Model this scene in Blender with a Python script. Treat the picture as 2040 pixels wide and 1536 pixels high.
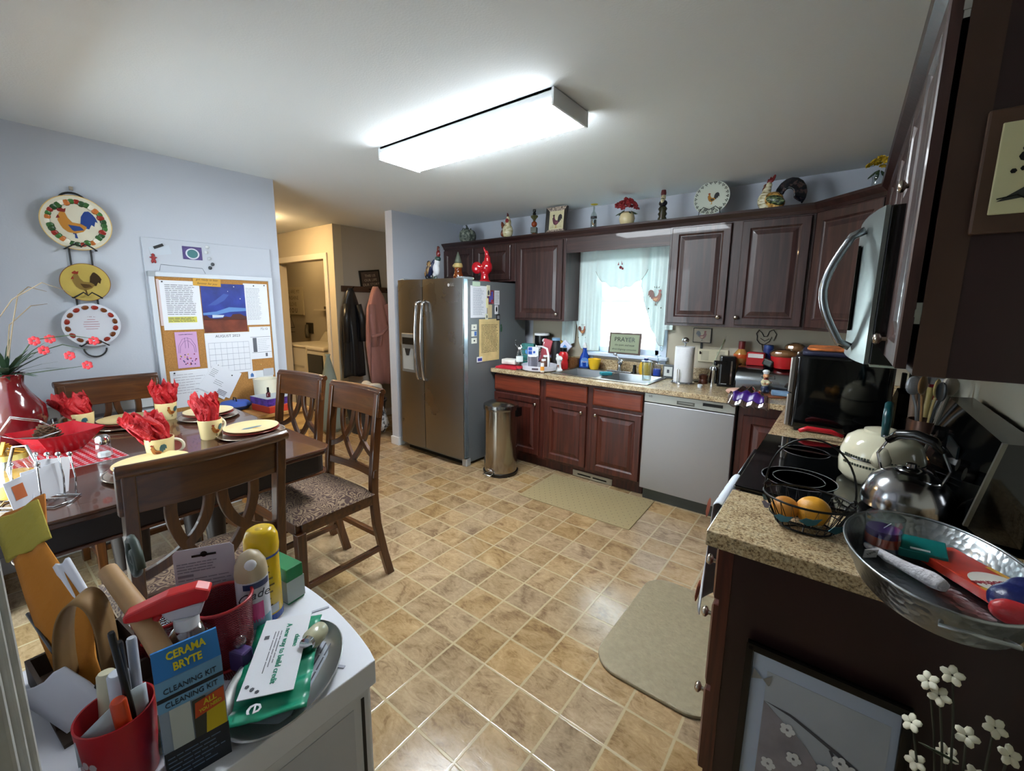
import bpy, bmesh, math, random
from mathutils import Vector, Matrix, Euler, noise
for o in list(bpy.data.objects): bpy.data.objects.remove(o, do_unlink=True)
SC = bpy.context.scene
COL = SC.collection
PI = math.pi
random.seed(7)

# ------------------------------------------------------------------ camera
cd = bpy.data.cameras.new('camera'); cam = bpy.data.objects.new('camera', cd); COL.objects.link(cam)
def cam_axes(y, p, r):
    F = Vector((-math.sin(y)*math.cos(p), math.cos(y)*math.cos(p), math.sin(p)))
    R = Vector((math.cos(y), math.sin(y), 0)); U = R.cross(F)
    return R*math.cos(r)+U*math.sin(r), U*math.cos(r)-R*math.sin(r), F
_R, _U, _F = cam_axes(.6578, -.1629, .0107)
m = Matrix((( _R.x, _U.x, -_F.x, -.4328), (_R.y, _U.y, -_F.y, -3.8283), (_R.z, _U.z, -_F.z, 1.518), (0, 0, 0, 1)))
cam.matrix_world = m
cd.sensor_width = 36; cd.sensor_fit = 'HORIZONTAL'; cd.lens = 853.85/2040*36
cd.shift_x = .00108; cd.shift_y = -.0097; cd.clip_start = .02
SC.camera = cam

# ------------------------------------------------------------------ world, view
w = bpy.data.worlds.new('world'); SC.world = w; w.use_nodes = True
bg = w.node_tree.nodes['Background']; bg.inputs[0].default_value = (.80, .93, 1.0, 1); bg.inputs[1].default_value = 7.0
SC.view_settings.view_transform = 'Standard'; SC.view_settings.look = 'None'
SC.view_settings.exposure = 0.82; SC.view_settings.gamma = 1; SC.view_settings.use_curve_mapping = False
sl = bpy.data.lights.new('sun', 'SUN'); sl.energy = 60; sl.angle = .01; sl.color = (.9, .96, 1)
sun = bpy.data.objects.new('sun', sl); COL.objects.link(sun); sun.rotation_euler = (math.radians(32), 0, math.radians(8))   # high sun from behind the house, on the neighbour's wall
LENS_POWER = 34.0      # ceiling fixture diffuser emission
HALL_POWER = 100.0      # hall dome emission

# ------------------------------------------------------------------ materials
def S(h):
    h = h.lstrip('#'); c = [int(h[i:i+2], 16)/255 for i in (0, 2, 4)]
    return tuple(v/12.92 if v <= .04045 else ((v+.055)/1.055)**2.4 for v in c)+(1,)
MATS = {}
def mat(col, rough=.5, metal=0, spec=.5, trans=0, emis=0, coat=0, bump=0, bscale=40, var=0, vscale=6, sheen=0, alpha=1):
    key = (col, rough, metal, spec, trans, emis, coat, bump, bscale, var, vscale, sheen, alpha)
    if key in MATS: return MATS[key]
    m = bpy.data.materials.new('paint_'+col.strip('#')); m.use_nodes = True
    nt = m.node_tree; b = nt.nodes['Principled BSDF']; c = S(col)
    b.inputs['Base Color'].default_value = c; b.inputs['Roughness'].default_value = rough; b.inputs['Metallic'].default_value = metal
    b.inputs['Specular IOR Level'].default_value = spec; b.inputs['Coat Weight'].default_value = coat
    b.inputs['Sheen Weight'].default_value = sheen
    if emis: b.inputs['Emission Color'].default_value = c; b.inputs['Emission Strength'].default_value = emis
    tc = nt.nodes.new('ShaderNodeTexCoord')
    if var:
        n = nt.nodes.new('ShaderNodeTexNoise'); n.inputs['Scale'].default_value = vscale; n.inputs['Detail'].default_value = 5
        nt.links.new(tc.outputs['Object'], n.inputs['Vector'])
        r = nt.nodes.new('ShaderNodeValToRGB'); e = r.color_ramp.elements
        e[0].position = .3; e[1].position = .7
        e[0].color = tuple(v*(1-var) for v in c[:3])+(1,); e[1].color = tuple(min(1, v*(1+var)) for v in c[:3])+(1,)
        nt.links.new(n.outputs['Fac'], r.inputs['Fac']); nt.links.new(r.outputs['Color'], b.inputs['Base Color'])
    if bump:
        n = nt.nodes.new('ShaderNodeTexNoise'); n.inputs['Scale'].default_value = bscale; n.inputs['Detail'].default_value = 4
        nt.links.new(tc.outputs['Object'], n.inputs['Vector'])
        bp = nt.nodes.new('ShaderNodeBump'); bp.inputs['Strength'].default_value = bump; bp.inputs['Distance'].default_value = .01
        nt.links.new(n.outputs['Fac'], bp.inputs['Height']); nt.links.new(bp.outputs['Normal'], b.inputs['Normal'])
    if trans or alpha < 1:
        t = nt.nodes.new('ShaderNodeBsdfTransparent'); mx = nt.nodes.new('ShaderNodeMixShader')
        t.inputs[0].default_value = (1, 1, 1, 1) if alpha < 1 else tuple(.35+.65*v for v in c[:3])+(1,)
        mx.inputs[0].default_value = (1-trans) if trans else alpha
        nt.links.new(t.outputs[0], mx.inputs[1]); nt.links.new(b.outputs[0], mx.inputs[2])
        nt.links.new(mx.outputs[0], nt.nodes['Material Output'].inputs['Surface'])
    MATS[key] = m; return m
def ramp(nt, fac, stops):
    r = nt.nodes.new('ShaderNodeValToRGB'); e = r.color_ramp.elements
    while len(e) < len(stops): e.new(.5)
    for i, (p, c) in enumerate(stops): e[i].position = p; e[i].color = S(c)
    nt.links.new(fac, r.inputs['Fac']); return r.outputs['Color']
def base(name, rough=.4, metal=0, coat=0):
    m = bpy.data.materials.new(name); m.use_nodes = True; nt = m.node_tree; b = nt.nodes['Principled BSDF']
    b.inputs['Roughness'].default_value = rough; b.inputs['Metallic'].default_value = metal; b.inputs['Coat Weight'].default_value = coat
    tc = nt.nodes.new('ShaderNodeTexCoord'); return m, nt, b, tc.outputs['Object']
def mapv(nt, vec, sc, rot=(0, 0, 0)):
    mp = nt.nodes.new('ShaderNodeMapping'); mp.inputs['Scale'].default_value = sc; mp.inputs['Rotation'].default_value = rot
    nt.links.new(vec, mp.inputs['Vector']); return mp.outputs['Vector']
def nz(nt, vec, scale, detail=4, dist=0, rough=.5):
    n = nt.nodes.new('ShaderNodeTexNoise'); n.inputs['Scale'].default_value = scale; n.inputs['Detail'].default_value = detail
    n.inputs['Distortion'].default_value = dist; n.inputs['Roughness'].default_value = rough
    nt.links.new(vec, n.inputs['Vector']); return n.outputs['Fac']
def addbump(nt, b, h, st=.3, dist=.01):
    bp = nt.nodes.new('ShaderNodeBump'); bp.inputs['Strength'].default_value = st; bp.inputs['Distance'].default_value = dist
    nt.links.new(h, bp.inputs['Height']); nt.links.new(bp.outputs['Normal'], b.inputs['Normal'])
def wood(name, stops, axis='z', rough=.38, coat=.15, sc=1.0, bump=.15):
    m, nt, b, v = base(name, rough, 0, coat)
    s = {'z': (28, 28, 1.6), 'x': (1.6, 28, 28), 'y': (28, 1.6, 28)}[axis]
    f = nz(nt, mapv(nt, v, tuple(q*sc for q in s)), 1.0, 6, 1.2, .6)
    nt.links.new(ramp(nt, f, stops), b.inputs['Base Color']); addbump(nt, b, f, bump, .004); return m
CAB = [(.30, '#1e0f0d'), (.5, '#331c19'), (.72, '#4a2e2b')]
M_cabz = wood('dark_cherry_wood', CAB, 'z', .42); M_cabx = wood('dark_cherry_wood_rail', CAB, 'x', .42)
M_caby = wood('dark_cherry_wood_side', CAB, 'y', .45)
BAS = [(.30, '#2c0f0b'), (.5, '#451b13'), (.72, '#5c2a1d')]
M_basz = wood('cherry_wood_warm_lit', BAS, 'z', .38); M_basx = wood('cherry_drawer_warm_lit', [(.3, '#5a2113'), (.5, '#73301c'), (.75, '#8a4127')], 'x', .35)  # same cherry as the uppers; redder bounced light is put into the colour
WAL = [(.3, '#331a09'), (.5, '#4c290d'), (.75, '#663b15')]
M_walx = wood('walnut_wood_x', WAL, 'x', .3, .3); M_walz = wood('walnut_wood_z', WAL, 'z', .3, .3); M_waly = wood('walnut_wood_y', [(.3, '#321a10'), (.5, '#47281a'), (.75, '#5b3722')], 'y', .22, .5)
M_dark = mat('#160d0a', .4)
M_panel = mat('#2a1618', .35, var=.25, vscale=3)
M_oak = wood('honey_oak', [(.3, '#9a6a35'), (.5, '#b5803f'), (.75, '#c9974f')], 'y', .45)

def floor_mat():
    m, nt, b, v = base('vinyl_tile_floor', .17)
    N = nt.nodes; L = nt.links
    mp = N.new('ShaderNodeMapping'); mp.inputs['Scale'].default_value = (1/.186, 1/.182, 1); mp.inputs['Location'].default_value = (1.683/.186, 2.616/.182, 0)
    L.new(v, mp.inputs['Vector'])
    def vm(op, a, bb=None):
        n = N.new('ShaderNodeVectorMath'); n.operation = op; L.new(a, n.inputs[0])
        if bb is not None:
            if isinstance(bb, tuple): n.inputs[1].default_value = bb
            else: L.new(bb, n.inputs[1])
        return n.outputs[0]
    fl = vm('FLOOR', mp.outputs[0]); fr = vm('FRACTION', mp.outputs[0])
    ab = vm('ABSOLUTE', vm('SUBTRACT', fr, (.5, .5, .5)))
    sx = N.new('ShaderNodeSeparateXYZ'); L.new(ab, sx.inputs[0])
    # rounded corners: wobble the edge with a fine noise
    mx = N.new('ShaderNodeMath'); mx.operation = 'MAXIMUM'; L.new(sx.outputs[0], mx.inputs[0]); L.new(sx.outputs[1], mx.inputs[1])
    wob = nz(nt, v, 22, 3); wm = N.new('ShaderNodeMath'); wm.operation = 'MULTIPLY_ADD'; L.new(wob, wm.inputs[0]); wm.inputs[1].default_value = .03; L.new(mx.outputs[0], wm.inputs[2])
    mask = N.new('ShaderNodeMapRange'); L.new(wm.outputs[0], mask.inputs[0]); mask.inputs[1].default_value = .480; mask.inputs[2].default_value = .497
    wn = N.new('ShaderNodeTexWhiteNoise'); wn.noise_dimensions = '3D'; L.new(fl, wn.inputs['Vector'])
    off = vm('ADD', v, vm('MULTIPLY', wn.outputs['Color'], (40, 40, 40)))
    f1 = nz(nt, off, 5.5, 8, 1.4, .62); f2 = nz(nt, mapv(nt, off, (1, 2.3, 1), (0, 0, .6)), 13, 8, 2.2, .7)
    mixf = N.new('ShaderNodeMath'); mixf.operation = 'MULTIPLY_ADD'; L.new(f1, mixf.inputs[0]); mixf.inputs[1].default_value = .55
    m2 = N.new('ShaderNodeMath'); m2.operation = 'MULTIPLY'; L.new(f2, m2.inputs[0]); m2.inputs[1].default_value = .45; L.new(m2.outputs[0], mixf.inputs[2])
    c = ramp(nt, mixf.outputs[0], [(.28, '#5f4832'), (.40, '#7d6346'), (.48, '#957b59'), (.58, '#a68b68'), (.72, '#b9a07d')])
    hs = N.new('ShaderNodeHueSaturation'); L.new(c, hs.inputs['Color'])
    sp = N.new('ShaderNodeSeparateColor'); L.new(wn.outputs['Color'], sp.inputs[0])
    mr = N.new('ShaderNodeMapRange'); L.new(sp.outputs[1], mr.inputs[0]); mr.inputs[3].default_value = .93; mr.inputs[4].default_value = 1.14; L.new(mr.outputs[0], hs.inputs['Value'])
    mr = N.new('ShaderNodeMapRange'); L.new(sp.outputs[2], mr.inputs[0]); mr.inputs[3].default_value = .85; mr.inputs[4].default_value = 1.08; L.new(mr.outputs[0], hs.inputs['Saturation'])
    mc = N.new('ShaderNodeMix'); mc.data_type = 'RGBA'; L.new(mask.outputs[0], mc.inputs[0]); L.new(hs.outputs[0], mc.inputs[6]); mc.inputs[7].default_value = S('#b09e7c')
    L.new(mc.outputs[2], b.inputs['Base Color'])
    inv = N.new('ShaderNodeMath'); inv.operation = 'MULTIPLY_ADD'; L.new(mask.outputs[0], inv.inputs[0]); inv.inputs[1].default_value = -.9; L.new(mixf.outputs[0], inv.inputs[2])
    addbump(nt, b, inv.outputs[0], .2, .004); b.inputs['Specular IOR Level'].default_value = .6
    return m
M_floor = floor_mat()
def granite():
    m, nt, b, v = base('speckled_laminate', .22)
    f = nz(nt, v, 150, 5, .3, .7); g = nz(nt, v, 40, 4, .5, .6)
    c1 = ramp(nt, f, [(.38, '#2c221c'), (.44, '#7d664b'), (.52, '#b59c76'), (.60, '#cdbb98'), (.7, '#9a805c')])
    c2 = ramp(nt, g, [(.38, '#7d6449'), (.5, '#c9b48d'), (.66, '#e0d2b2')])
    mc = nt.nodes.new('ShaderNodeMix'); mc.data_type = 'RGBA'; mc.inputs[0].default_value = .28
    nt.links.new(c1, mc.inputs[6]); nt.links.new(c2, mc.inputs[7]); nt.links.new(mc.outputs[2], b.inputs['Base Color']); return m
M_gran = granite()
def steel(name, col, rough, ax=(1, 1, 120), st=.04, metal=1):
    m, nt, b, v = base(name, rough, metal); b.inputs['Base Color'].default_value = S(col)
    f = nz(nt, mapv(nt, v, ax), 3, 3); addbump(nt, b, f, st, .002)
    g = nz(nt, v, 2.2, 4); mr = nt.nodes.new('ShaderNodeMapRange'); nt.links.new(g, mr.inputs[0]); mr.inputs[3].default_value = rough-.08; mr.inputs[4].default_value = rough+.12
    nt.links.new(mr.outputs[0], b.inputs['Roughness']); return m
M_steel = steel('brushed_steel', '#8d8a86', .27, (1, 1, 120)); M_dwsteel = steel('dishwasher_steel', '#a8a8aa', .38, (120, 1, 1), metal=.85)
M_chrome = mat('#c9cacc', .12, 1); M_nickel = mat('#b8ada0', .25, 1); M_wire = mat('#a8a8ab', .22, 1); M_blackwire = mat('#0d0c0c', .4, .3)
M_galv = steel('galvanised_tin', '#9ba0a3', .34, (6, 6, 6), .25)
M_wall = mat('#b8bcc6', .75, bump=.05, bscale=90); M_wallwarm = mat('#b3aca0', .8, bump=.05, bscale=90); M_hall = mat('#c9bfa8', .8)
M_back_warm_light = mat('#b4ab97', .6); M_rwall = mat('#b9b8a8', .7)  # first one: back wall paint with the warm light cast mixed in
M_ceil = mat('#dfe4e6', .85, bump=.12, bscale=120); M_trim = mat('#d4d6d8', .4); M_white = mat('#e4e4e6', .35); M_gloss = mat('#e9e9ee', .18)
M_black = mat('#0a0a0b', .25); M_blackg = mat('#060708', .06, spec=.6); M_blackm = mat('#111112', .55)
M_red = mat('#b3161f', .3); M_cream = mat('#e6cf98', .22); M_creamw = mat('#e6dfc8', .25); M_paper = mat('#dcdde3', .7); M_ink = mat('#4b4d55', .7)
M_cork = mat('#a9783f', .9, bump=.3, bscale=200, var=.2, vscale=150)
M_emit = None
def glassmat(tint='#f2f8f8', a=.14):
    m = bpy.data.materials.new('clear_glass'); m.use_nodes = True; nt = m.node_tree; nt.nodes.clear()
    o = nt.nodes.new('ShaderNodeOutputMaterial'); t = nt.nodes.new('ShaderNodeBsdfTransparent'); g = nt.nodes.new('ShaderNodeBsdfGlossy')
    t.inputs[0].default_value = S(tint); g.inputs[1].default_value = .03; lw = nt.nodes.new('ShaderNodeLayerWeight'); lw.inputs[0].default_value = .3
    mr = nt.nodes.new('ShaderNodeMapRange'); mr.inputs[3].default_value = a*.4; mr.inputs[4].default_value = min(1, a*4.5); nt.links.new(lw.outputs['Facing'], mr.inputs[0])
    mx = nt.nodes.new('ShaderNodeMixShader'); nt.links.new(mr.outputs[0], mx.inputs[0]); nt.links.new(t.outputs[0], mx.inputs[1]); nt.links.new(g.outputs[0], mx.inputs[2]); nt.links.new(mx.outputs[0], o.inputs[0]); return m
M_glass = glassmat(); M_pane = glassmat('#fbffff', .05); M_film = glassmat('#e4e0e2', .22); M_liquid = glassmat('#d8c98c', .15); M_amber = glassmat('#c88a35', .2); M_redg = glassmat('#c22430', .2)

# ------------------------------------------------------------------ mesh builder
class MB:
    def __init__(s): s.v = []; s.f = []; s.M = Matrix()
    def at(s, loc=(0, 0, 0), rot=(0, 0, 0), sc=(1, 1, 1)):
        s.M = Matrix.Translation(loc) @ Euler(rot).to_matrix().to_4x4() @ Matrix.Diagonal((*sc, 1)); return s
    def add(s, vs, fs):
        n = len(s.v); s.v += [tuple(s.M @ Vector(p)) for p in vs]; s.f += [tuple(n+i for i in f) for f in fs]; return s
    def box(s, x0, y0, z0, x1, y1, z1):
        x0, x1 = sorted((x0, x1)); y0, y1 = sorted((y0, y1)); z0, z1 = sorted((z0, z1))
        return s.add([(x0, y0, z0), (x1, y0, z0), (x1, y1, z0), (x0, y1, z0), (x0, y0, z1), (x1, y0, z1), (x1, y1, z1), (x0, y1, z1)],
                     [(3, 2, 1, 0), (4, 5, 6, 7), (0, 1, 5, 4), (1, 2, 6, 5), (2, 3, 7, 6), (3, 0, 4, 7)])
    def cb(s, c, d): return s.box(c[0]-d[0]/2, c[1]-d[1]/2, c[2]-d[2]/2, c[0]+d[0]/2, c[1]+d[1]/2, c[2]+d[2]/2)
    def lathe(s, prof, n=28, c=(0, 0, 0), ey=1.0, closed=False):
        vs = []; fs = []; k = len(prof)
        for i in range(n):
            a = 2*PI*i/n
            for r, z in prof: vs.append((c[0]+r*math.cos(a), c[1]+r*ey*math.sin(a), c[2]+z))
        for i in range(n):
            j = (i+1) % n
            for q in range(k-1): fs.append((i*k+q, j*k+q, j*k+q+1, i*k+q+1))
            if closed: fs.append((i*k+k-1, j*k+k-1, j*k, i*k))
        if not closed:
            if prof[0][0] > 1e-5: fs.append(tuple(i*k for i in range(n-1, -1, -1)))
            if prof[-1][0] > 1e-5: fs.append(tuple(i*k+k-1 for i in range(n)))
        return s.add(vs, fs)
    def cyl(s, c, r, h, n=24, r2=None): return s.lathe([(r, 0), (r if r2 is None else r2, h)], n, c)
    def tube(s, pts, r, n=8, closed=False):
        pts = [Vector(p) for p in pts]; k = len(pts); rr = r if isinstance(r, (list, tuple)) else [r]*k; vs = []; fs = []; up = None
        for i, p in enumerate(pts):
            a = pts[(i-1) % k] if (closed or i > 0) else p; b = pts[(i+1) % k] if (closed or i < k-1) else p
            t = (b-a).normalized() if (b-a).length > 1e-9 else Vector((0, 0, 1))
            if up is None: up = t.orthogonal().normalized()
            up = (up-t*up.dot(t)); up = up.normalized() if up.length > 1e-6 else t.orthogonal().normalized()
            w2 = t.cross(up)
            for j in range(n):
                q = 2*PI*j/n; vs.append(tuple(p+(up*math.cos(q)+w2*math.sin(q))*rr[i]))
        for i in range(k if closed else k-1):
            i2 = (i+1) % k
            for j in range(n): fs.append((i*n+j, i*n+(j+1) % n, i2*n+(j+1) % n, i2*n+j))
        if not closed: fs.append(tuple(range(n-1, -1, -1))); fs.append(tuple((k-1)*n+j for j in range(n)))
        return s.add(vs, fs)
    def prism(s, poly, d, axis='z', o=0):
        k = len(poly); f = {'z': lambda a, b, c: (a, b, c), 'y': lambda a, b, c: (a, c, b), 'x': lambda a, b, c: (c, a, b)}[axis]
        vs = [f(a, b, o) for a, b in poly]+[f(a, b, o+d) for a, b in poly]
        return s.add(vs, [tuple(range(k-1, -1, -1)), tuple(range(k, 2*k))]+[(i, (i+1) % k, k+(i+1) % k, k+i) for i in range(k)])
    def ell(s, c, r, rot=(0, 0, 0), n=16, m=10):
        R = Euler(rot).to_matrix(); vs = []; fs = []
        for i in range(m+1):
            a = PI*i/m
            for j in range(n):
                b = 2*PI*j/n; p = R @ Vector((r[0]*math.sin(a)*math.cos(b), r[1]*math.sin(a)*math.sin(b), r[2]*math.cos(a)))
                vs.append((c[0]+p.x, c[1]+p.y, c[2]+p.z))
        for i in range(m):
            for j in range(n): fs.append((i*n+j, (i+1)*n+j, (i+1)*n+(j+1) % n, i*n+(j+1) % n))
        return s.add(vs, fs)
    def sheet(s, fn, nu, nv, closeu=False):
        vs = [tuple(fn(i/nu, j/nv)) for j in range(nv+1) for i in range(nu+(0 if closeu else 1))]; W = nu+(0 if closeu else 1)
        return s.add(vs, [(j*W+i, j*W+(i+1) % W, (j+1)*W+(i+1) % W, (j+1)*W+i) for j in range(nv) for i in range(nu)])
    def build(s, name, m, parent=None, loc=None, bev=0, smooth=False, solid=0, remesh=0, sub=0, kind=None, rot=None):
        me = bpy.data.meshes.new(name); me.from_pydata(s.v, [], s.f); me.validate()
        o = bpy.data.objects.new(name, me); COL.objects.link(o); me.materials.append(m)
        bm = bmesh.new(); bm.from_mesh(me); bmesh.ops.remove_doubles(bm, verts=bm.verts, dist=1e-5)
        if not (solid and not remesh): bmesh.ops.recalc_face_normals(bm, faces=bm.faces)
        if smooth:
            for f in bm.faces: f.smooth = True
        bm.to_mesh(me); bm.free()
        if smooth and smooth is not True: me.set_sharp_from_angle(angle=math.radians(smooth))
        if remesh:
            md = o.modifiers.new('fuse', 'REMESH'); md.mode = 'VOXEL'; md.voxel_size = remesh; md.use_smooth_shade = True
            md = o.modifiers.new('soft', 'SMOOTH'); md.factor = .5; md.iterations = 3
        if solid: md = o.modifiers.new('thick', 'SOLIDIFY'); md.thickness = solid; md.offset = 0
        if bev: md = o.modifiers.new('bevel', 'BEVEL'); md.width = bev; md.segments = 2; md.limit_method = 'ANGLE'; md.angle_limit = .6
        if sub: md = o.modifiers.new('sub', 'SUBSURF'); md.levels = sub; md.render_levels = sub
        if parent: o.parent = parent
        if loc: o.location = loc
        if rot: o.rotation_euler = rot
        if kind: o['kind'] = kind
        return o
def tag(o, label, cat, group=None):
    o['label'] = label; o['category'] = cat
    if group: o['group'] = group
    return o
def thing(name, label, cat, loc=(0, 0, 0), rz=0, group=None, rot=None):
    o = bpy.data.objects.new(name, None); COL.objects.link(o); o.empty_display_size = .05
    o.location = loc; o.rotation_euler = rot or (0, 0, rz); return tag(o, label, cat, group)
def struct(name, mb, m, **k): o = mb.build(name, m, **k); o['kind'] = 'structure'; return o
def dup(root, loc, rz=0, label=None, group=None, rot=None):
    r = root.copy(); COL.objects.link(r); r.location = loc; r.rotation_euler = rot or (0, 0, rz)
    if label: r['label'] = label
    if group: r['group'] = group
    for ch in list(root.children):
        c = ch.copy(); COL.objects.link(c); c.parent = r
        for g in list(ch.children): d = g.copy(); COL.objects.link(d); d.parent = c
    return r
# ---- flat art and lettering
def fillpoly(poly, nx=14):
    xs = [p[0] for p in poly]; x0, x1 = min(xs), max(xs); st = (x1-x0)/nx; out = []; k = len(poly)
    def cuts(x):
        ys = []
        for i in range(k):
            (ax, ay), (bx, by) = poly[i], poly[(i+1) % k]
            if (ax <= x) != (bx <= x): ys.append(ay+(by-ay)*(x-ax)/(bx-ax))
        return sorted(ys)
    for i in range(nx):
        a = x0+st*i+st*1e-3; b = x0+st*(i+1)-st*1e-3; ca, cb = cuts(a), cuts(b); mid = cuts((a+b)/2)
        if len(ca) == len(cb) == len(mid):
            for j in range(0, len(ca)-1, 2): out.append(((a, ca[j]), (b, cb[j]), (b, cb[j+1]), (a, ca[j+1])))
        else:
            for j in range(0, len(mid)-1, 2): out.append(((a, mid[j]), (b, mid[j]), (b, mid[j+1]), (a, mid[j+1])))
    return out
def plane(o, ux, uy):
    o = Vector(o); ux = Vector(ux); uy = Vector(uy); n = ux.cross(uy).normalized()
    return lambda a, b, d=0: o+ux*a+uy*b+n*d
def cylmap(r, a0, wd, z0, h, c=(0, 0), r2=None):     # wraps art round an upright cylinder, centred at angle a0
    def f(a, b, d=0):
        R = (r+((r2 or r)-r)*b)+d+.0006; t = a0-(.5-a)*wd/r*1.0
        return Vector((c[0]+R*math.cos(t), c[1]+R*math.sin(t), z0+h*b))
    return f
def decal(name, polys, fn, m, parent, nx=14, ny=1, d=.0008):
    mb = MB()
    for p in polys:
        for q in fillpoly(p, nx):
            (a, y0), (b, y1), (_, y2), (_, y3) = q
            for t in range(ny):
                u, w2 = t/ny, (t+1)/ny
                mb.add([fn(a, y0+(y3-y0)*u, d), fn(b, y1+(y2-y1)*u, d), fn(b, y1+(y2-y1)*w2, d), fn(a, y0+(y3-y0)*w2, d)], [(0, 1, 2, 3)])
    return mb.build(name, m, parent, solid=.0004)
def disc(cx, cy, r, n=12, ry=None): return [(cx+r*math.cos(2*PI*i/n), cy+(ry or r)*math.sin(2*PI*i/n)) for i in range(n)]
def rect(x0, y0, x1, y1): return [(x0, y0), (x1, y0), (x1, y1), (x0, y1)]
RB = [(.18, .55), (.2, .72), (.25, .82), (.33, .8), (.36, .66), (.45, .52), (.62, .5), (.72, .42), (.66, .28), (.5, .2), (.35, .22), (.24, .34)]
RC = [(.2, .8), (.17, .9), (.23, .88), (.25, .97), (.3, .88), (.36, .92), (.34, .8)]; RWT = [(.2, .72), (.15, .6), (.23, .62)]
RT = [(.6, .45), (.62, .7), (.7, .88), (.85, .92), (.97, .8), (.98, .55), (.9, .62), (.88, .45), (.8, .52), (.78, .36), (.7, .38)]
RL = [(.45, .22), (.47, .05), (.38, 0), (.56, 0), (.52, .05), (.51, .22)]; RW = [(.36, .44), (.6, .42), (.66, .32), (.45, .26)]
def rooster_art(fn, parent, body='#b9842e', tail='#26334a', comb='#9a2418', leg='#b08a3c', wing='#7a4a1c', flip=False):
    g = (lambda a, b, d=0: fn(1-a, b, d)) if flip else fn
    decal('rooster_leg_art', [RL], g, mat(leg, .35), parent, 6); decal('rooster_tail_art', [RT], g, mat(tail, .35), parent, d=.001)
    decal('rooster_body_art', [RB], g, mat(body, .35), parent, d=.0014); decal('rooster_comb_art', [RC, RWT], g, mat(comb, .35), parent, 8, d=.0018)
    decal('rooster_wing_art', [RW], g, mat(wing, .35), parent, 8, d=.002)
_tc = {}
def text(name, s, size, m, parent, M, align='CENTER', extr=.0004, shear=0, bold=0):
    key = (s, round(size, 5), align, shear, bold)
    if key not in _tc:
        cu = bpy.data.curves.new('lettering', 'FONT'); cu.body = s; cu.size = size; cu.align_x = align; cu.align_y = 'CENTER'; cu.extrude = extr; cu.resolution_u = 2; cu.shear = shear; cu.offset = bold
        to = bpy.data.objects.new('tmp', cu); COL.objects.link(to); dg = bpy.context.evaluated_depsgraph_get()
        _tc[key] = bpy.data.meshes.new_from_object(to.evaluated_get(dg)); bpy.data.objects.remove(to)
    me = _tc[key].copy(); me.materials.clear(); me.materials.append(m); me.transform(M)
    o = bpy.data.objects.new(name, me); COL.objects.link(o); o.parent = parent; return o
def frameM(o, ux, uy):     # matrix whose xy plane is spanned by ux, uy at o
    ux = Vector(ux).normalized(); uy = Vector(uy).normalized(); n = ux.cross(uy)
    return Matrix(((ux.x, uy.x, n.x, o[0]), (ux.y, uy.y, n.y, o[1]), (ux.z, uy.z, n.z, o[2]), (0, 0, 0, 1)))
def lines(x0, y0, x1, y1, n, th=.0016, rag=.25, seed=1):
    r = random.Random(seed); out = []
    for i in range(n):
        y = y1-(y1-y0)*(i+.5)/n; x = x0; e = x1-(x1-x0)*r.random()*rag
        while x < e-.004:
            l = min(e-x, (x1-x0)*(.08+.16*r.random())); out.append(rect(x, y-th/2, x+l, y+th/2)); x += l+(x1-x0)*.025
    return out
def flatdecal(name, polys, fn, m, parent, d=.0008):
    mb = MB()
    for p in polys: mb.add([fn(a, b, d) for a, b in p], [tuple(range(len(p)))])
    return mb.build(name, m, parent, solid=.0004)
# ================================================================== room shell
ZC = 2.442
struct('floor', MB().box(-9.4, -6.5, -.05, .2, .4, 0), M_floor)
struct('ceiling', MB().box(-9.4, -8.4, ZC, .2, .4, ZC+.06), M_ceil)  # unseen rear overhang added to keep the sun off the floor
WX0, WX1, WZ0, WZ1 = -2.36, -1.72, 1.08, 2.02
struct('wall_back', MB().box(-4.13, 0, 0, WX0, .12, ZC).box(WX1, 0, 0, .1, .12, ZC).box(WX0, 0, 0, WX1, .12, WZ0).box(WX0, 0, WZ1, WX1, .12, ZC), M_wall)
struct('wall_back_warm_light', MB().box(-3.09, -.004, 1.0, -2.43, -.0005, 1.5).box(-1.65, -.004, 1.0, -.006, -.0005, 1.5).box(-2.43, -.004, 1.0, -1.65, -.0005, 1.03), M_back_warm_light)  # thin panel on the back wall; warm light cast painted as cream
struct('wall_right', MB().box(0, -6.5, 0, .1, .12, ZC), M_rwall)
struct('wall_stub', MB().box(-4.24, -1.02, 0, -4.13, .12, ZC), M_wall)
struct('wall_left', MB().box(-4.11, -3.845, 0, -4.0, -2.207, ZC), M_wall)
struct('wall_front', MB().box(-2.1, -3.96, 0, -.96, -3.845, ZC).box(-7.2, -3.96, 0, -3.5, -3.845, ZC).box(-2.4, -3.96, 0, -2.1, -3.845, ZC).box(-3.5, -3.96, 2.1, -2.4, -3.845, ZC).box(-.96, -3.96, 2.1, 0, -3.845, ZC), M_wall)  # unseen gap left of the doorway, added for daylight fill
HX0, HX1 = -6.75, -5.52
struct('wall_light_block', MB().box(-1.06, -5.1, 0, -.96, -3.96, ZC).box(-1.06, -5.2, 0, 0, -5.1, ZC), M_rwall)  # unseen walls added behind the doorway to block sky light
struct('wall_hall', MB().box(HX1, -.97, 0, -5.32, -.86, ZC).box(-9.4, -.97, 2.05, HX1, -.86, ZC).box(-9.4, -.97, 0, HX0, -.86, 2.05), M_hall)
struct('wall_mudroom', MB().box(-5.42, -.86, 0, -5.32, .3, ZC), M_wallwarm)
struct('wall_mudroom_end', MB().box(-5.32, .12, 0, -4.24, .3, ZC), M_wallwarm)
struct('wall_laundry', MB().box(-9.4, -.06, 0, -5.42, .06, ZC).box(-9.4, -1.0, 0, -9.3, -.06, ZC), M_hall)
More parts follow.
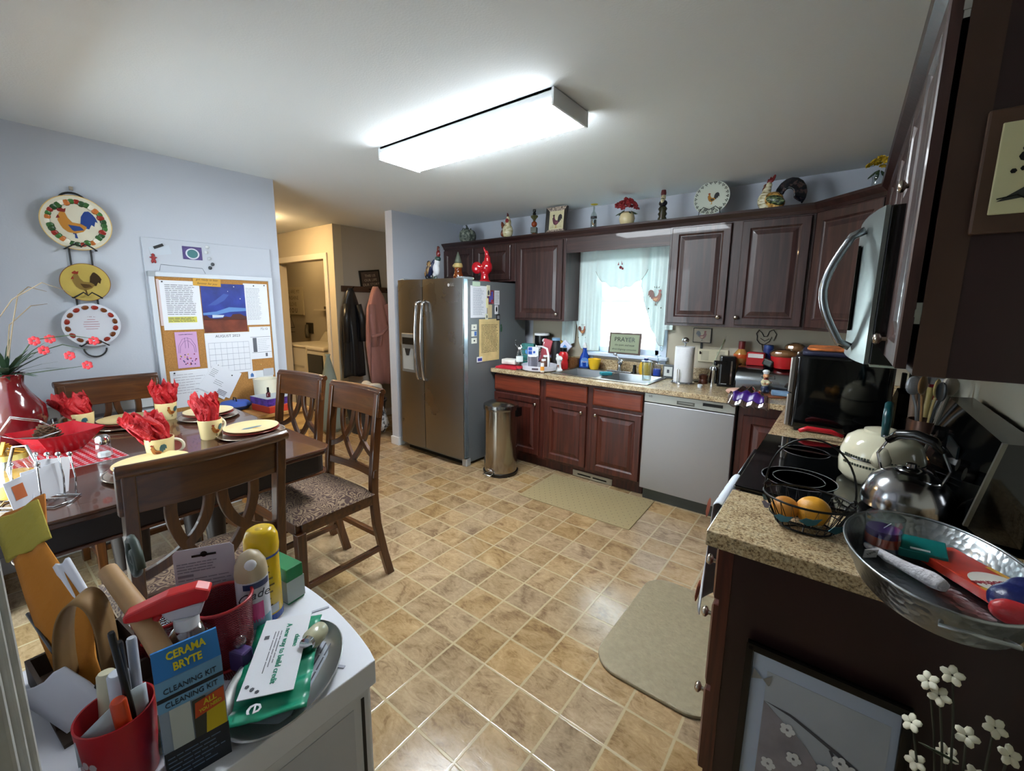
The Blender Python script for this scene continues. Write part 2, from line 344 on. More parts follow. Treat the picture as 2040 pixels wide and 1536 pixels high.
struct('wall_hall_left', MB().box(-7.3, -3.96, 0, -7.2, -.97, ZC), M_hall)
struct('baseboard_stub', MB().box(-4.25, -1.035, 0, -4.12, -1.0, .09).box(-4.128, -1.02, 0, -4.115, -.95, .09), M_trim, bev=.004)
struct('baseboard_mudroom', MB().box(-5.32, -.97, 0, -5.305, .12, .09), M_trim)
struct('baseboard_left', MB().box(-4.0, -3.84, 0, -3.985, -2.2, .1), M_trim, bev=.004)
struct('trim_1', MB().box(-4.0, -3.84, .835, -3.978, -3.045, .905).box(-4.0, -3.84, .80, -3.99, -3.045, .812).box(-4.0, -3.84, .905, -3.972, -3.045, .918), M_trim, bev=.004)   # chair rail
struct('trim_2', MB().box(HX1, -.99, 0, HX1+.065, -.97, 2.12).box(HX0-.065, -.99, 0, HX0, -.97, 2.12).box(HX0, -.99, 2.05, HX1, -.97, 2.12).box(HX1, -.995, 0, HX1+.02, -.86, 2.05), mat('#ded6c4', .4), bev=.004)
struct('door_1', MB().box(HX1-.035, -.96, .02, HX1-.004, -.92, 2.03), mat('#cfc6b2', .4), bev=.003)
# fluted door casing of the doorway the photo was taken from
tr = MB().box(-.96, -3.962, 0, -.935, -3.84, 2.1)
for i in range(3): tr.box(-1.03+.028*i, -3.845, 0, -1.012+.028*i, -3.829, 2.16)
tr.box(-1.04, -3.845, 0, -.95, -3.834, 2.16)
struct('trim_3', tr, mat('#b9b9b6', .5, var=.12, vscale=30), bev=.003)
struct('trim_4', MB().box(-.01, -3.962, 0, -.001, -3.84, 2.1), M_trim)

# ---- window and what lies outside
struct('window_1', MB().box(WX0, .03, WZ0, WX0+.05, .09, WZ1).box(WX1-.05, .03, WZ0, WX1, .09, WZ1).box(WX0, .03, WZ0, WX1, .09, WZ0+.05).box(WX0, .03, WZ1-.05, WX1, .09, WZ1)
       .box(WX0, .025, 1.555, WX1, .075, 1.61).box(WX0-.07, -.018, WZ0-.07, WX0, .12, WZ1+.05).box(WX1, -.018, WZ0-.07, WX1+.07, .12, WZ1+.05)
       .box(WX0-.09, -.06, 1.045, WX1+.09, .03, 1.075), mat('#c9d6e6', .35), bev=.004)
struct('window_2', MB().box(WX0+.05, .06, WZ0+.05, WX1-.05, .064, 1.56), M_pane)
struct('window_3', MB().box(WX0+.05, .045, 1.61, WX1-.05, .049, WZ1-.05), M_pane)
sd = thing('neighbour_house_wall', 'pale lap siding of the neighbouring house, seen through the window', 'siding', (-2.6, 3.4, 0))
mb = MB()
for i in range(20): mb.add([(-4, 0, i*.2), (4, 0, i*.2), (4, -.0, i*.2+.2), (-4, 0, i*.2+.2), (-4, -.03, i*.2), (4, -.03, i*.2), (4, -.005, i*.2+.2), (-4, -.005, i*.2+.2)], [(0, 3, 2, 1), (4, 5, 6, 7), (0, 1, 5, 4), (3, 7, 6, 2)])
mb.build('siding', mat('#f0f2f4', .8), sd)
struct('ground_outside', MB().box(-9, .45, -.3, 5, 3.4, -.25), mat('#8a8f7c', .9))

# ================================================================== cabinet kit
def rings(mb, w, h, rg, x=0, z=0):
    vs = []; fs = []
    for ins, d in rg: vs += [(x+ins, -d, z+ins), (x+w-ins, -d, z+ins), (x+w-ins, -d, z+h-ins), (x+ins, -d, z+h-ins)]
    for k in range(len(rg)-1):
        for i in range(4): fs.append((k*4+i, k*4+(i+1) % 4, (k+1)*4+(i+1) % 4, (k+1)*4+i))
    fs.append((3, 2, 1, 0)); n = (len(rg)-1)*4; fs.append((n, n+1, n+2, n+3)); return mb.add(vs, fs)
DOOR = [(0, 0), (0, .018), (.004, .021), (.050, .021), (.056, .015), (.062, .011), (.068, .011), (.098, .019)]
SLAB = [(0, 0), (0, .014), (.010, .020), (.016, .021)]
def knob(parent, x, y, z, name='knob', r=.015):
    return MB().at((x, y, z), (PI/2, 0, 0)).lathe([(.006, 0), (.006, .012), (r, .018), (r*1.05, .024), (r*.7, .03), (0, .031)], 16).build(name, M_nickel, parent, smooth=50)
def cabinet(name, label, loc, w, d, h, fronts, rz=0, mz=None, mx=None, toe=0, mside=None, group=None, cat='cabinet', poly=None):
    mz = mz or M_cabz; c = thing(name, label, cat, loc, rz, group); b = MB()
    if poly: b.prism(poly, h+.058)
    elif name == 'sink_cabinet': b.box(0, -d, toe, w, 0, .74).box(0, -d, .74, w, -d+.02, h).box(0, -d, .74, .02, 0, h).box(w-.02, -d, .74, w, 0, h).box(0, -d+.07, 0, w, 0, toe)
    else:
        b.box(0, -d, toe, w, 0, h+(.058 if loc[2] > 1.3 else 0))
        if toe: b.box(.0, -d+.07, 0, w, 0, toe)
    b.build('body', mside or mz, c, bev=.002)
    for f in fronts:
        k, x0, x1, z0, z1 = f[:5]; mb = MB()
        rings(mb, x1-x0, z1-z0, DOOR if k == 'door' else SLAB)
        p = mb.build(k, (mx if k == 'drawer' and mx else mz), c, loc=(x0, -d-.001, z0))
        if len(f) > 5 and f[5]: knob(p, f[5][0]-x0, -.02, f[5][1]-z0)
    return c
FR = .61
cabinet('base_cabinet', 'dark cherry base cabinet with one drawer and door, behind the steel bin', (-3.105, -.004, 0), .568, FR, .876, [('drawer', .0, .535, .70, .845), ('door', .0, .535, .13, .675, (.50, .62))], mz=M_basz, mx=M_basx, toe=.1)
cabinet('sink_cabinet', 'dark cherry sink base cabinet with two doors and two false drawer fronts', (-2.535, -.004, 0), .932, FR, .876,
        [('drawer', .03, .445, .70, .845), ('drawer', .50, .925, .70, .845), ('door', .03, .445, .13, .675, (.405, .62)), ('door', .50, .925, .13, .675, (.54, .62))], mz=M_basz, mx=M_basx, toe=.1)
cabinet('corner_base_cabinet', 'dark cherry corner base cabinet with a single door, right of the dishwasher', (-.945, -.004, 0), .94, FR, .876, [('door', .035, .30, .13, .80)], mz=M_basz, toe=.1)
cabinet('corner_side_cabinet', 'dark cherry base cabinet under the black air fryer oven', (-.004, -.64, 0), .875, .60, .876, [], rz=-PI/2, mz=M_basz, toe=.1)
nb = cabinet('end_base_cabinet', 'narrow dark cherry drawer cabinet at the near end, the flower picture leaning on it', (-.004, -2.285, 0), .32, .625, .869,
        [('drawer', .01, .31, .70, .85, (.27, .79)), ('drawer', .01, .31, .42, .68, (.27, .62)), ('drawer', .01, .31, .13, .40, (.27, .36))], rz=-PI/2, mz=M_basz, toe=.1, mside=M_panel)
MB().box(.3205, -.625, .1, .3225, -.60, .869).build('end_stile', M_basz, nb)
# toe kick vent
v = thing('floor_register', 'beige metal heat register in the toe kick under the sink', 'vent', (-2.24, -.545, 0))
MB().box(0, -.012, .004, .38, 0, .058).build('frame', mat('#b9ae97', .4), v, bev=.002)
for i, x in enumerate((.05, .2)): MB().box(x, -.0135, .022, x+.13, -.0125, .034).build('slot', M_black, v)
# uppers
cabinet('fridge_top_cabinet', 'short dark two-door wall cabinet above the refrigerator', (-4.128, -.004, 1.755), 1.02, .306, .375, [('door', .01, .46, .02, .355), ('door', .49, .965, .02, .355)])
cabinet('wall_cabinet', 'dark wall cabinet with one door, left of the window', (-3.108, -.004, 1.372), .583, .306, .758, [('door', .025, .555, .02, .745, (.51, .065))], mside=M_cabz)
cabinet('wall_cabinet', 'wide dark wall cabinet with two doors, right of the window', (-1.588, -.004, 1.372), .934, .306, .758, [('door', .022, .44, .02, .745, (.40, .075)), ('door', .51, .915, .02, .745, (.522, .075))])
cabinet('corner_wall_cabinet', 'dark diagonal corner wall cabinet behind the microwave', (-.654, -.004, 1.372), .5, .3, .758, [], poly=[(0, 0), (.65, 0), (.65, -.65), (.344, -.65), (0, -.306)])
cc = bpy.data.objects['corner_wall_cabinet']
dg = MB(); rings(dg, .44, .725, DOOR); dg.build('door', M_cabz, cc, loc=(.02, -.33, .02), rot=(0, 0, -PI/4))
cabinet('wall_cabinet', 'dark wall cabinet on the right wall, beyond the microwave', (-.004, -.66, 1.38), .855, .306, .75, [('door', .01, .42, .02, .735), ('door', .44, .85, .02, .735)], rz=-PI/2)
cabinet('microwave_cabinet', 'short dark wall cabinet above the microwave, brass toned knobs', (-.004, -1.52, 1.80), .758, .306, .33, [('door', .01, .37, .01, .32, (.33, .04)), ('door', .39, .75, .01, .32, (.72, .04))], rz=-PI/2)
ec = cabinet('end_wall_cabinet', 'dark wall cabinet at the near end, a botanical plaque on its side', (-.004, -2.285, 1.38), .315, .306, .75, [('door', .005, .31, .012, .738, (.035, .06))], rz=-PI/2, mside=M_panel)
MB().box(.315, -.306, .0, .3165, -.255, .75).build('face_stile', mat('#3f2a20', .4, var=.2, vscale=5), ec)
for c_ in ec.children:
    if c_.name.startswith('door'): c_.location.y -= .009
for z in (.13, .70): MB().box(.296, -.3155, z-.022, .3135, -.3065, z+.022).box(.300, -.317, z-.008, .3148, -.3062, z+.008).build('hinge', M_chrome, ec)
vb = thing('valance_board', 'dark wooden board bridging the cabinets above the window', 'board', (-2.525, -.285, 1.995)); MB().box(0, -.02, 0, .937, 0, .135).build('board', M_cabx, vb)
cr = MB()
def crown(pts):
    prof = [(0, 0), (.012, 0), (.02, .02), (.045, .045), (.05, .06), (0, .06)]
    n = len(pts)
    for i in range(n-1):
        a, b = Vector(pts[i]), Vector(pts[i+1]); d = (b-a).normalized(); nn = Vector((d.y, -d.x))
        def nrm(j):
            ds = []
            if j > 0: ds.append((Vector(pts[j])-Vector(pts[j-1])).normalized())
            if j < n-1: ds.append((Vector(pts[j+1])-Vector(pts[j])).normalized())
            t = sum(ds, Vector((0, 0))).normalized(); q = Vector((t.y, -t.x)); return q/max(.3, q.dot(nn))
        na, nb2 = nrm(i), nrm(i+1); vs = [(a.x+na.x*o, a.y+na.y*o, 2.128+z) for o, z in prof]+[(b.x+nb2.x*o, b.y+nb2.y*o, 2.128+z) for o, z in prof]; k = len(prof)
        cr.add(vs, [(q, (q+1) % k, k+(q+1) % k, k+q) for q in range(k)]+[tuple(range(k)), tuple(range(2*k-1, k-1, -1))])
crown([(-4.125, -.31), (-.65, -.31), (-.31, -.65), (-.31, -2.6)])
cw = cr.build('crown_molding', wood('dark_crown', [(.3, '#1a0f0d'), (.5, '#2a1715'), (.7, '#3b2421')], 'x', .3)); tag(cw, 'dark crown molding along the top of all the wall cabinets', 'molding')

# ================================================================== worktops
def worktop(name, label, boxes, splash):
    t = thing(name, label, 'countertop')
    mb = MB()
    for b in boxes: mb.box(*b)
    mb.build('slab', M_gran, t, bev=.003)
    if splash:
        mb = MB()
        for b in splash: mb.box(*b)
        mb.build('splash', M_gran, t, bev=.003)
    return t
worktop('countertop', 'speckled tan laminate countertop with the sink, running round the corner', [(-3.108, -.689, .877, -2.455, -.001, .914), (-1.615, -.689, .877, -.001, -.001, .914), (-2.455, -.689, .877, -1.615, -.585, .914), (-2.455, -.10, .877, -1.615, -.001, .914), (-.673, -1.515, .877, -.001, -.689, .914)],
        [(-3.09, -.024, .9145, -.001, -.005, 1.012), (-.024, -1.515, .9145, -.001, -.03, 1.012)])
worktop('countertop', 'short speckled laminate countertop at the near end, holding the tin tray', [(-.673, -2.632, .870, -.001, -2.286, .914)], [(-.02, -2.632, .9145, -.001, -2.286, 1.0)])

# ---- sink, tap
sk = thing('kitchen_sink', 'double bowl stainless steel sink set in the countertop', 'sink', (-2.035, -.34, .914))
rim = MB().box(-.445, -.26, .0005, .445, -.225, .008).box(-.445, .17, .0005, .445, .26, .008).box(-.445, -.225, .0005, -.41, .17, .008).box(.41, -.225, .0005, .445, .17, .008).box(-.02, -.225, .0005, .02, .17, .008)
rim.build('rim', M_steel, sk, bev=.003)
for x0, x1 in ((-.41, -.02), (.02, .41)):
    b = MB(); z = -.15; i = .03
    b.add([(x0, -.225, .004), (x1, -.225, .004), (x1, .17, .004), (x0, .17, .004), (x0+i, -.225+i, z), (x1-i, -.225+i, z), (x1-i, .17-i, z), (x0+i, .17-i, z)], [(0, 1, 5, 4), (1, 2, 6, 5), (2, 3, 7, 6), (3, 0, 4, 7), (4, 5, 6, 7)])
    b.build('bowl', mat('#9da0a3', .3, .9), sk, smooth=False)
tp = thing('faucet', 'chrome single lever faucet behind the sink divider', 'faucet', (-2.03, -.12, .922))
MB().box(-.12, -.03, 0, .12, .03, .012).build('deck_plate', M_chrome, tp, bev=.005)
MB().lathe([(.026, .012), (.024, .05), (.022, .09), (.012, .105), (0, .107)], 20).build('body', M_chrome, tp, smooth=50)
MB().tube([(0, 0, .06), (.03, -.05, .10), (.06, -.11, .125), (.075, -.15, .12), (.078, -.155, .10)], [.014, .012, .011, .011, .012], 12).build('spout', M_chrome, tp, smooth=True)
MB().tube([(0, 0, .10), (-.02, .0, .125), (-.045, -.005, .155)], [.01, .007, .006], 10).ell((-.05, -.005, .16), (.02, .016, .012)).build('lever', M_chrome, tp, smooth=True)
MB().at((.14, 0, 0)).lathe([(.02, 0), (.018, .02), (.014, .06), (.016, .075), (0, .078)], 16).build('side_sprayer', M_black, tp, smooth=50)

# ================================================================== curtains
def curtain_mat():
    m = bpy.data.materials.new('sheer_curtain'); m.use_nodes = True; nt = m.node_tree; nt.nodes.clear(); L = nt.links
    o = nt.nodes.new('ShaderNodeOutputMaterial'); d = nt.nodes.new('ShaderNodeBsdfDiffuse'); t = nt.nodes.new('ShaderNodeBsdfTranslucent'); x = nt.nodes.new('ShaderNodeBsdfTransparent')
    d.inputs[0].default_value = S('#d3e3e2'); t.inputs[0].default_value = S('#bfe4e2'); a = nt.nodes.new('ShaderNodeMixShader'); a.inputs[0].default_value = .02
    L.new(d.outputs[0], a.inputs[1]); L.new(t.outputs[0], a.inputs[2]); b = nt.nodes.new('ShaderNodeMixShader'); b.inputs[0].default_value = .002; L.new(a.outputs[0], b.inputs[1]); L.new(x.outputs[0], b.inputs[2]); L.new(b.outputs[0], o.inputs[0]); return m
M_cur = curtain_mat(); M_thread = mat('#8c8577', .8)
def curtain(name, label, x0, x1, ztop, zb, y, folds, amp):
    c = thing(name, label, 'curtain', ((x0+x1)/2, y, ztop)); W = x1-x0
    f = lambda u, v: ((u-.5)*W, amp*math.sin(u*folds*2*PI)*(.4+.6*v)-.01*v, (zb(u)-ztop)*v)
    MB().sheet(f, 56, 24).build('panel', M_cur, c, smooth=True)
    MB().tube([tuple(Vector(f(i/50, 1))+Vector((0, -.002, 0))) for i in range(51)], .0016, 5).build('scalloped_hem', M_thread, c)
    return c, f
def emb(c, ox, oz, w, y=-.022):
    fn = plane((ox, y, oz), (w, 0, 0), (0, 0, w)); rooster_art(fn, c, '#8a4f33', '#6b3a2a', '#8a2a22', '#5a4030', '#c08a50', flip=True)
    decal('vine_art', [[(.5, 1.0), (.53, 1.2), (.56, 1.0)], [(.4, 1.02), (.36, 1.14), (.45, 1.05)], [(.65, 1.0), (.72, 1.12), (.62, 1.05)], disc(.1, -.2, .05, 8), disc(.85, -.15, .04, 8)], fn, mat('#3f4a3a', .8), c, 6)
c, f = curtain('curtain', 'white embroidered curtain panel on the left side of the window', -2.70, -2.28, 2.03, lambda u: 1.16-.03*math.sin(u*PI*2.6) if u < .36 else (1.38-.28*min(1, (u-.36)/.18) if u < .7 else 1.09), -.045, 5.5, .014)
emb(c, -.155, -.52, .14); emb(c, -.02, -.80, .10)
c, f = curtain('curtain', 'white embroidered curtain panel on the right side of the window', -1.90, -1.60, 2.03, lambda u: (1.70-.35*(u/.35)) if u < .35 else (1.35-.17*min(1, (u-.35)/.3) if u < .8 else 1.32), -.045, 4.5, .012)
emb(c, -.08, -.50, .145)
c, f = curtain('curtain', 'white scalloped valance across the top of the window', -2.34, -1.84, 2.035, lambda u: 1.84-.15*math.sin(PI*u)**.7-.018*abs(math.sin(u*PI*5)), -.055, 5, .010)
decal('flower_art', [disc(0, 0, .014, 8), disc(.02, -.012, .01, 8), [(-.03, .02), (-.02, .05), (-.015, .02)], [(.01, .02), (.005, .06), (.02, .025)]], plane((0, -.025, -.17), (1, 0, 0), (0, 0, 1)), mat('#7a2430', .8), c, 6)
rd = tag(MB().tube([(-2.72, -.05, 2.035), (-1.58, -.05, 2.035)], .006).build('curtain_rod', M_white), 'thin white curtain rod above the window', 'rod')

# ================================================================== ceiling light
lx0, lx1, ly0, ly1 = -2.756, -1.518, -2.14, -1.84
cl = thing('ceiling_light', 'long fluorescent ceiling light with a wraparound white diffuser', 'ceiling light', ((lx0+lx1)/2, (ly0+ly1)/2, ZC))
lw, ll = (ly1-ly0)/2, (lx1-lx0)/2
em = bpy.data.materials.new('lit_diffuser'); em.use_nodes = True; em.node_tree.nodes.clear(); _o = em.node_tree.nodes.new('ShaderNodeOutputMaterial'); _e = em.node_tree.nodes.new('ShaderNodeEmission')
_e.inputs[0].default_value = (.88, .95, 1, 1); _e.inputs[1].default_value = LENS_POWER; em.node_tree.links.new(_e.outputs[0], _o.inputs[0])
MB().box(-ll+.012, -lw, -.046, ll-.012, -lw+.004, -.001).box(-ll+.012, lw-.004, -.046, ll-.012, lw, -.001).box(-ll+.012, -lw, -.012, ll-.012, lw, -.001).build('pan', M_trim, cl)
MB().prism([(-lw-.002, -.047), (-lw+.003, -.066), (-lw+.012, -.072), (lw-.012, -.072), (lw-.003, -.066), (lw+.002, -.047)], 2*ll-.024, 'x', -ll+.012).build('diffuser', em, cl)
for x in (-ll, ll-.012): MB().box(x, -lw-.006, -.074, x+.012, lw+.006, -.004).build('end_cap', M_trim, cl, bev=.002)
# warm hall dome, out of the photo behind the left wall
hd = thing('hall_dome_light', 'warm dome light on the hall ceiling, out of view', 'ceiling light', (-5.55, -1.75, ZC))
wm = em.copy(); wm.node_tree.nodes['Emission'].inputs[0].default_value = (1, .68, .34, 1); wm.node_tree.nodes['Emission'].inputs[1].default_value = HALL_POWER
wm2 = wm.copy(); wm2.node_tree.nodes['Emission'].inputs[1].default_value = 30
ld = thing('laundry_fill_light', 'unseen warm fill lamp added on the laundry ceiling', 'ceiling light', (-7.4, -.5, ZC))  # no known lamp here; added to brighten the laundry
MB().lathe([(0, -.07), (.05, -.06), (.08, -.02)], 20).build('globe', wm2, ld, smooth=True)
MB().lathe([(0, -.09), (.05, -.085), (.10, -.06), (.13, -.02)], 24).build('globe', wm, hd, smooth=True); MB().cyl((0, 0, -.018), .14, .016).build('canopy', M_nickel, hd)
# ================================================================== appliances
def rbox(mb, w, d, h, r, z0=0, n=6):      # rounded-corner upright box
    p = []
    for cx, cy, a in ((w/2-r, d/2-r, 0), (-w/2+r, d/2-r, PI/2), (-w/2+r, -d/2+r, PI), (w/2-r, -d/2+r, 1.5*PI)):
        for i in range(n+1): t = a+PI/2*i/n; p.append((cx+r*math.cos(t), cy+r*math.sin(t)))
    return mb.prism(p, h, 'z', z0)
fg = thing('refrigerator', 'stainless side by side refrigerator with notes on its grey flank', 'refrigerator', (-4.02, -.10, 0))
M_side = mat('#6f7477', .45, .3)
MB().box(.005, -.885, .03, .895, 0, 1.735).build('body', M_side, fg, bev=.004)
def fdoor(x0, x1):
    w = x1-x0; mb = MB(); n = 10
    pr = [(x0, -.90)]+[(x0+w*i/n, -.955-.018*math.sin(PI*i/n)**.6) for i in range(n+1)]+[(x1, -.90)]
    return mb.prism(pr, 1.665, 'z', .085)
d1 = fdoor(.0, .362).build('freezer_door', M_steel, fg, smooth=30); d2 = fdoor(.37, .90).build('fridge_door', M_steel, fg, smooth=30)
MB().box(.893, -.945, .09, .905, -.90, 1.745).build('door_edge', mat('#aebfca', .2, .8), fg)
for p, x, s in ((d1, .325, -1), (d2, .41, 1)):
    MB().tube([(x, -.955, 1.55), (x, -1.0, 1.53)]+[(x+s*.0, -1.005-.025*math.sin(PI*i/10), 1.50-.68*i/10) for i in range(11)]+[(x, -1.0, .80), (x, -.955, .78)], .013, 10).build('handle', M_chrome, p, smooth=True)
dp = MB().box(.055, -.978, .84, .265, -.96, 1.23).build('dispenser_panel', mat('#8b8d8c', .35, .6), d1, bev=.006)
MB().box(.075, -.982, 1.12, .245, -.977, 1.19).build('display', M_black, d1, bev=.003)
MB().box(.08, -.981, .87, .24, -.977, 1.08).build('dispenser_recess', mat('#a7aaa8', .3, .2), d1, bev=.003); MB().prism([(.12, 1.08), (.20, 1.08), (.175, 1.01), (.145, 1.01)], .012, 'y', -.99).build('dispenser_lever', M_blackm, d1)
MB().box(.02, -.88, .0, .88, -.84, .08).build('grille', M_black, fg); MB().box(.84, -.92, .0, .90, -.86, .075).build('foot_cover', mat('#b5b8b9', .3, .5), fg, bev=.006)
for x in (.03, .82): MB().box(x, -.95, 1.736, x+.06, -.80, 1.765).build('hinge_cover', mat('#8f9496', .4, .3), fg, bev=.006)
text('logo', 'LG', .034, mat('#c9c9c9', .3, .5), d2, frameM((.79, -.978, 1.69), (1, 0, 0), (0, 0, 1)))
MB().at((.745, -.9765, 1.69), (PI/2, 0, 0)).lathe([(.014, 0), (.014, .0015), (0, .002)], 20).build('logo_disc', mat('#d0d0d0', .3, .5), d2)
# notes and magnets on its flank (x = -3.09)
FX = -3.1245
def flank(name, label, cat, y0, z0, y1, z1, m, dx=.0015, grp=None, th=.001):
    t = thing(name, label, cat, (FX+dx, (y0+y1)/2, (z0+z1)/2), 0, grp)
    w, h = abs(y1-y0), abs(z1-z0)
    MB().box(0, -w/2, -h/2, th, w/2, h/2).build('sheet', m, t)
    return t, plane((th, -w/2, -h/2), (0, w, 0), (0, 0, h))
t, f = flank('paper_list', 'long white printed list in a plastic sleeve on the refrigerator flank', 'paper', -.955, 1.40, -.73, 1.69, M_paper)
flatdecal('print', lines(.15, .08, .85, .93, 24, .012, .3, 2), f, mat('#8d93a3', .7), t)
t, f = flank('handwritten_letter', 'aged yellow handwritten letter on the refrigerator flank', 'letter', -.84, .985, -.545, 1.385, mat('#d9bf86', .8, var=.15, vscale=9), .003)
flatdecal('handwriting', lines(.1, .2, .93, .88, 19, .012, .12, 3), f, mat('#5e4a2a', .8), t)
t, f = flank('photo_card', 'small red and blue photo card on the refrigerator flank', 'card', -.715, 1.53, -.63, 1.655, mat('#8a2f3c', .5, var=.8, vscale=45)); flatdecal('figures_art', [rect(.2, .1, .5, .6), rect(.55, .3, .85, .9)], f, mat('#4453a8', .5), t)
t, f = flank('paper_slip', 'narrow white slip beside the red and blue photo card', 'paper', -.62, 1.52, -.545, 1.655, M_paper, .003); flatdecal('print', lines(.1, .1, .9, .9, 8, .02, .3, 4), f, M_ink, t)
t, f = flank('note_card', 'small cream note card below the photo card', 'card', -.72, 1.395, -.655, 1.52, mat('#cdbb93', .8))
t, f = flank('magnet', 'white magnet with a black oval motif, right of the cream note card', 'magnet', -.615, 1.43, -.57, 1.515, M_white, .003, None, .004); flatdecal('motif', [disc(.5, .55, .25, 12, .3)], f, M_black, t)
t, f = flank('magnet', 'dark rectangular magnet above the corner of the yellow letter', 'magnet', -.59, 1.37, -.54, 1.43, M_blackm, .003, None, .004); flatdecal('print', lines(.15, .2, .85, .8, 3, .08, .1, 5), f, M_paper, t)
t, f = flank('magnet', 'tall cream magnet with a dark house motif, at the top of the white list', 'magnet', -.735, 1.60, -.69, 1.70, mat('#cfc9ad', .6), .004, None, .004); flatdecal('motif', [[(.2, .1), (.8, .1), (.8, .4), (.5, .6), (.2, .4)]], f, M_ink, t)
t, f = flank('magnet', 'pale green magnet at the top left corner above the white list', 'magnet', -.93, 1.685, -.83, 1.725, mat('#b9cdb7', .6), .004, None, .004)
t, f = flank('magnet', 'pale upright magnet at the lower right corner of the white list', 'magnet', -.755, 1.38, -.72, 1.435, mat('#d3d6bd', .6), .005, None, .004); flatdecal('motif', [disc(.5, .5, .22, 8, .3)], f, M_ink, t)
t, f = flank('magnet', 'cream bar magnet on the right edge of the white list', 'magnet', -.745, 1.49, -.715, 1.58, mat('#d6cfa0', .6), .005, None, .004)
for z, s, mc in ((1.315, 'white square magnet with a grey dot, top of the three at left', '#6f7276'), (1.255, 'white and blue square magnet, middle of the three at left', '#3d68b0'), (1.19, 'cream square magnet with a black dot, lowest of the three at left', '#222222')):
    t, f = flank('magnet', s, 'magnet', -.945, z-.025, -.875, z+.025, mat('#dcdcd0', .5), .0015, None, .005); flatdecal('motif', [disc(.5, .5, .16) if mc != '#3d68b0' else rect(.5, .1, .95, .9)], f, mat(mc, .5), t)
t, f = flank('magnet', 'blue and white magnet at the lower left corner of the yellow letter', 'magnet', -.875, .985, -.80, 1.035, M_white, .005, None, .004); flatdecal('motif', [rect(.12, .2, .9, .75)], f, mat('#2f3f9a', .5), t)
t = thing('magnet', 'dark green lizard shaped magnet alone on the right of the flank', 'magnet', (FX+.003, -.515, 1.285)); MB().ell((.004, 0, 0), (.005, .012, .03)).ell((.004, -.004, .035), (.005, .009, .012)).build('figure', mat('#1d4a30', .4), t, smooth=True)

# dishwasher
dw = thing('dishwasher', 'stainless dishwasher with a grey control strip', 'dishwasher', (-1.597, -.03, 0))
MB().box(.003, -.585, .10, .645, 0, .872).build('body', M_blackm, dw); MB().box(.02, -.565, 0, .63, -.52, .10).build('toe_panel', mat('#474c49', .4, .3), dw)
MB().box(.008, -.625, .105, .640, -.586, .795).build('door', M_dwsteel, dw, bev=.006)
cp = MB().box(.008, -.62, .80, .640, -.586, .868).build('control_panel', mat('#a9aba4', .35, .6), dw, bev=.004)
MB().box(.25, -.6225, .812, .375, -.6195, .838).build('handle_recess', mat('#55564f', .4, .4), cp, bev=.003); MB().box(.262, -.624, .824, .363, -.6215, .832).build('latch', mat('#8b8c86', .3, .5), cp)
MB().box(.43, -.622, .828, .56, -.6195, .85).build('display', M_black, cp)
text('logo', 'LG', .022, M_blackm, cp, frameM((.055, -.6212, .847), (1, 0, 0), (0, 0, 1)))

# range: smooth black top, backguard, oven door with towel
rg = thing('range', 'black smooth-top electric range with an oven front and tilted backguard', 'range', (-.004, -1.519, 0), -PI/2)
MB().box(.003, -.625, .02, .758, -.01, .912).build('body', M_blackm, rg); MB().box(.003, -.662, .18, .758, -.6255, .89).build('oven_door', M_black, rg, bev=.006)
MB().box(.003, -.655, .03, .758, -.6255, .17).build('drawer', M_black, rg, bev=.004)
MB().tube([(.05, -.663, .84), (.05, -.70, .845), (.7, -.70, .845), (.7, -.663, .84)], .011, 10).build('handle', M_black, rg, smooth=True)
MB().box(0, -.668, .913, .761, -.09, .928).build('cooktop', M_blackg, rg, bev=.005)
MB().box(.18, -.60, .9285, .2, -.12, .9292).build('glass_seam', M_steel, rg)
bn = MB()
for x, y, r in ((.2, -.22, .10), (.2, -.50, .08), (.56, -.22, .08), (.56, -.50, .11), (.56, -.50, .075)): bn.lathe([(r, .9284), (r, .9291), (r+.003, .9291), (r+.003, .9284)], 40, (x, y, 0))
bn.build('burner_rings', mat('#6f6f70', .4), rg, kind='stuff')
bg2 = MB().prism([(-.088, .929), (-.125, .96), (-.085, 1.19), (-.02, 1.195), (-.02, .929)], .735, 'x', .013).build('backguard', M_blackg, rg)
MB().prism([(-.129, .962), (-.089, 1.193), (-.080, 1.194), (-.120, .962)], .012, 'x', .7485).build('end_trim', mat('#77746a', .3, .6), rg); MB().prism([(-.129, .962), (-.089, 1.193), (-.080, 1.194), (-.120, .962)], .01, 'x', .002).build('end_trim', mat('#77746a', .3, .6), rg)
pk = Matrix.Translation((0, 0, 0))
for i, x in enumerate((.10, .19, .57, .66)): MB().at((x, -.108, 1.07), (PI/2-.17, 0, 0)).lathe([(.02, 0), (.019, .018), (0, .02)], 16).build('knob', M_black, rg, smooth=50)
MB().box(.30, -.1135, 1.06, .46, -.108, 1.10).build('clock_display', mat('#20282a', .2), rg)
tw = thing('dish_towel', 'white dish towel with rust rooster print, hanging on the oven handle', 'towel', (-.704, -2.17, .858))
def twf(u, v):
    side = 1 if v < .5 else -1; q = abs(v-.5)*2
    return (-.018-.012*(1-q) if side > 0 else .018, (u-.5)*.30+.012*math.sin(v*9), .004-.36*q*(1 if side > 0 else .55)+.018*(1-q))
MB().sheet(lambda u, v: Vector((-.016-.02*math.sin(u*7)*v-.012*v, (u-.5)*.32, .0-.42*v)), 20, 14).sheet(lambda u, v: Vector((-.016+.034*v, (u-.5)*.32, .012*math.sin(PI*v))), 16, 4).build('cloth', mat('#cfd6e0', .9), tw, solid=.003, smooth=True)
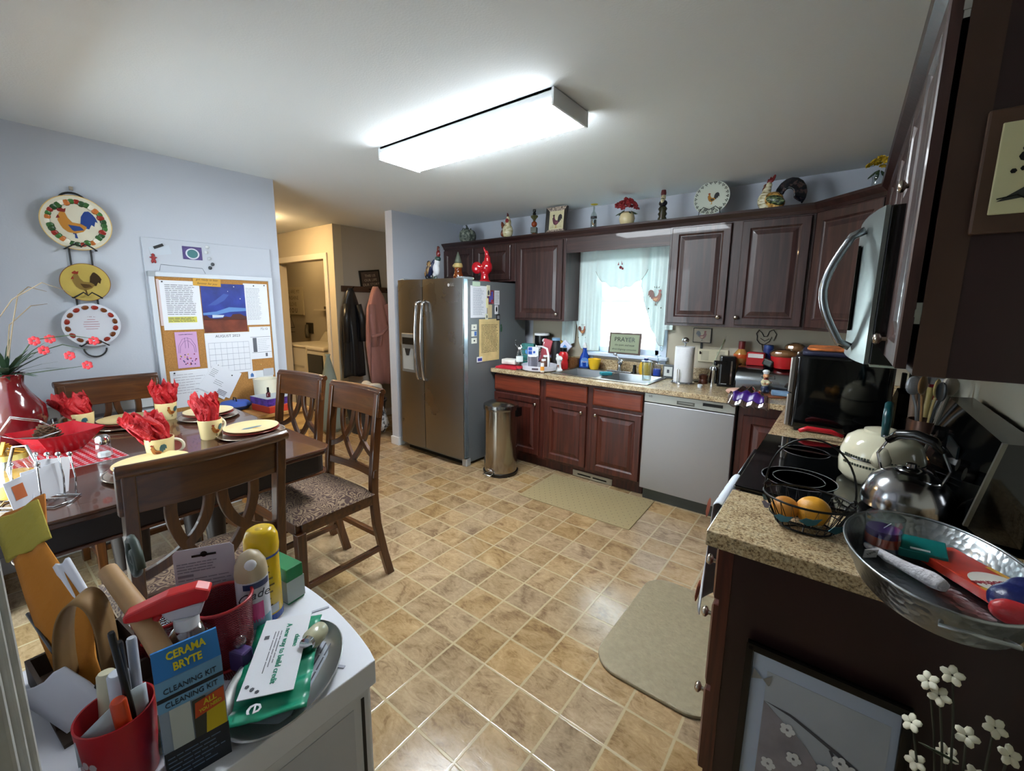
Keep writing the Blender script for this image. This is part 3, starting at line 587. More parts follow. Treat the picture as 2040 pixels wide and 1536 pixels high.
decal('rooster_print', [disc(-.10, -.04, .035, 10), disc(-.10, -.37, .04, 10), disc(.09, -.38, .035, 10), [(-.02, -.2), (.03, -.14), (.06, -.2), (.02, -.26)]], lambda a, b, d=0: Vector((-.04-d-.03*(-b), a, b)), mat('#a2502c', .9), tw, 6)

# microwave
mw = thing('microwave', 'stainless over-the-range microwave with a bowed door and arched handle', 'microwave', (-.004, -1.522, 1.365), -PI/2)
MB().box(.003, -.365, 0, .756, -.0, .425).build('case', M_blackg, mw, bev=.003)
pr = [(.003, -.366)]+[(.003+.753*i/14, -.376-.045*math.sin(PI*i/14)**.8) for i in range(15)]+[(.756, -.366)]
MB().prism(pr, .425, 'z', 0).build('door', steel('microwave_steel', '#8f9896', .33, (1, 1, 90), .06), mw, smooth=30)
MB().prism([(.20, -.4195), (.56, -.4215), (.56, -.415), (.20, -.413)], .26, 'z', .085).build('door_window', M_blackg, mw)
MB().tube([(.60, -.41, .385), (.60, -.44, .37)]+[(.60, -.45-.045*math.sin(PI*i/10), .35-.28*i/10) for i in range(11)]+[(.60, -.44, .05), (.60, -.41, .035)], .012, 12).build('handle', mat('#9a9fa3', .25, 1), mw, smooth=True)
MB().box(.05, -.34, -.006, .70, -.04, -.0005).build('vent_grille', mat('#1a1b1b', .5), mw); MB().box(.55, -.36, -.012, .70, -.25, -.0065).build('lamp_lens', mat('#b9c8b8', .3), mw)

# trash can
tc2 = thing('trash_can', 'stainless step trash can with a domed lid, beside the refrigerator', 'trash can', (-2.80, -.905, 0))
MB().lathe([(.155, 0), (.16, .012), (.16, .03), (.155, .032)], 36).build('base_ring', M_black, tc2, smooth=40)
MB().lathe([(.150, .033), (.150, .60), (0, .60)], 40).build('drum', mat('#9c958a', .16, 1, bump=.03, bscale=8), tc2, smooth=40)
MB().lathe([(.157, .601), (.160, .625), (.156, .645), (.12, .662), (.06, .672), (0, .675)], 40).build('lid', mat('#8c8a86', .2, 1), tc2, smooth=40)
MB().tube([(-.035, -.158, .03), (-.04, -.195, .028), (.04, -.195, .028), (.035, -.158, .03)], .008, 8).tube([(-.04, -.155, .05), (-.02, -.162, .07), (.02, -.162, .07), (.04, -.155, .05)], .004, 8).build('pedal', M_chrome, tc2, smooth=True)
MB().at((.135, .07, .60)).box(-.02, -.03, -.06, .025, .03, .02).build('hinge', M_black, tc2)

# mats
mt = thing('kitchen_mat', 'thin tan patterned mat on the floor in front of the sink', 'mat', (-1.92, -.905, 0), .03)
MB().box(-.46, -.275, .001, .46, .275, .007).build('mat', mat('#93835f', .85, bump=.2, bscale=120), mt, bev=.003)
dots = MB()
for i in range(34):
    for j in range(14):
        if (i+j) % 2 == 0: dots.box(-.43+i*.0262-.003, -.25+j*.038-.003, .0071, -.43+i*.0262+.003, -.25+j*.038+.003, .0078)
dots.build('dot_pattern', mat('#6b5f4b', .9), mt, kind='stuff')
m2 = thing('cushion_mat', 'padded beige rounded mat on the floor beside the range', 'mat', (-.90, -1.95, 0), .0)
rbox(MB(), .50, .76, .016, .12, .001, 8).build('pad', mat('#918469', .6, bump=.4, bscale=60, var=.1, vscale=40), m2, bev=.006)
# ================================================================== dining table and chairs
TZ = .83
tb = thing('dining_table', 'square dark walnut dining table with rounded corners, set for a meal', 'table', (-3.02, -3.295, 0))
TW, TD = 1.36, 1.06
top = rbox(MB(), TW, TD, .012, .07, TZ-.012); rbox(top, TW-.012, TD-.012, .02, .07, TZ-.032)
top.build('tabletop', M_waly, tb, bev=.004)
rbox(MB(), TW-.05, TD-.05, .085, .06, TZ-.118).build('apron', M_dark, tb, bev=.003)
rbox(MB(), TW-.03, TD-.03, .008, .06, TZ-.127).build('apron_bead', M_waly, tb)
MB().box(-.26, -.22, .05, .26, .22, .09).box(-.24, -.2, .66, .24, .2, .70).build('pedestal_shelf', M_dark, tb, bev=.004)
for sx in (-1, 1):
    for sy in (-1, 1): MB().lathe([(.03, 0), (.035, .03), (.028, .08), (.04, .35), (.05, .55), (.042, .60), (.05, .64), (.05, .66)], 16, (sx*.19, sy*.15, 0)).build('leg', M_dark, tb, smooth=50)

def paisley():
    m, nt, b, v = base('paisley_upholstery', .9)
    w2 = nt.nodes.new('ShaderNodeTexVoronoi'); w2.inputs['Scale'].default_value = 24; n = nz(nt, v, 10, 3)
    ad = nt.nodes.new('ShaderNodeVectorMath'); ad.operation = 'SCALE'; ad.inputs[3].default_value = .12
    cn = nt.nodes.new('ShaderNodeTexNoise'); cn.inputs['Scale'].default_value = 11; nt.links.new(v, cn.inputs['Vector']); nt.links.new(cn.outputs['Color'], ad.inputs[0])
    a2 = nt.nodes.new('ShaderNodeVectorMath'); nt.links.new(v, a2.inputs[0]); nt.links.new(ad.outputs[0], a2.inputs[1]); nt.links.new(a2.outputs[0], w2.inputs['Vector'])
    mu = nt.nodes.new('ShaderNodeMath'); mu.operation = 'MULTIPLY'; mu.inputs[1].default_value = 26; nt.links.new(w2.outputs['Distance'], mu.inputs[0])
    sn = nt.nodes.new('ShaderNodeMath'); sn.operation = 'SINE'; nt.links.new(mu.outputs[0], sn.inputs[0]); mr = nt.nodes.new('ShaderNodeMapRange'); mr.inputs[1].default_value = -1; nt.links.new(sn.outputs[0], mr.inputs[0])
    nt.links.new(ramp(nt, mr.outputs[0], [(.2, '#47332e'), (.5, '#66503f'), (.8, '#86705a')]), b.inputs['Base Color']); addbump(nt, b, mr.outputs[0], .3, .003); return m
M_pais = paisley()
# chair: local frame faces +y (towards the table); width along x; backrest at y = -.22
def make_chair(label):
    c = thing('dining_chair', label, 'chair', (0, 0, 0), 0, 'dining chairs round the walnut table')
    W = .445; H = 1.06
    def post(s):
        prof = [(-.30, 0), (-.262, .15), (-.225, .33), (-.212, .50), (-.218, .62), (-.245, .85), (-.275, H-.01)]
        mb = MB(); vs = []; fs = []
        for y, z in prof:
            for dx, dy in ((-.016, -.022), (.016, -.022), (.016, .022), (-.016, .022)): vs.append((s*(W/2-.018)+dx, y+dy, z))
        for k in range(len(prof)-1):
            for i in range(4): fs.append((k*4+i, k*4+(i+1) % 4, k*4+4+(i+1) % 4, k*4+4+i))
        fs += [(3, 2, 1, 0), tuple(range(len(vs)-4, len(vs)))]
        return mb.add(vs, fs)
    for s in (-1, 1): post(s).build('rear_leg', M_walz, c, bev=.004)
    for s in (-1, 1):
        MB().add([(s*(W/2-.012)+a*q, .20+b*q, z) for z, q in ((0, .7), (.47, 1)) for a, b in ((-.022, -.022), (.022, -.022), (.022, .022), (-.022, .022))], [(3, 2, 1, 0), (4, 5, 6, 7), (0, 1, 5, 4), (1, 2, 6, 5), (2, 3, 7, 6), (3, 0, 4, 7)]).build('front_leg', M_walz, c, bev=.003)
    # curved head rail
    yb = lambda z: -.218-(z-.62)*.13
    def rail(z0, z1, t, roll=0):
        mb = MB(); n = 12; vs = []; fs = []
        for i in range(n+1):
            u = i/n-.5; x = u*(W+.012); off = -.022*math.cos(u*PI)+.006
            for z, y in ((z0, yb(z0)-t/2), (z1, yb(z1)-t/2-roll), (z1, yb(z1)+t/2), (z0, yb(z0)+t/2)): vs.append((x, y+off, z))
        for i in range(n):
            for q in range(4): fs.append((i*4+q, i*4+(q+1) % 4, i*4+4+(q+1) % 4, i*4+4+q))
        fs += [(3, 2, 1, 0), tuple(range(n*4, n*4+4))]; return mb.add(vs, fs)
    hr = rail(.925, H, .024, 0); hr.tube([((i/12-.5)*(W+.014), yb(H)-.022*math.cos((i/12-.5)*PI)-.004, H-.002) for i in range(13)], .019, 10)
    hr.build('head_rail', M_walx, c, bev=.003, smooth=40)
    rail(.605, .645, .022).build('lower_rail', M_walx, c, bev=.003)
    # lattice splat: four crossing curved ribs
    def rib(pts, wd=.03):
        mb = MB(); n = len(pts); vs = []; fs = []
        for i, (x, z) in enumerate(pts):
            a = Vector(pts[max(0, i-1)]); b2 = Vector(pts[min(n-1, i+1)]); t = (b2-a).normalized(); nn = Vector((t.y, -t.x))*wd/2
            off = yb(z)-.022*math.cos(x/(W)*PI)+.006
            for px, pz, dy in ((x+nn.x, z+nn.y, -.009), (x-nn.x, z-nn.y, -.009), (x-nn.x, z-nn.y, .009), (x+nn.x, z+nn.y, .009)): vs.append((px, off+dy, pz))
        for i in range(n-1):
            for q in range(4): fs.append((i*4+q, i*4+(q+1) % 4, i*4+4+(q+1) % 4, i*4+4+q))
        fs += [(3, 2, 1, 0), tuple(range(n*4-4, n*4))]; return mb.add(vs, fs)
    def bez(p0, p1, p2, p3, n=14):
        return [tuple((1-t)**3*p0[k]+3*(1-t)**2*t*p1[k]+3*(1-t)*t*t*p2[k]+t**3*p3[k] for k in (0, 1)) for t in [i/n for i in range(n+1)]]
    for s in (-1, 1):
        rib(bez((s*.018, .93), (s*.015, .84), (s*.07, .74), (s*.205, .71))).build('splat_rib', M_walz, c, bev=.002)
        rib(bez((s*.115, .93), (s*.125, .82), (s*.07, .72), (-s*.02, .635))).build('splat_rib', M_walz, c, bev=.002)
    MB().box(-W/2+.02, .185, .455, W/2-.02, .215, .515).box(-W/2+.005, -.20, .455, -W/2+.03, .19, .515).box(W/2-.03, -.20, .455, W/2-.005, .19, .515).box(-W/2+.02, -.215, .455, W/2-.02, -.19, .515).build('seat_frame', M_walx, c, bev=.003)
    seat = MB()
    def sf(u, v):
        x = (u-.5)*2; y = (v-.5)*2; k = (1-abs(x)**5)*(1-abs(y)**5); return Vector((x*(W/2+.006), y*.21+.005, .515+.05*k**.5))
    seat.sheet(sf, 20, 20); seat.build('seat_cushion', M_pais, c, smooth=True)
    for y in (-.245, .2): MB().box(-W/2+.03, y-.012, .24, W/2-.03, y+.012, .27).build('stretcher', M_walx, c, bev=.003)
    for s in (-1, 1): MB().add([(s*(W/2-.015)-.011, -.25, .17), (s*(W/2-.015)+.011, -.25, .17), (s*(W/2-.015)+.011, .20, .17), (s*(W/2-.015)-.011, .20, .17), (s*(W/2-.015)-.011, -.25, .20), (s*(W/2-.015)+.011, -.25, .20), (s*(W/2-.015)+.011, .20, .20), (s*(W/2-.015)-.011, .20, .20)], [(3, 2, 1, 0), (4, 5, 6, 7), (0, 1, 5, 4), (1, 2, 6, 5), (2, 3, 7, 6), (3, 0, 4, 7)]).build('side_stretcher', M_waly, c, bev=.002)
    return c
# backrest centre is .275 behind the origin
ch = make_chair('nearest walnut dining chair, its lattice back turned to the camera')
def putc(o, bx, by, face):      # bx,by = where the head rail stands; face = direction angle of +y
    o.rotation_euler = (0, 0, face-PI/2); o.location = (bx+.275*math.cos(face), by+.275*math.sin(face), 0); return o
putc(ch, -1.955, -3.385, PI+.03)
dup_chair = lambda lab: dup(ch, (0, 0, 0), 0, lab)
putc(dup_chair('walnut dining chair with paisley seat fully in view, at the near right table corner'), -2.545, -2.505, -PI/2+.04)
putc(dup_chair('walnut dining chair at the far table end, beside the cork board'), -3.17, -2.50, -PI/2+.14)
putc(dup_chair('walnut dining chair between the table and the left wall'), -3.825, -3.31, .03)
# ================================================================== things on the table
M_redp = mat('#7e1a20', .25); M_fringe = mat('#5a1116', .3)
def lay(u, v, z=TZ): return (u, v, z)
MUGP = [(0, .004), (.030, .004), (.038, .0), (.041, .006), (.047, .085), (.047, .093), (.044, .093), (.040, .012), (0, .010)]
mugp = [(r*1.13, z*1.07) for r, z in MUGP]
def mug(loc, rz, label, art=0):
    t = thing('mug', label, 'mug', loc, rz, 'rooster mugs on the table')
    MB().lathe(mugp, 32).build('cup', M_cream, t, smooth=45)
    MB().tube([(.047*1.13-.004, 0, .082)]+[(.052+.032*math.sin(a), 0, .054+.030*math.cos(a)) for a in [PI*i/10 for i in range(11)]]+[(.046, 0, .02)], .0062, 8).build('handle', M_creamw, t, smooth=True)
    f = cylmap(.0475, art, .064, .020, .064, r2=.0540)
    rooster_art(f, t, '#a8662a', '#2f5560', '#8f2c1c', '#6d5a34', '#7d3f1c'); return t
def tissue(loc, label, seed, lean=(0, 0), h=.15, tw2=1):
    r = random.Random(seed); t = thing('tissue_paper', label, 'tissue paper', loc, 0, 'red tissue paper in the mugs')
    mb = MB()
    for k in range(5):
        a0 = 2*PI*k/5; ph = r.random()*6
        def f(u, v, a0=a0, ph=ph):
            rad = .012+.024*v**.5+(.030*v if v < .75 else .0225+.02*(v-.75))*tw2; a = a0+(u-.5)*(1.9)+.25*math.sin(v*9+ph)
            z = .0+h*v*(1-.22*abs(u-.5)*2)+.010*math.sin(u*17+ph)*v+.008*math.sin(u*31+ph*2)*v
            rr = rad*(1+.18*math.sin(u*13+v*6+ph))
            return Vector((rr*math.cos(a)+lean[0]*v*v, rr*math.sin(a)+lean[1]*v*v, z))
        mb.sheet(f, 22, 12)
    mb.build('paper', mat('#b5101a', .55, bump=.8, bscale=45), t, solid=.0006); return t
MU = [(-2.762, -3.338, 'cream rooster mug with its handle to the right, nearest of the set mugs', 1.15, -.42),
      (-2.94, -3.09, 'cream rooster mug in front of the far right place setting', 2.0, .22), (-3.56, -3.12, 'cream rooster mug standing before the cork board', 2.5, .3), (-3.60, -3.475, 'cream rooster mug beside the dark red vase', -1.9, -.3)]
for i, (x, y, lab, hz, ar) in enumerate(MU):
    mug((x, y, TZ), hz, lab, art=ar-hz+0)
TL = ['crumpled red tissue paper in the nearest rooster mug', 'crumpled red tissue paper in the mug of the far right place setting', 'round crumple of red tissue paper in the mug before the cork board', 'crumpled red tissue paper in the mug beside the dark red vase']
for i, (x, y, *_) in enumerate(MU):
    tissue((x, y, TZ+.014), TL[i], i+3, [(-.035, -.045), (-.03, -.01), (0, 0), (-.02, -.035)][i], [.20, .215, .21, .19][i], [1.15, .75, 1.0, 1.2][i])
def setting(x, y, lab, tilt=0):
    g = 'charger plates under the place settings'
    c = thing('charger_plate', 'dark round charger plate '+lab, 'plate', (x, y, TZ), 0, g)
    MB().lathe([(0, .002), (.10, .002), (.105, .0), (.155, .010), (.157, .013), (.153, .013), (.11, .006), (0, .006)], 40).build('plate', mat('#3c2f2c', .25, .5), c, smooth=40)
    MB().lathe([(.150, .0125), (.157, .0135), (.1575, .0115)], 40).build('rim', mat('#b9a894', .2, .7), c)
    p = thing('soup_plate', 'dark red plate stacked '+lab, 'plate', (x, y, TZ+.0135), 0, 'dark red plates in the place settings')
    MB().lathe([(0, 0), (.08, 0), (.085, .004), (.132, .016), (.134, .02), (.129, .02), (.08, .009), (0, .007)], 40).build('plate', M_redp, p, smooth=40)
    q = thing('dinner_plate', 'cream plate on top, '+lab, 'plate', (x, y, TZ+.0215), 0, 'cream plates in the place settings')
    MB().lathe([(0, .003), (.075, .003), (.08, .0), (.085, .004), (.125, .018), (.127, .021), (.122, .021), (.09, .011), (0, .009)], 40).build('plate', M_cream, q, smooth=40)
    return q
q = setting(-2.86, -2.93, 'at the far right of the table'); 
def feather(q):
    decal('feather_art', [[(-.05, 0), (-.03, .018), (.04, .02), (.055, .008), (.04, -.004), (-.02, -.012)]], plane((0, 0, .0095), (0, 1, 0), (-1, 0, 0)), mat('#56707a', .6), q, 10)
    decal('rooster_art', [[(.0, -.02), (.03, -.045), (.02, .0), (-.0, .0)]], plane((0, 0, .0095), (0, 1, 0), (-1, 0, 0)), mat('#b58c33', .5), q, 6, d=.0005)
feather(q); feather(setting(-3.42, -2.95, 'before the cork board')); feather(setting(-3.56, -3.30, 'beside the chair at the left wall')); feather(setting(-2.62, -3.40, 'hidden behind the nearest chair back'))
# salt shaker, gingham mat, red tray bowl, pine cone
gm = thing('gingham_mat', 'red and white checked paper mat under the red bowl', 'placemat', (-3.10, -3.60, TZ), .12)
MB().box(-.28, -.16, .0006, .20, .16, .0018).build('mat', mat('#c4c0c6', .6), gm)
g2 = MB()
for i in range(18): g2.box(-.275+i*.0265, -.158, .0019, -.275+i*.0265+.013, .158, .0024)
for j in range(12): g2.box(-.278, -.155+j*.0265, .0025, .198, -.155+j*.0265+.013, .003)
g2.build('checks', mat('#b51524', .6), gm, kind='stuff')
sh = thing('salt_shaker', 'faceted glass shaker', 'shaker', (-2.972, -3.49, TZ+.003)); sh['label'] = 'faceted glass shaker with a chrome cap, standing on the checked mat'
MB().lathe([(0, 0), (.026, 0), (.030, .008), (.024, .06), (.022, .062)], 8).build('glass_body', M_glass, sh); MB().lathe([(0, .002), (.023, .003), (.022, .022), (0, .022)], 8).build('salt', M_white, sh)
MB().lathe([(.025, .061), (.027, .068), (.026, .090), (.018, .10), (0, .103)], 20).build('cap', M_chrome, sh, smooth=50)
bw = thing('serving_bowl', 'large flaring red square bowl on the checked mat', 'bowl', (-3.235, -3.60, TZ+.0035), .35); t = None; bw.scale = (.84, .84, .95)
bm2 = MB()
vs = []
for z, r, t in ((0, .07, 0), (.10, .155, 0), (.10, .148, 0), (.008, .062, 0)):
    for i in range(24):
        a = 2*PI*i/24; k = 1/max(abs(math.cos(a)), abs(math.sin(a))); k = 1+(k-1)*.75; vs.append((r*k*math.cos(a), r*k*math.sin(a), z+(.012*(k-1)*2 if z > .05 else 0)))
fs = [(q*24+i, q*24+(i+1) % 24, (q+1)*24+(i+1) % 24, (q+1)*24+i) for q in range(3) for i in range(24)]+[tuple(range(23, -1, -1)), tuple(range(72, 96))]
bm2.add(vs, fs).build('bowl', mat('#b01824', .22), bw, smooth=50)
pc = thing('pine_cone', 'brown pine cone resting in the red bowl', 'pine cone', (-3.26, -3.63, TZ+.012))
mb = MB().ell((0, 0, .06), (.026, .026, .055))
for k in range(110):
    z = .008+.105*k/110; r = .045*math.sin(min(1, (z+.012)/.07)*PI/2)*(1-(z/.13)**2)+.006; a = k*2.399963
    mb.at((r*math.cos(a), r*math.sin(a), z), (0, -.5, a)).ell((0, 0, 0), (.013, .009, .0035), n=6, m=4)
mb.M = Matrix(); mb.build('scales', mat('#4f3722', .7, var=.6, vscale=60), pc)
# letter rack with envelopes and jar, vase with branches, whisk jar, bottles
lr = thing('napkin_rack', 'chrome wire rack holding envelopes, near end of the table', 'rack', (-2.545, -3.71, TZ), .75)
for x in (-.04, .04): MB().tube([(x, -.05, .006), (x*1.05, -.055, .07), (x, -.05, .14), (x, -.048, .15)], .0028, 8).ell((x, -.048, .155), (.008, .008, .008)).build('prong', M_chrome, lr, smooth=True)
for x in (-.055, -.018, .018, .055): MB().tube([(x, .05, .006), (x*1.05, .055, .07), (x, .05, .15)], .0028, 8).ell((x, .05, .156), (.008, .008, .008)).build('prong', M_chrome, lr, smooth=True)
MB().tube([(-.10, -.05, .005), (.07, -.05, .005), (.085, 0, .005), (.07, .05, .005), (-.10, .05, .005), (-.13, 0, .005)], .0035, 8, True).build('base_ring', M_chrome, lr, smooth=True)
MB().tube([(-.08, .0, .005), (-.10, 0, .12), (-.07, 0, .20), (-.03, 0, .205), (.0, 0, .12), (.0, 0, .005)], .0045, 8).build('carry_loop', M_chrome, lr, smooth=True)
for k, (x, rot, w2, h2, lab) in enumerate(((-.033, .25, .14, .13, 'white envelope leaning outermost to the left in the chrome rack'), (.0, .05, .13, .115, 'white folded paper in the middle of the chrome rack'), (.035, -.14, .13, .11, 'printed card at the right side of the chrome rack'))):
    e = tag(MB().box(-w2/2, -.0008, 0, w2/2, .0008, h2).build('envelope', M_paper), lab, 'envelope', 'mail in the chrome rack')
    e.matrix_world = Matrix.Translation((-2.545+x*.6, -3.71-x*.5, TZ+.012)) @ Euler((.0, rot, 2.2+rot*.8)).to_matrix().to_4x4()
    if k == 2: decal('stamp', [rect(-.05, .04, -.02, .09)], plane((0, -.001, 0), (1, 0, 0), (0, 0, 1)), mat('#c56a3c', .6), e, 2)
jr = thing('mason_jar', 'glass jar with yellow contents and a gold lid, behind the chrome rack', 'jar', (-2.70, -3.765, TZ), 0)
MB().lathe([(0, 0), (.05, 0), (.056, .01), (.056, .10), (.042, .125), (.042, .14)], 28).build('glass', M_glass, jr, smooth=50); MB().lathe([(0, .003), (.051, .004), (.051, .085), (0, .09)], 24).build('contents', mat('#d39a2c', .5, var=.25, vscale=30), jr, smooth=50)
MB().lathe([(.045, .138), (.046, .158), (0, .16)], 28).build('lid', mat('#b9a25c', .3, .9), jr, smooth=50)
for i in range(7): a = i*.9; MB().at((.02*math.cos(a), .02*math.sin(a), .162+.003*i), (0, .2*i, a)).cb((0, 0, 0), (.045, .012, .003)).build('gold_ribbon', mat('#c8922a', .4, .4), jr)
vz = thing('vase', 'big dark red ceramic vase at the left end of the table', 'vase', (-3.53, -3.71, TZ), 0); vz.scale = (.86, .86, 1)
MB().lathe([(.07, 0), (.10, .03), (.135, .12), (.13, .18), (.085, .245), (.062, .29), (.068, .33), (.075, .345), (.066, .342), (.055, .30)], 36).build('body', mat('#5c0f14', .12, coat=.6), vz, smooth=True)
fo = thing('flower_arrangement', 'red flowers, dark leaves and dry twigs in the dark red vase', 'flowers', (-3.53, -3.71, TZ+.33), 0)
r = random.Random(5); lf = MB()
for k in range(46):
    a = r.random()*2*PI; L2 = (.10+.16*r.random())*(.5 if math.sin(a) < -.2 else 1); e = .25+r.random()*.9; d = Vector((math.cos(a)*math.cos(e), math.sin(a)*math.cos(e), math.sin(e))); s = Vector((-math.sin(a), math.cos(a), 0))*.009
    p = [d*L2*t+Vector((0, 0, -.05*t*t)) for t in (0, .35, .7, 1)]
    lf.add([tuple(p[0]-s*.4), tuple(p[0]+s*.4), tuple(p[1]-s), tuple(p[1]+s), tuple(p[2]-s*.8), tuple(p[2]+s*.8), tuple(p[3])], [(0, 1, 3, 2), (2, 3, 5, 4), (4, 5, 6)])
lf.build('leaves', mat('#243a26', .5), fo, solid=.0008, kind='stuff')
tg = [((0, 0, 0), (.05, .10, .17), (.10, .22, .19), (.14, .30, .17)), ((0, 0, 0), (.02, .05, .25), (.02, .08, .38), (-.02, .12, .42), (-.03, .18, .40)), ((0, 0, 0), (0, -.02, .22), (.03, .06, .36), (.06, .16, .44), (.04, .25, .40)), ((0, 0, 0), (.0, .09, .10), (.02, .2, .14), (.06, .28, .11)), ((0, 0, 0), (-.02, .04, .24), (-.04, .12, .33), (-.08, .18, .34)), ((0, 0, .0), (.06, .14, .02), (.07, .26, .03))]
for i, p in enumerate(tg): MB().tube(p, [.0025]*(len(p)-1)+[.001], 5).build('twig', mat('#8c7a63', .8) if i in (1, 2, 4) else mat('#3a4a30', .7), fo)
for (x, y, z) in ((.06, .13, .12), (.10, .21, .09), (.08, .27, .035), (.12, .10, .17), (.02, .16, .17), (.13, .30, .16)):
    mb = MB()
    for k in range(6): a = k*PI/3; mb.at((x, y, z), (.2, 1.25, .15)).ell((.013*math.cos(a), .013*math.sin(a), 0), (.011, .009, .003), n=8, m=5)
    mb.M = Matrix(); mb.build('red_blossom', mat('#c8323a', .5), fo, smooth=True)
wj = thing('whisk', 'wire whisk standing with its loops towards the vase', 'whisk', (-2.98, -3.80, TZ+.02), 0)
MB().tube([(0, 0, .02), (.01, .02, .15)], .009, 10).build('handle', M_chrome, wj, smooth=True)
for k in range(5):
    a = -.6+.3*k; MB().tube([(.01, .02, .15), (.02+.03*math.sin(a), .06, .19+.03*math.cos(a)), (.03+.035*math.sin(a), .13, .165+.03*math.cos(a)), (.03, .19, .135), (.03-.02*math.sin(a), .13, .12), (.02, .06, .13), (.01, .02, .15)], .0012, 5).build('wire_loop', M_chrome, wj, smooth=True)
wh = thing('spice_jar', 'cork filled glass jar supporting the whisk', 'jar', (-2.99, -3.795, TZ), 0); MB().lathe([(0, 0), (.04, 0), (.042, .10), (.036, .125)], 24).build('glass', M_glass, wh, smooth=50); MB().lathe([(0, .002), (.037, .003), (.037, .11), (0, .115)], 20).build('contents', mat('#8e8471', .8, bump=.8, bscale=90, var=.4, vscale=80), wh)
ob = thing('oil_bottle', 'small clear glass bottle with a black cap, before the vase', 'bottle', (-3.28, -3.72+.14, TZ+.04-.04), 0); ob.location = (-3.46, -3.585, TZ)
MB().lathe([(0, 0), (.028, 0), (.032, .02), (.028, .06), (.011, .085), (.010, .10)], 24).build('glass', M_glass, ob, smooth=50); MB().cyl((0, 0, .10), .012, .014).build('cap', M_black, ob)
# stand by the cork board with its clutter
st = thing('side_stand', 'small honey oak stand below the cork board, holding the books', 'stand', (-3.72, -2.455, 0), 0)
MB().box(-.26, -.20, .735, .22, .17, .76).build('top', M_oak, st, bev=.004); MB().box(-.24, -.18, .60, .20, .15, .735).build('drawer_box', M_oak, st)
for x in (-.22, .18):
    for y in (-.16, .13): MB().box(x-.02, y-.02, 0, x+.02, y+.02, .60).build('leg', M_oak, st)
for z0, h2, c, lab, dx in ((.761, .045, '#b6321c', 'orange red boxed set lying on the oak stand, under the purple box', .0), (.807, .05, '#4b2a7d', 'purple patterned box stacked on the orange red box', -.02)):
    b = thing('storage_box', lab, 'box', (-3.62+dx, -2.50, z0), .12); MB().box(-.11, -.085, 0, .11, .085, h2).build('box', mat(c, .4, var=(.7 if z0 > .8 else 0), vscale=40), b, bev=.002)
    MB().box(-.11, -.085, h2, .11, .085, h2+.0012).build('lid_print', mat('#9aa0a8' if z0 > .8 else '#c9572f', .4), b)
nb2 = thing('nail_polish', 'dark red nail polish bottle with a black cap, on the purple box', 'bottle', (-3.60, -2.53, .8585), 0)
MB().lathe([(0, 0), (.014, 0), (.014, .03), (.008, .036)], 16).build('bottle', mat('#4a0f16', .1), nb2, smooth=50); MB().lathe([(.008, .036), (.007, .07), (0, .071)], 12).build('cap', M_black, nb2, smooth=50)
ls = thing('paper_roll_holder', 'cream cylinder canister behind the purple box', 'canister', (-3.80, -2.46, .761), 0)
MB().lathe([(0, 0), (.075, 0), (.08, .19), (.082, .20), (.075, .20), (.07, .01)], 36).build('canister', mat('#d9d2bd', .6), ls, smooth=50)
bp = thing('lunch_pouch', 'round blue zipped pouch with a loop, beside the cream canister', 'pouch', (-3.84, -2.66, .761), 0)
MB().lathe([(0, 0), (.085, .004), (.10, .025), (.10, .03), (.085, .052), (0, .06)], 32).build('pouch', mat('#2c4d9e', .6), bp, smooth=True); MB().lathe([(.101, .022), (.103, .026), (.101, .03)], 32).build('zipper', mat('#16244f', .6), bp); MB().tube([(-.03, 0, .055), (-.02, 0, .08), (.02, 0, .08), (.03, 0, .055)], .004, 8).build('loop', M_blackm, bp, smooth=True)
# ================================================================== things on the long countertop
CZ = .9145
def bottle(name, label, cat, loc, prof, m, cap=None, capm=None, parts=(), n=24, group=None):
    t = thing(name, label, cat, loc, 0, group); MB().lathe(prof, n).build('body', m, t, smooth=50)
    if cap: MB().lathe(cap, n).build('cap', capm, t, smooth=50)
    return t
def band(t, r, z0, z1, m, a0=-1.57, wd=None, name='label_band', r2=None):
    mb = MB()
    if wd is None: mb.lathe([(r+.0006, z0), ((r2 or r)+.0006, z1), ((r2 or r)+.0001, z1), (r+.0001, z0)], 28, closed=True)
    else:
        n = 10; q = wd/r
        for i in range(n):
            a, b = a0-q/2+q*i/n, a0-q/2+q*(i+1)/n; R = r+.0008; R2 = (r2 or r)+.0008
            mb.add([(R*math.cos(a), R*math.sin(a), z0), (R*math.cos(b), R*math.sin(b), z0), (R2*math.cos(b), R2*math.sin(b), z1), (R2*math.cos(a), R2*math.sin(a), z1)], [(0, 1, 2, 3)])
    return mb.build(name, m, t, solid=(.0005 if wd else 0))
CAMA = lambda x, y: math.atan2(-3.83-y, -.43-x)      # direction from a thing towards the camera; labels and spouts are turned by it
t = thing('folded_cloth', 'red cloth folded on the countertop beside the refrigerator', 'cloth', (-2.96, -.56, CZ), .1)
MB().box(-.12, -.09, 0, .12, .09, .02).ell((0, 0, .019), (.125, .1, .012)).build('cloth', mat('#b3142a', .8), t, remesh=.006)
t = thing('tissue_pack', 'white soft plastic pack lying on the red cloth', 'pack', (-2.97, -.55, CZ+.036), .15)
MB().ell((0, 0, .028), (.085, .06, .03)).box(-.075, -.05, .003, .075, .05, .052).build('pack', mat('#d9d6cf', .35, bump=.4, bscale=30), t, remesh=.006)
t = bottle('water_bottle', 'small clear water bottle with a white label, at the left end of the counter', 'bottle', (-2.80, -.635, CZ), [(0, 0), (.028, 0), (.031, .01), (.029, .03), (.031, .05), (.031, .12), (.028, .15), (.012, .19), (.012, .205)], M_glass, [(.0135, .20), (.0135, .218), (0, .219)], M_white)
band(t, .0315, .085, .135, mat('#dfe6e6', .5)); band(t, .0315, .02, .045, mat('#b3202e', .4))
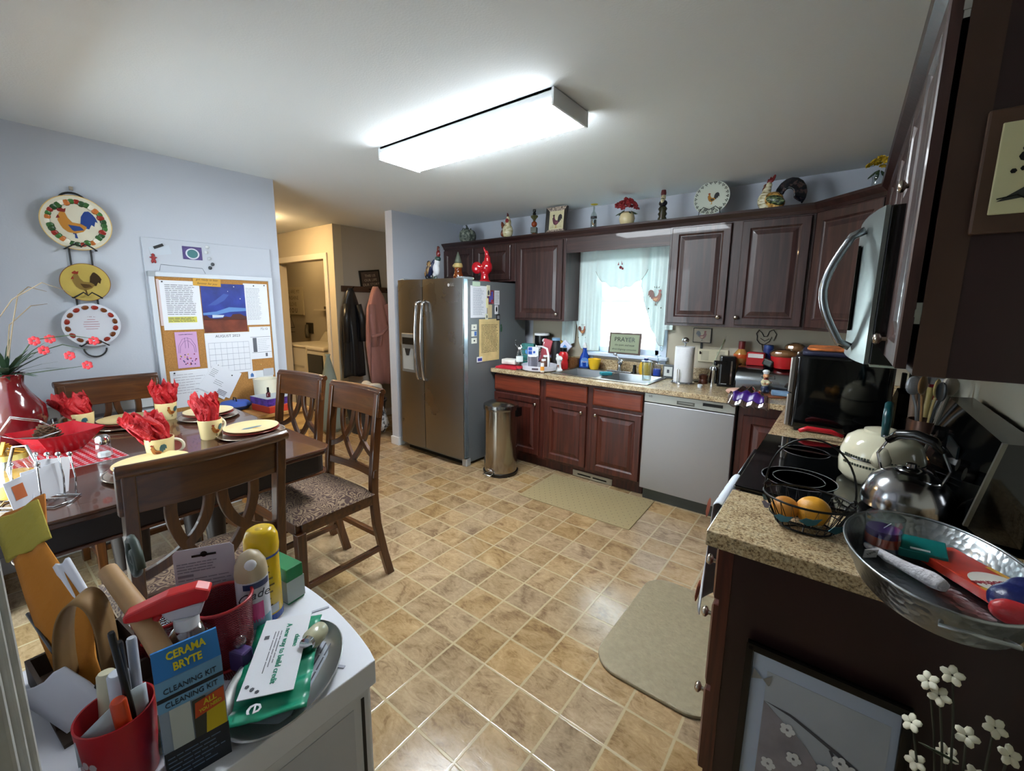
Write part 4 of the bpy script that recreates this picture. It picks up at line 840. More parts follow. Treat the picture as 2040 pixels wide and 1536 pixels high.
t = thing('wire_basket', 'chrome wire basket full of cards and boxes, against the refrigerator side of the counter', 'basket', (-2.93, -.30, CZ), .1)
mb = MB()
for z, k in ((.005, .8), (.06, .95), (.12, 1.0), (.17, 1.02)): mb.tube([(a*k, b*k, z) for a, b in [(.13*math.cos(q), .09*math.sin(q)) for q in [2*PI*i/24 for i in range(24)]]], .0025, 6, True)
for i in range(14):
    q = 2*PI*i/14; c, s = math.cos(q), math.sin(q); mb.tube([(.104*c, .072*s, .005), (.124*c, .086*s, .06), (.13*c, .09*s, .12), (.115*c, .08*s, .165), (.135*c, .095*s, .20)], .0018, 5)
mb.build('wires', M_chrome, t)
for s in (-1, 1): MB().tube([(s*.13, 0, .17), (s*.16, 0, .20), (s*.17, 0, .245), (s*.15, 0, .25)], .004, 8).build('handle', M_chrome, t, smooth=True)
t = thing('gift_box', 'teal and blue box sticking out of the chrome wire basket', 'box', (-2.93, -.30, CZ+.015), .25); MB().box(-.07, -.03, 0, .06, .03, .21).build('box', mat('#1d6e6a', .4, var=.4, vscale=25), t, bev=.004); flatdecal('print', [disc(0, .13, .03)], plane((0, -.031, 0), (1, 0, 0), (0, 0, 1)), mat('#4a8fd0', .4), t)
t = thing('popcorn_tin', 'black and white patterned tin behind the wire basket', 'tin', (-2.90, -.115, CZ), 0); MB().lathe([(0, 0), (.075, 0), (.075, .30), (0, .30)], 28).build('tin', M_black, t, smooth=40); MB().lathe([(.078, .30), (.078, .32), (0, .325)], 28).build('lid', M_white, t, smooth=40)
for i in range(9): q = i*.7; MB().at((.0755*math.cos(q), .0755*math.sin(q), .16+.1*((i % 3)-1)*.9), (0, PI/2, q)).lathe([(.022, 0), (.022, .001), (0, .0012)], 12).build('spot', M_white, t)
t = bottle('blue_lid_jar', 'dark jar with a pale blue tilted lid, leaning behind the turntable', 'jar', (-2.70, -.16, CZ), [(0, 0), (.045, 0), (.045, .24), (.03, .26)], M_blackm, [(.04, .26), (.042, .285), (0, .29)], mat('#8db4d6', .3))
# turntable
t = thing('turntable_caddy', 'white round turntable caddy with an arched handle and a nameplate', 'caddy', (-2.67, -.49, CZ), 0)
MB().lathe([(0, .004), (.15, .004), (.165, .012), (.172, .055), (.167, .055), (.160, .018), (0, .018)], 44).build('tray', mat('#d3d2dc', .3), t, smooth=40); MB().cyl((0, 0, 0), .08, .004).build('foot', M_white, t)
MB().tube([(.12, -.03, .02), (.115, -.03, .15), (.09, -.02, .21), (.02, 0, .225), (-.05, .02, .22)], [.012, .010, .009, .008, .008], 10).build('arched_handle', M_white, t, smooth=True)
band(t, .171, .025, .04, mat('#4a3a48', .4), a0=CAMA(-2.67, -.49)-.25, wd=.06, name='nameplate')
t = thing('blister_pack', 'white and blue carded blister pack standing in the turntable', 'pack', (-2.72, -.53, CZ+.02), .55); MB().box(-.05, -.001, 0, .05, .001, .20).build('card', mat('#d8dce8', .4), t); MB().box(-.045, -.022, .01, .045, -.001, .12).build('blister', M_film, t, bev=.008); flatdecal('print', [rect(-.045, .13, -.01, .16), rect(-.045, .165, -.01, .195), rect(.0, .14, .02, .16)], plane((0, -.0015, 0), (1, 0, 0), (0, 0, 1)), mat('#2450a8', .4), t)
for k, (x, y, c, lab, h) in enumerate(((-2.62, -.47, '#5b4038', 'brown pill jar at the centre of the turntable', .10), (-2.60, -.53, '#6d4a3a', 'short brown jar at the front of the turntable', .07))): bottle('spice_jar', lab, 'jar', (x, y, CZ+.019), [(0, 0), (.026, 0), (.026, h), (.02, h+.01)], mat(c, .3), [(.021, h+.01), (.021, h+.025), (0, h+.026)], M_white)
t = bottle('medicine_bottle', 'small orange and white medicine bottle in front of the turntable', 'bottle', (-2.53, -.655, CZ), [(0, 0), (.017, 0), (.017, .06), (.012, .07)], mat('#d9d4c8', .4), [(.014, .07), (.014, .095), (0, .096)], M_white)
band(t, .0172, .03, .065, mat('#d58a2c', .4)); band(t, .0172, .004, .014, mat('#5a3a2a', .4))
t = bottle('spice_bottle', 'red plastic spice bottle with a black lid, left of the blue soap', 'bottle', (-2.545, -.27, CZ), [(0, 0), (.046, 0), (.048, .01), (.046, .07), (.042, .08), (.046, .095), (.046, .145), (.03, .17)], mat('#c01c20', .25), [(.033, .17), (.034, .205), (0, .206)], M_black)
for x, y, z, rot, c1, lab in ((-2.74, -.10, .02, (0, .9, .1), '#d4a72a', 'yellow snack bag slumped against the wall, behind the turntable'), (-2.66, -.13, .0, (0, .75, .2), '#ccd0e6', 'white and blue box leaning among the snack bags'), (-2.79, -.20, .0, (0, .25, .1), '#c05560', 'pink and white bag leaning behind the blue lid jar')):
    t = thing('snack_package', lab, 'package', (x, y, CZ), 0); MB().at((0, 0, .15), rot).cb((0, 0, 0), (.10, .04, .24)).build('package', mat(c1, .4, bump=.3, bscale=20), t, bev=.01)
    if 'blue' in lab and 'box' in lab: MB().at((0, -.001, .15), rot).cb((0, 0, -.06), (.101, .041, .06)).build('print', mat('#2c3b8c', .4), t); MB().at((0, -.002, .15), rot).cb((0, 0, .07), (.03, .042, .03)).build('print', mat('#4a86c8', .4), t)
    if 'yellow' in lab: MB().at((0, -.001, .15), rot).cb((0, 0, .0), (.101, .041, .07)).build('print', mat('#b5252a', .4), t)
t = thing('chip_bag', 'orange brown snack bag behind the red spice bottle', 'package', (-2.60, -.17, CZ), 0); MB().ell((0, 0, .06), (.06, .035, .06)).box(-.05, -.02, .0, .05, .02, .02).build('bag', mat('#a8642a', .4, bump=.5, bscale=25), t, remesh=.007)
t = thing('wicker_basket', 'small round brown wicker basket beside the blue soap bottle', 'basket', (-2.44, -.12-.06+.08, CZ), 0); t.location = (-2.54, -.115, CZ); MB().lathe([(0, 0), (.06, 0), (.075, .04), (.08, .09), (.074, .09), (.068, .04), (.055, .008), (0, .008)], 30).build('weave', mat('#7a4f26', .8, bump=.9, bscale=120, var=.3, vscale=90), t, smooth=50)
# girl figurine towel holder
t = thing('girl_figurine', 'small white and grey ceramic figurine at the left edge of the sink', 'figurine', (-2.50, -.42, CZ), 0)
MB().lathe([(0, 0), (.035, 0), (.036, .01), (.022, .03), (.018, .07), (.022, .09)], 20).ell((0, 0, .115), (.034, .028, .03)).ell((.03, -.012, .115), (.016, .012, .013)).ell((-.02, 0, .145), (.012, .012, .018)).build('figure', mat('#cfd0cf', .2), t, remesh=.004)
MB().ell((.043, -.016, .116), (.005, .004, .004), n=8, m=6).build('nose', M_black, t, smooth=True); MB().box(-.012, -.02, .02, .012, -.017, .06).build('feet', mat('#8a5a4a', .5), t)
# dish soap
t = thing('dish_soap', 'blue dish soap bottle with a white cap, left of the yellow cup', 'bottle', (-2.42, -.075, CZ), CAMA(-2.42, -.07)+PI/2)
MB().lathe([(0, 0), (.045, 0), (.05, .01), (.052, .06), (.044, .11), (.024, .155), (.018, .185), (.02, .20)], 28, ey=.62).build('body', mat('#143f9a', .15), t, smooth=50); MB().lathe([(.019, .20), (.02, .222), (.012, .232), (.009, .25), (0, .25)], 18).build('cap', M_white, t, smooth=50)
flatdecal('label', [[(-.036, .02), (.036, .02), (.038, .08), (.025, .10), (0, .108), (-.025, .10), (-.038, .08)]], lambda a, b, d=0: Vector((a, -.0335+.4*a*a/.05*.4, b)), mat('#5f8fd6', .4), t); text('lettering', 'Dawn', .026, M_white, t, frameM((0, -.0355, .066), (1, .0, 0), (0, 0, 1)))
t = thing('cup', 'yellow flared plastic cup behind the sink', 'cup', (-2.279, -.14, CZ+.0085), 0); MB().lathe([(0, 0), (.038, 0), (.044, .01), (.058, .07), (.061, .10), (.058, .10), (.05, .04), (.036, .008), (0, .008)], 32).build('cup', mat('#e3b526', .3), t, smooth=50)
t = thing('sponge', 'teal scrubbing sponge on the divider of the sink', 'sponge', (-2.035, -.40, CZ+.010), .8); MB().box(-.05, -.03, 0, .05, .03, .028).build('sponge', mat('#23808c', .9, bump=.5, bscale=150), t, bev=.008)
for k, (x, y, z) in enumerate(((-2.33, -.40, -.13), (-2.20, -.30, -.13))): t = thing('dish', ['clear glass dish lying in the left sink bowl', 'clear cup lying in the left sink bowl'][k], 'dish', (x, y, CZ+z), 0); MB().lathe([(0, 0), (.05, 0), (.07, .03), (.066, .03), (.048, .005), (0, .004)], 28).build('dish', M_glass, t, smooth=50)
t = thing('pitcher', 'yellow jug with a navy blue lid, right of the faucet', 'jug', (-1.79, -.115, CZ+.0085), 0); MB().lathe([(0, 0), (.052, 0), (.06, .03), (.06, .075), (.046, .105), (.042, .115)], 30).build('body', mat('#dfae2b', .3), t, smooth=50); MB().lathe([(.046, .113), (.046, .122), (.02, .128), (.016, .145), (0, .147)], 24).build('lid', mat('#1f2f6a', .35), t, smooth=50)
t = bottle('drinking_glass', 'tall clear drinking glass at the right edge of the sink', 'glass', (-1.66, -.44, CZ+.0085), [(0, .004), (.030, .004), (.031, 0), (.034, .002), (.044, .155), (.042, .155), (.031, .010), (0, .010)], M_glass)
t = bottle('soap_dispenser', 'clear soap pump bottle with blue soap, behind the drinking glass', 'bottle', (-1.685, -.13, CZ+.0085), [(0, 0), (.034, 0), (.036, .02), (.032, .10), (.014, .13)], M_glass, [(.012, .13), (.012, .15), (.004, .152), (.004, .18), (0, .18)], mat('#b8cfe0', .3)); MB().lathe([(0, .003), (.032, .004), (.032, .06), (0, .062)], 20).build('soap', mat('#2247b0', .3), t); MB().tube([(0, 0, .178), (.03, -.02, .18)], .006, 8).build('spout', mat('#b8cfe0', .3), t)
t = thing('digital_clock', 'small grey digital clock behind the paper towels', 'clock', (-1.585, -.12, CZ), 0); MB().box(-.045, -.02, 0, .045, .02, .115).build('case', mat('#55595c', .4), t, bev=.004); MB().box(-.034, -.0215, .018, .034, -.0195, .098).build('display', mat('#cfd2d0', .3), t); MB().box(-.010, -.0225, .045, .010, -.0215, .075).build('digits', M_ink, t)
t = thing('paper_towel_holder', 'upright steel paper towel holder on the countertop', 'paper towel holder', (-1.405, -.335, CZ), 0)
MB().lathe([(0, 0), (.088, 0), (.09, .006), (.088, .018), (0, .02)], 40).build('base', M_chrome, t, smooth=40); MB().cyl((0, 0, .02), .006, .31, 12).ell((0, 0, .345), (.026, .026, .024)).build('post', M_chrome, t, smooth=40)
MB().tube([(-.02, -.082, .015), (-.02, -.088, .12), (-.012, -.088, .132), (-.004, -.088, .12), (-.004, -.082, .015)], .003, 8).build('tension_arm', M_chrome, t, smooth=True)
r = tag(MB().lathe([(.021, 0), (.07, 0), (.072, .004), (.072, .272), (.07, .276), (.021, .276)], 40, closed=True).build('paper_towel_roll', mat('#dcdde0', .9, bump=.3, bscale=90), smooth=40), 'white paper towel roll on the upright steel holder', 'paper towels'); r.location = (-1.405, -.335, CZ+.021)
t = thing('can_opener', 'black upright electric can opener beside the steel shaker', 'can opener', (-1.12, -.19, CZ), .25)
MB().prism([(-.055, -.06), (.055, -.06), (.06, .05), (-.06, .05)], .235, 'z', 0).build('body', M_black, t, bev=.012); MB().box(-.065, -.07, 0, .065, .06, .015).build('base', M_black, t, bev=.004)
MB().box(-.10, -.085, .175, -.01, -.055, .20).cyl((-.085, -.075, .16), .012, .03).build('lever', M_black, t, bev=.005); MB().box(-.04, -.061, .02, .0, -.0605, .024).build('print', M_paper, t); MB().box(.02, -.0615, .02, .03, -.0605, .2).build('chrome_strip', M_chrome, t)
t = bottle('salt_shaker', 'steel shaker with a rounded lid, left of the can opener', 'shaker', (-1.225, -.14, CZ), [(0, 0), (.034, 0), (.034, .10), (.035, .102), (.035, .12), (.025, .138), (0, .142)], M_chrome)
t = bottle('wooden_mill', 'squat turned brown wooden mill beside the steel shaker', 'mill', (-1.285, -.20, CZ), [(0, 0), (.034, 0), (.035, .02), (.028, .034), (.034, .045), (.034, .065), (.02, .075), (0, .076)], mat('#5a2c1c', .3)); t = thing('small_pan', 'small black pan lid beside the wooden mill', 'lid', (-1.36, -.13, CZ), 0); MB().lathe([(0, .0), (.06, 0), (.062, .008), (.02, .014), (0, .016)], 28).build('lid', M_black, t, smooth=50)
t = thing('fly_swatter', 'thin pale green stick leaning on the wall beside the paper towels', 'stick', (0, 0, 0)); MB().tube([(-1.30, -.06, CZ+.003), (-1.195, -.012, 1.25)], .003, 6).ell((-1.195, -.012, 1.255), (.006, .005, .008)).build('stick', mat('#b9c9a8', .5), t)
t = bottle('syrup_bottle', 'waisted orange juice bottle with a dark red cap, behind the can opener', 'bottle', (-1.05, -.085, CZ), [(0, 0), (.045, 0), (.05, .02), (.05, .10), (.034, .16), (.034, .18), (.052, .215), (.052, .245), (.022, .285)], mat('#b98a4a', .2), [(.024, .285), (.024, .345), (0, .346)], mat('#6d1a1a', .4)); band(t, .0525, .215, .245, mat('#c6571f', .4))
# bread box and the clutter on it
t = thing('bread_box', 'steel roll top bread box in the corner of the counter', 'bread box', (-.83, -.17, CZ), 0)
pr = [(-.13, 0), (.13, 0), (.13, .17), (.0, .17)]+[(-.0-.13*math.sin(a), .04+.13*math.cos(a)) for a in [PI/2*i/8 for i in range(1, 9)]]
MB().prism([(y, z) for y, z in pr], .42, 'x', -.21).build('shell', mat('#8f9396', .22, 1), t, smooth=40)
for x in (-.213, .205): MB().tube([(x+.004, -.132, .0), (x+.004, -.132, .045), (x+.004, -.09, .13), (x+.004, -.0, .172), (x+.004, .13, .172)], .006, 8).build('end_rim', M_black, t)
MB().tube([(-.04, -.118, .118), (-.04, -.14, .125), (.04, -.14, .125), (.04, -.118, .118)], .004, 8).build('handle', M_chrome, t)
t = thing('snack_package', 'red package in clear wrap on the left of the bread box', 'package', (-.94, -.13, CZ+.172), .05); MB().box(-.06, -.04, 0, .06, .04, .10).build('package', mat('#a8181e', .35), t, bev=.008); MB().box(-.05, -.042, .06, .05, -.0405, .09).build('print', mat('#cfc9c4', .4), t)
t = thing('snack_package', 'black and green package beside the red bread box package', 'package', (-.845, -.21, CZ+.172), -.2); MB().at((0, 0, .035), (0, .35, 0)).cb((0, 0, 0), (.07, .05, .05)).build('package', mat('#1c2620', .35, var=.5, vscale=40), t, bev=.01)
t = bottle('blue_jar', 'small blue jar behind the packages on the bread box', 'jar', (-.87, -.075, CZ+.172), [(0, 0), (.03, 0), (.034, .10), (.034, .135)], mat('#1c2f6e', .4), [(.035, .13), (.03, .155), (0, .158)], mat('#27407f', .4))
t = thing('plastic_bowl', 'red transparent bowl on the bread box, filled with bread', 'bowl', (-.745, -.17, CZ+.172), 0); MB().lathe([(0, 0), (.07, 0), (.09, .04), (.098, .085), (.094, .085), (.085, .04), (.066, .006), (0, .006)], 32).build('bowl', mat('#c02428', .2), t, smooth=50)
for x, y, z, sx, lab in ((-.755, -.19, .10, .085, 'long bread loaf in clear wrap lying in the red bowl'), (-.70, -.13, .145, .06, 'round brown bread roll bag on top of the loaf')):
    t = thing('bread', lab, 'bread', (x, y, CZ+.172+z), .1); MB().ell((0, 0, 0), (sx, .055, .035)).build('loaf', mat('#b98a55', .6, bump=.3, bscale=20, var=.2, vscale=15), t, smooth=True); MB().ell((0, 0, .003), (sx*1.12, .062, .041), n=14, m=8).build('wrap', M_film, t)
# chef figurine on board, plastic bag
t = thing('trivet', 'round reddish wooden board in front of the bread box', 'board', (-.79, -.40, CZ), 0); MB().lathe([(0, 0), (.10, 0), (.105, .004), (.10, .012), (0, .012)], 36).build('board', mat('#9a5a34', .35, var=.2, vscale=20), t, smooth=40)
def chef(t, s=1, face='#c98d60'):
    MB().ell((0, 0, .03), (.026, .022, .03)).ell((-.01, -.012, .015), (.014, .018, .014)).ell((.014, -.012, .015), (.014, .018, .014)).build('trousers', mat('#24324f', .4), t, remesh=.004)
    MB().ell((0, 0, .075), (.027, .021, .034)).ell((-.018, -.014, .078), (.012, .02, .011), (0, 0, .5)).ell((.018, -.016, .075), (.012, .022, .011), (0, 0, -.5)).build('coat', mat('#d6cfa8', .3), t, remesh=.004)
    MB().ell((0, -.004, .122), (.02, .019, .021)).ell((0, -.022, .118), (.006, .006, .006)).ell((.004, -.036, .07), (.008, .008, .007)).ell((-.012, -.034, .07), (.008, .008, .007)).build('head_and_hands', mat(face, .4), t, remesh=.0035)
    MB().ell((0, -.021, .110), (.011, .004, .004), n=8, m=6).build('moustache', mat('#4a2c1a', .6), t, smooth=True)
    MB().ell((0, .002, .152), (.024, .022, .014)).lathe([(.017, .132), (.018, .150)], 16).build('hat', M_white, t, remesh=.004)
    MB().ell((0, -.006, .100), (.016, .014, .006)).build('neckerchief', mat('#a3262c', .5), t, smooth=True)
t = thing('chef_figurine', 'small chef figurine with a white hat, serving on the round wooden board', 'figurine', (-.83, -.40, CZ+.013), .35)
chef(t); MB().cb((.045, -.05, .072), (.05, .03, .004)).cb((.05, -.052, .078), (.04, .02, .01)).build('tray', mat('#8d8f94', .3, .6), t)
t = thing('business_cards', 'pale blue packet lying right of the chef figurine', 'packet', (-.735, -.42, CZ+.013), .2); MB().box(-.05, -.03, 0, .05, .03, .03).build('packet', mat('#86abd0', .4), t, bev=.003)
t = thing('bread_bag', 'clear bread bag with a purple print, drooping over the counter edge', 'bag', (-.91, -.62, CZ), 0)
def bagf(u, v): x = (u-.5)*(.20+.05*v); z = .045*math.sin(PI*u)*(1-v)+.03+.008*math.sin(u*23+v*7); y = -.10*v*1.0; return Vector((x+.03*v, .06-.16*v, z if v < .72 else z-(v-.72)*.26))
MB().sheet(bagf, 22, 18).build('film', glassmat('#dcd0d0', .35), t, solid=.001, smooth=True)
MB().sheet(lambda u, v: bagf(.12+.76*u, .52+.36*v)+Vector((0, -.001, .0025)), 18, 10).build('purple_print', mat('#3d1a73', .3), t, solid=.0006, smooth=True)
MB().ell((-.05, .05, .03), (.085, .04, .028)).build('bread_end', mat('#c49c8a', .5, bump=.5, bscale=30), t, smooth=True)
t = thing('bottle_cap', 'small white cap lying near the paper towel holder', 'cap', (-1.255, -.41, CZ), 0); MB().lathe([(0, 0), (.016, 0), (.018, .02), (.014, .024), (0, .024)], 18).build('cap', mat('#cfd8e2', .4), t, smooth=50)
# wall behind the counter
t = thing('outlet_box', 'wide beige outlet cover on the wall behind the can opener', 'outlet cover', (-1.27, -.0055, 1.12), 0); MB().box(-.115, -.014, -.055, .115, 0, .055).build('cover', mat('#cfc8ac', .5), t, bev=.004); MB().box(-.09, -.0155, -.04, -.03, -.0142, .04).box(.03, -.0155, -.04, .09, -.0142, .04).build('socket', mat('#b9b39a', .5), t, kind='stuff')
t = thing('outlet', 'dark outlet with a plug on the wall, right above the air fryer oven', 'outlet', (-.27, -.0055, 1.19), 0); MB().box(-.05, -.012, -.05, .05, 0, .05).build('plate', M_black, t, bev=.003)
t = thing('rooster_plaque', 'square rooster plaque with a black hook on the wall, above the outlet cover', 'plaque', (-1.365, -.0055, 1.285), 0); MB().box(-.072, -.012, -.062, .072, 0, .062).build('frame', M_blackm, t, bev=.002); MB().box(-.066, -.0135, -.056, .066, -.0122, .056).build('picture', mat('#bcb3a2', .6, var=.1, vscale=20), t)
rooster_art(plane((-.05, -.0138, -.045), (.10, 0, 0), (0, 0, .09)), t, '#7a2f28', '#33383f', '#8f2c1c', '#4a3a2a', '#c4a88a', flip=True); MB().box(-.008, -.012, -.15, .008, -.002, -.062).tube([(0, -.012, -.145), (0, -.03, -.15), (0, -.034, -.13)], .006, 8).build('hook', M_blackm, t)
t = thing('rooster_outline', 'black wire rooster silhouette hanging on the wall over the bread box', 'wall ornament', (-.91, -.008, 1.245), 0)
def s2(p): return [(a*.15-.075, -.004, b*.14-.03) for a, b in p]
MB().tube(s2([(.15, .6), (.1, .75), (.2, .95), (.35, .8), (.45, .6), (.6, .62), (.68, .9), (.85, .98), (1, .75), (.9, .4), (.8, .6), (.72, .35), (.5, .15), (.3, .2), (.15, .4)]), .003, 6, True).tube(s2([(.4, .15), (.45, -.15), (.6, -.35), (.75, -.15)]), .0025, 6).build('wire', M_blackm, t); MB().tube(s2([(.3, .5), (.5, .35), (.7, .5)]), .002, 6).build('wing_wire', M_blackm, t)
# prayer sign on the sill
t = thing('prayer_sign', 'framed green sign lettered PRAYER, leaning in the window', 'sign', (-2.03, -.048, 1.077), 0, rot=(-.12, 0, 0))
MB().box(-.155, -.008, 0, .155, .006, .20).build('frame', mat('#4a342b', .5), t, bev=.003); MB().box(-.138, -.010, .016, .138, -.0082, .184).build('panel', mat('#8e977c', .7), t)
text('lettering', 'PRAYER', .058, M_black, t, frameM((0, -.0105, .135), (1, 0, 0), (0, 0, 1))); text('lettering', 'the quiet, and most', .024, M_black, t, frameM((0, -.0105, .085), (1, 0, 0), (0, 0, 1)), shear=.3); text('lettering', 'direct lifegiving connection', .022, M_black, t, frameM((0, -.0105, .045), (1, 0, 0), (0, 0, 1)), shear=.3)
t = thing('sun_catcher', 'small clear ornament hanging low in the right window corner', 'ornament', (-1.69, -.03, 1.16), 0); MB().ell((0, 0, 0), (.02, .004, .035)).build('ornament', M_glass, t, smooth=True); MB().tube([(0, 0, .03), (0, 0, .12)], .001, 4).build('thread', M_white, t)

# ================================================================== corner and range side of the counter
t = thing('air_fryer', 'big black air fryer oven with a glass door and steel edges', 'air fryer', (-.42, -1.14, CZ), 0)
rbox(MB(), .38, .37, .36, .03, .015).build('body', M_blackg, t, bev=.01, smooth=30)
for x in (-.15, .15):
    for y in (-.14, .14): MB().cyl((x, y, 0), .015, .016, 12).build('foot', M_black, t)
for y in (-.17, .155): MB().box(-.205, y, .19, -.172, y+.03, .365).box(-.205, y, .02, -.172, y+.03, .18).build('steel_edge', mat('#a8a19b', .28, 1), t, bev=.006)
MB().box(-.196, -.145, .03, -.190, .15, .35).build('front_window', M_blackg, t, bev=.003); MB().tube([(-.196, -.05, .19), (-.225, -.05, .195), (-.225, .05, .195), (-.196, .05, .19)], .006, 8).build('door_pull', M_black, t)
t = thing('quilted_pad', 'navy blue quilted pad on top of the air fryer oven', 'pad', (-.41, -1.14, CZ+.376), .05); rbox(MB(), .36, .32, .022, .04, 0).build('pad', mat('#141735', .7, bump=.4, bscale=30), t, bev=.008)
t = thing('pot_holder', 'orange brown pizza patterned pot holder on the navy pad', 'pot holder', (-.42, -1.15, CZ+.3995), 0); rbox(MB(), .30, .26, .012, .06, 0).build('cloth', mat('#b5642a', .8, var=.75, vscale=22, bump=.4, bscale=25), t, bev=.005)
t = thing('frying_pan', 'pan with a bright red handle, between the air fryer and the range', 'pan', (-.30, -1.42, CZ), 0)
MB().lathe([(0, 0), (.075, 0), (.09, .035), (.087, .035), (.072, .004), (0, .004)], 32).build('pan', M_black, t, smooth=50); MB().tube([(-.085, 0, .03), (-.13, -.005, .045), (-.22, -.02, .048), (-.25, -.035, .035)], [.008, .011, .012, .009], 10).build('handle', mat('#c4202a', .35), t, smooth=True)
t = thing('knife_block', 'black wooden knife block behind the white kettle', 'knife block', (-.16, -1.12, CZ), .1); MB().prism([(-.07, 0), (.07, 0), (.07, .16), (-.02, .24), (-.07, .22)], .10, 'x', -.05).build('block', M_black, t, bev=.004)
for i in range(3): MB().box(-.035+i*.026, -.02, .22, -.02+i*.026, .01, .31).build('knife_handle', M_blackm, t, bev=.003)
t = thing('utensil_crock', 'metal crock crowded with kitchen utensils, by the wall', 'crock', (-.125, -1.40, CZ), 0); MB().lathe([(0, 0), (.055, 0), (.058, .15), (.054, .15), (.05, .005), (0, .005)], 28).build('crock', mat('#6d5348', .25, .8), t, smooth=50)
for i, (a, l, c) in enumerate(((0, .30, '#8b8378'), (1.1, .28, '#9c8a5a'), (2.2, .31, '#1b1b1b'), (3.2, .29, '#7d7f82'), (4.1, .30, '#7a5a38'), (5.2, .28, '#232628'))):
    x, y = .03*math.cos(a), .03*math.sin(a); MB().tube([(x*.3, y*.3, .01), (x*1.2, y*1.2, .20), (x*1.7, y*1.7, l-.04)], .005, 6).ell((x*1.8, y*1.8, l), (.026, .009, .04), (0, 0, a)).build('utensil', mat(c, .35, .6 if c in ('#8b8378', '#7d7f82') else 0), t)
t = thing('utensil_crock', 'pale wooden rolling pins and spoons in a dark holder, left of the metal crock', 'crock', (-.235, -1.395, CZ), 0); t.location = (-.24, -1.06+.0, CZ); t.location = (-.135, -1.26, CZ)
MB().lathe([(0, 0), (.05, 0), (.052, .12), (.048, .12), (.045, .005), (0, .005)], 24).build('holder', M_black, t, smooth=50)
for i, (x, c) in enumerate(((-.025, '#a08572'), (.0, '#8a6f5a'), (.025, '#8f7d4a'))): MB().tube([(x*.6, 0, .01), (x, -.01, .27)], [.014, .013], 10).build('wooden_spoon', mat(c, .5), t, smooth=True)
t = thing('spoon_rest', 'tan wooden board with a copper pink cup edge, right of the crock', 'board', (-.06, -1.475, CZ), 0); MB().box(-.05, -.035, 0, .05, .035, .012).build('board', M_oak, t, bev=.003)
t = bottle('steel_cup', 'polished steel cup standing on the tan board', 'cup', (-.045, -1.475, CZ+.0125), [(0, 0), (.028, 0), (.032, .075), (.029, .075), (.026, .004), (0, .004)], mat('#b9a7a0', .15, 1))
t = thing('flour_bag', 'red and white paper package by the wall behind the backguard', 'package', (-.06, -1.10, CZ), 0); MB().box(-.04, -.05, 0, .035, .05, .30).build('package', M_paper, t, bev=.004); MB().box(-.0415, -.052, .20, -.0, .03, .27).build('print', mat('#b01c34', .4), t)
# kettles on the cooktop
KZ = .9295
t = thing('enamel_kettle', 'cream enamel kettle with dark checks, a spout and an upright teal handle', 'kettle', (-.285, -1.925, KZ), 0)
MB().lathe([(0, 0), (.095, 0), (.112, .02), (.116, .06), (.113, .085)], 40).build('lower_body', mat('#cfcab0', .15), t, smooth=50); MB().lathe([(.114, .0855), (.114, .10), (.10, .145), (.075, .165), (.055, .172)], 40).build('upper_body', mat('#d5d0b6', .12), t, smooth=50)
MB().lathe([(.058, .171), (.056, .179), (.03, .186), (0, .188)], 32).build('lid', mat('#cfcab0', .12), t, smooth=50); MB().lathe([(.1148, .0853), (.1165, .0875), (.1148, .0895)], 40).build('seam', M_black, t)
for i in range(26):
    a = CAMA(-.285, -1.925)-.95+i*.075
    if 11 < i < 15: continue
    for r0, z0 in ((.1152, .094), (.1168, .068)): MB().at((r0*math.cos(a), r0*math.sin(a), z0), (0, 0, a)).cb((0, 0, 0), (.001, .005, .008)).build('check', mat('#1c2a20', .4), t)
sa = CAMA(-.285, -1.925)+.0; d = Vector((math.cos(sa), math.sin(sa), 0))
MB().tube([tuple(d*.095+Vector((0, 0, .095))), tuple(d*.125+Vector((0, 0, .115))), tuple(d*.14+Vector((0, 0, .145)))], [.03, .024, .014], 16).build('spout', mat('#d5d0b6', .12), t, smooth=True)
MB().tube([tuple(-d*.06+Vector((0, 0, .165))), tuple(-d*.065+Vector((0, 0, .235))), tuple(d*.0+Vector((0, 0, .27))), tuple(d*.055+Vector((0, 0, .24))), tuple(d*.055+Vector((0, 0, .168)))], [.010, .011, .012, .013, .010], 8).build('handle', mat('#0f4147', .3), t, smooth=True)
MB().ell(tuple(d*.068+Vector((0, 0, .175))), (.005, .005, .005), n=8, m=6).build('rivet', M_chrome, t)
t = thing('steel_kettle', 'polished steel kettle with a black loop handle, nearest on the range', 'kettle', (-.235, -2.165, KZ), 0)
MB().lathe([(0, 0), (.09, 0), (.105, .012), (.104, .05), (.085, .095), (.05, .12), (.03, .126)], 40).build('body', mat('#a3a3a6', .16, 1), t, smooth=50); MB().lathe([(.034, .125), (.03, .131), (.012, .134), (.012, .145), (0, .148)], 24).build('lid', mat('#8f8f92', .15, 1), t, smooth=50)
a = CAMA(-.235, -2.165)+1.2; d = Vector((math.cos(a), math.sin(a), 0))
MB().tube([tuple(-d*.07+Vector((0, 0, .10))), tuple(-d*.085+Vector((0, 0, .15))), tuple(-d*.06+Vector((0, 0, .205)))], .004, 8).build('bracket', M_chrome, t); MB().tube([tuple(d*.07+Vector((0, 0, .10))), tuple(d*.085+Vector((0, 0, .15))), tuple(d*.06+Vector((0, 0, .205)))], .004, 8).build('bracket', M_chrome, t)
MB().tube([tuple(-d*.065+Vector((0, 0, .195))), tuple(-d*.04+Vector((0, 0, .222))), tuple(Vector((0, 0, .23))), tuple(d*.04+Vector((0, 0, .222))), tuple(d*.065+Vector((0, 0, .195)))], [.010, .014, .015, .014, .010], 12).build('handle', M_black, t, smooth=True)
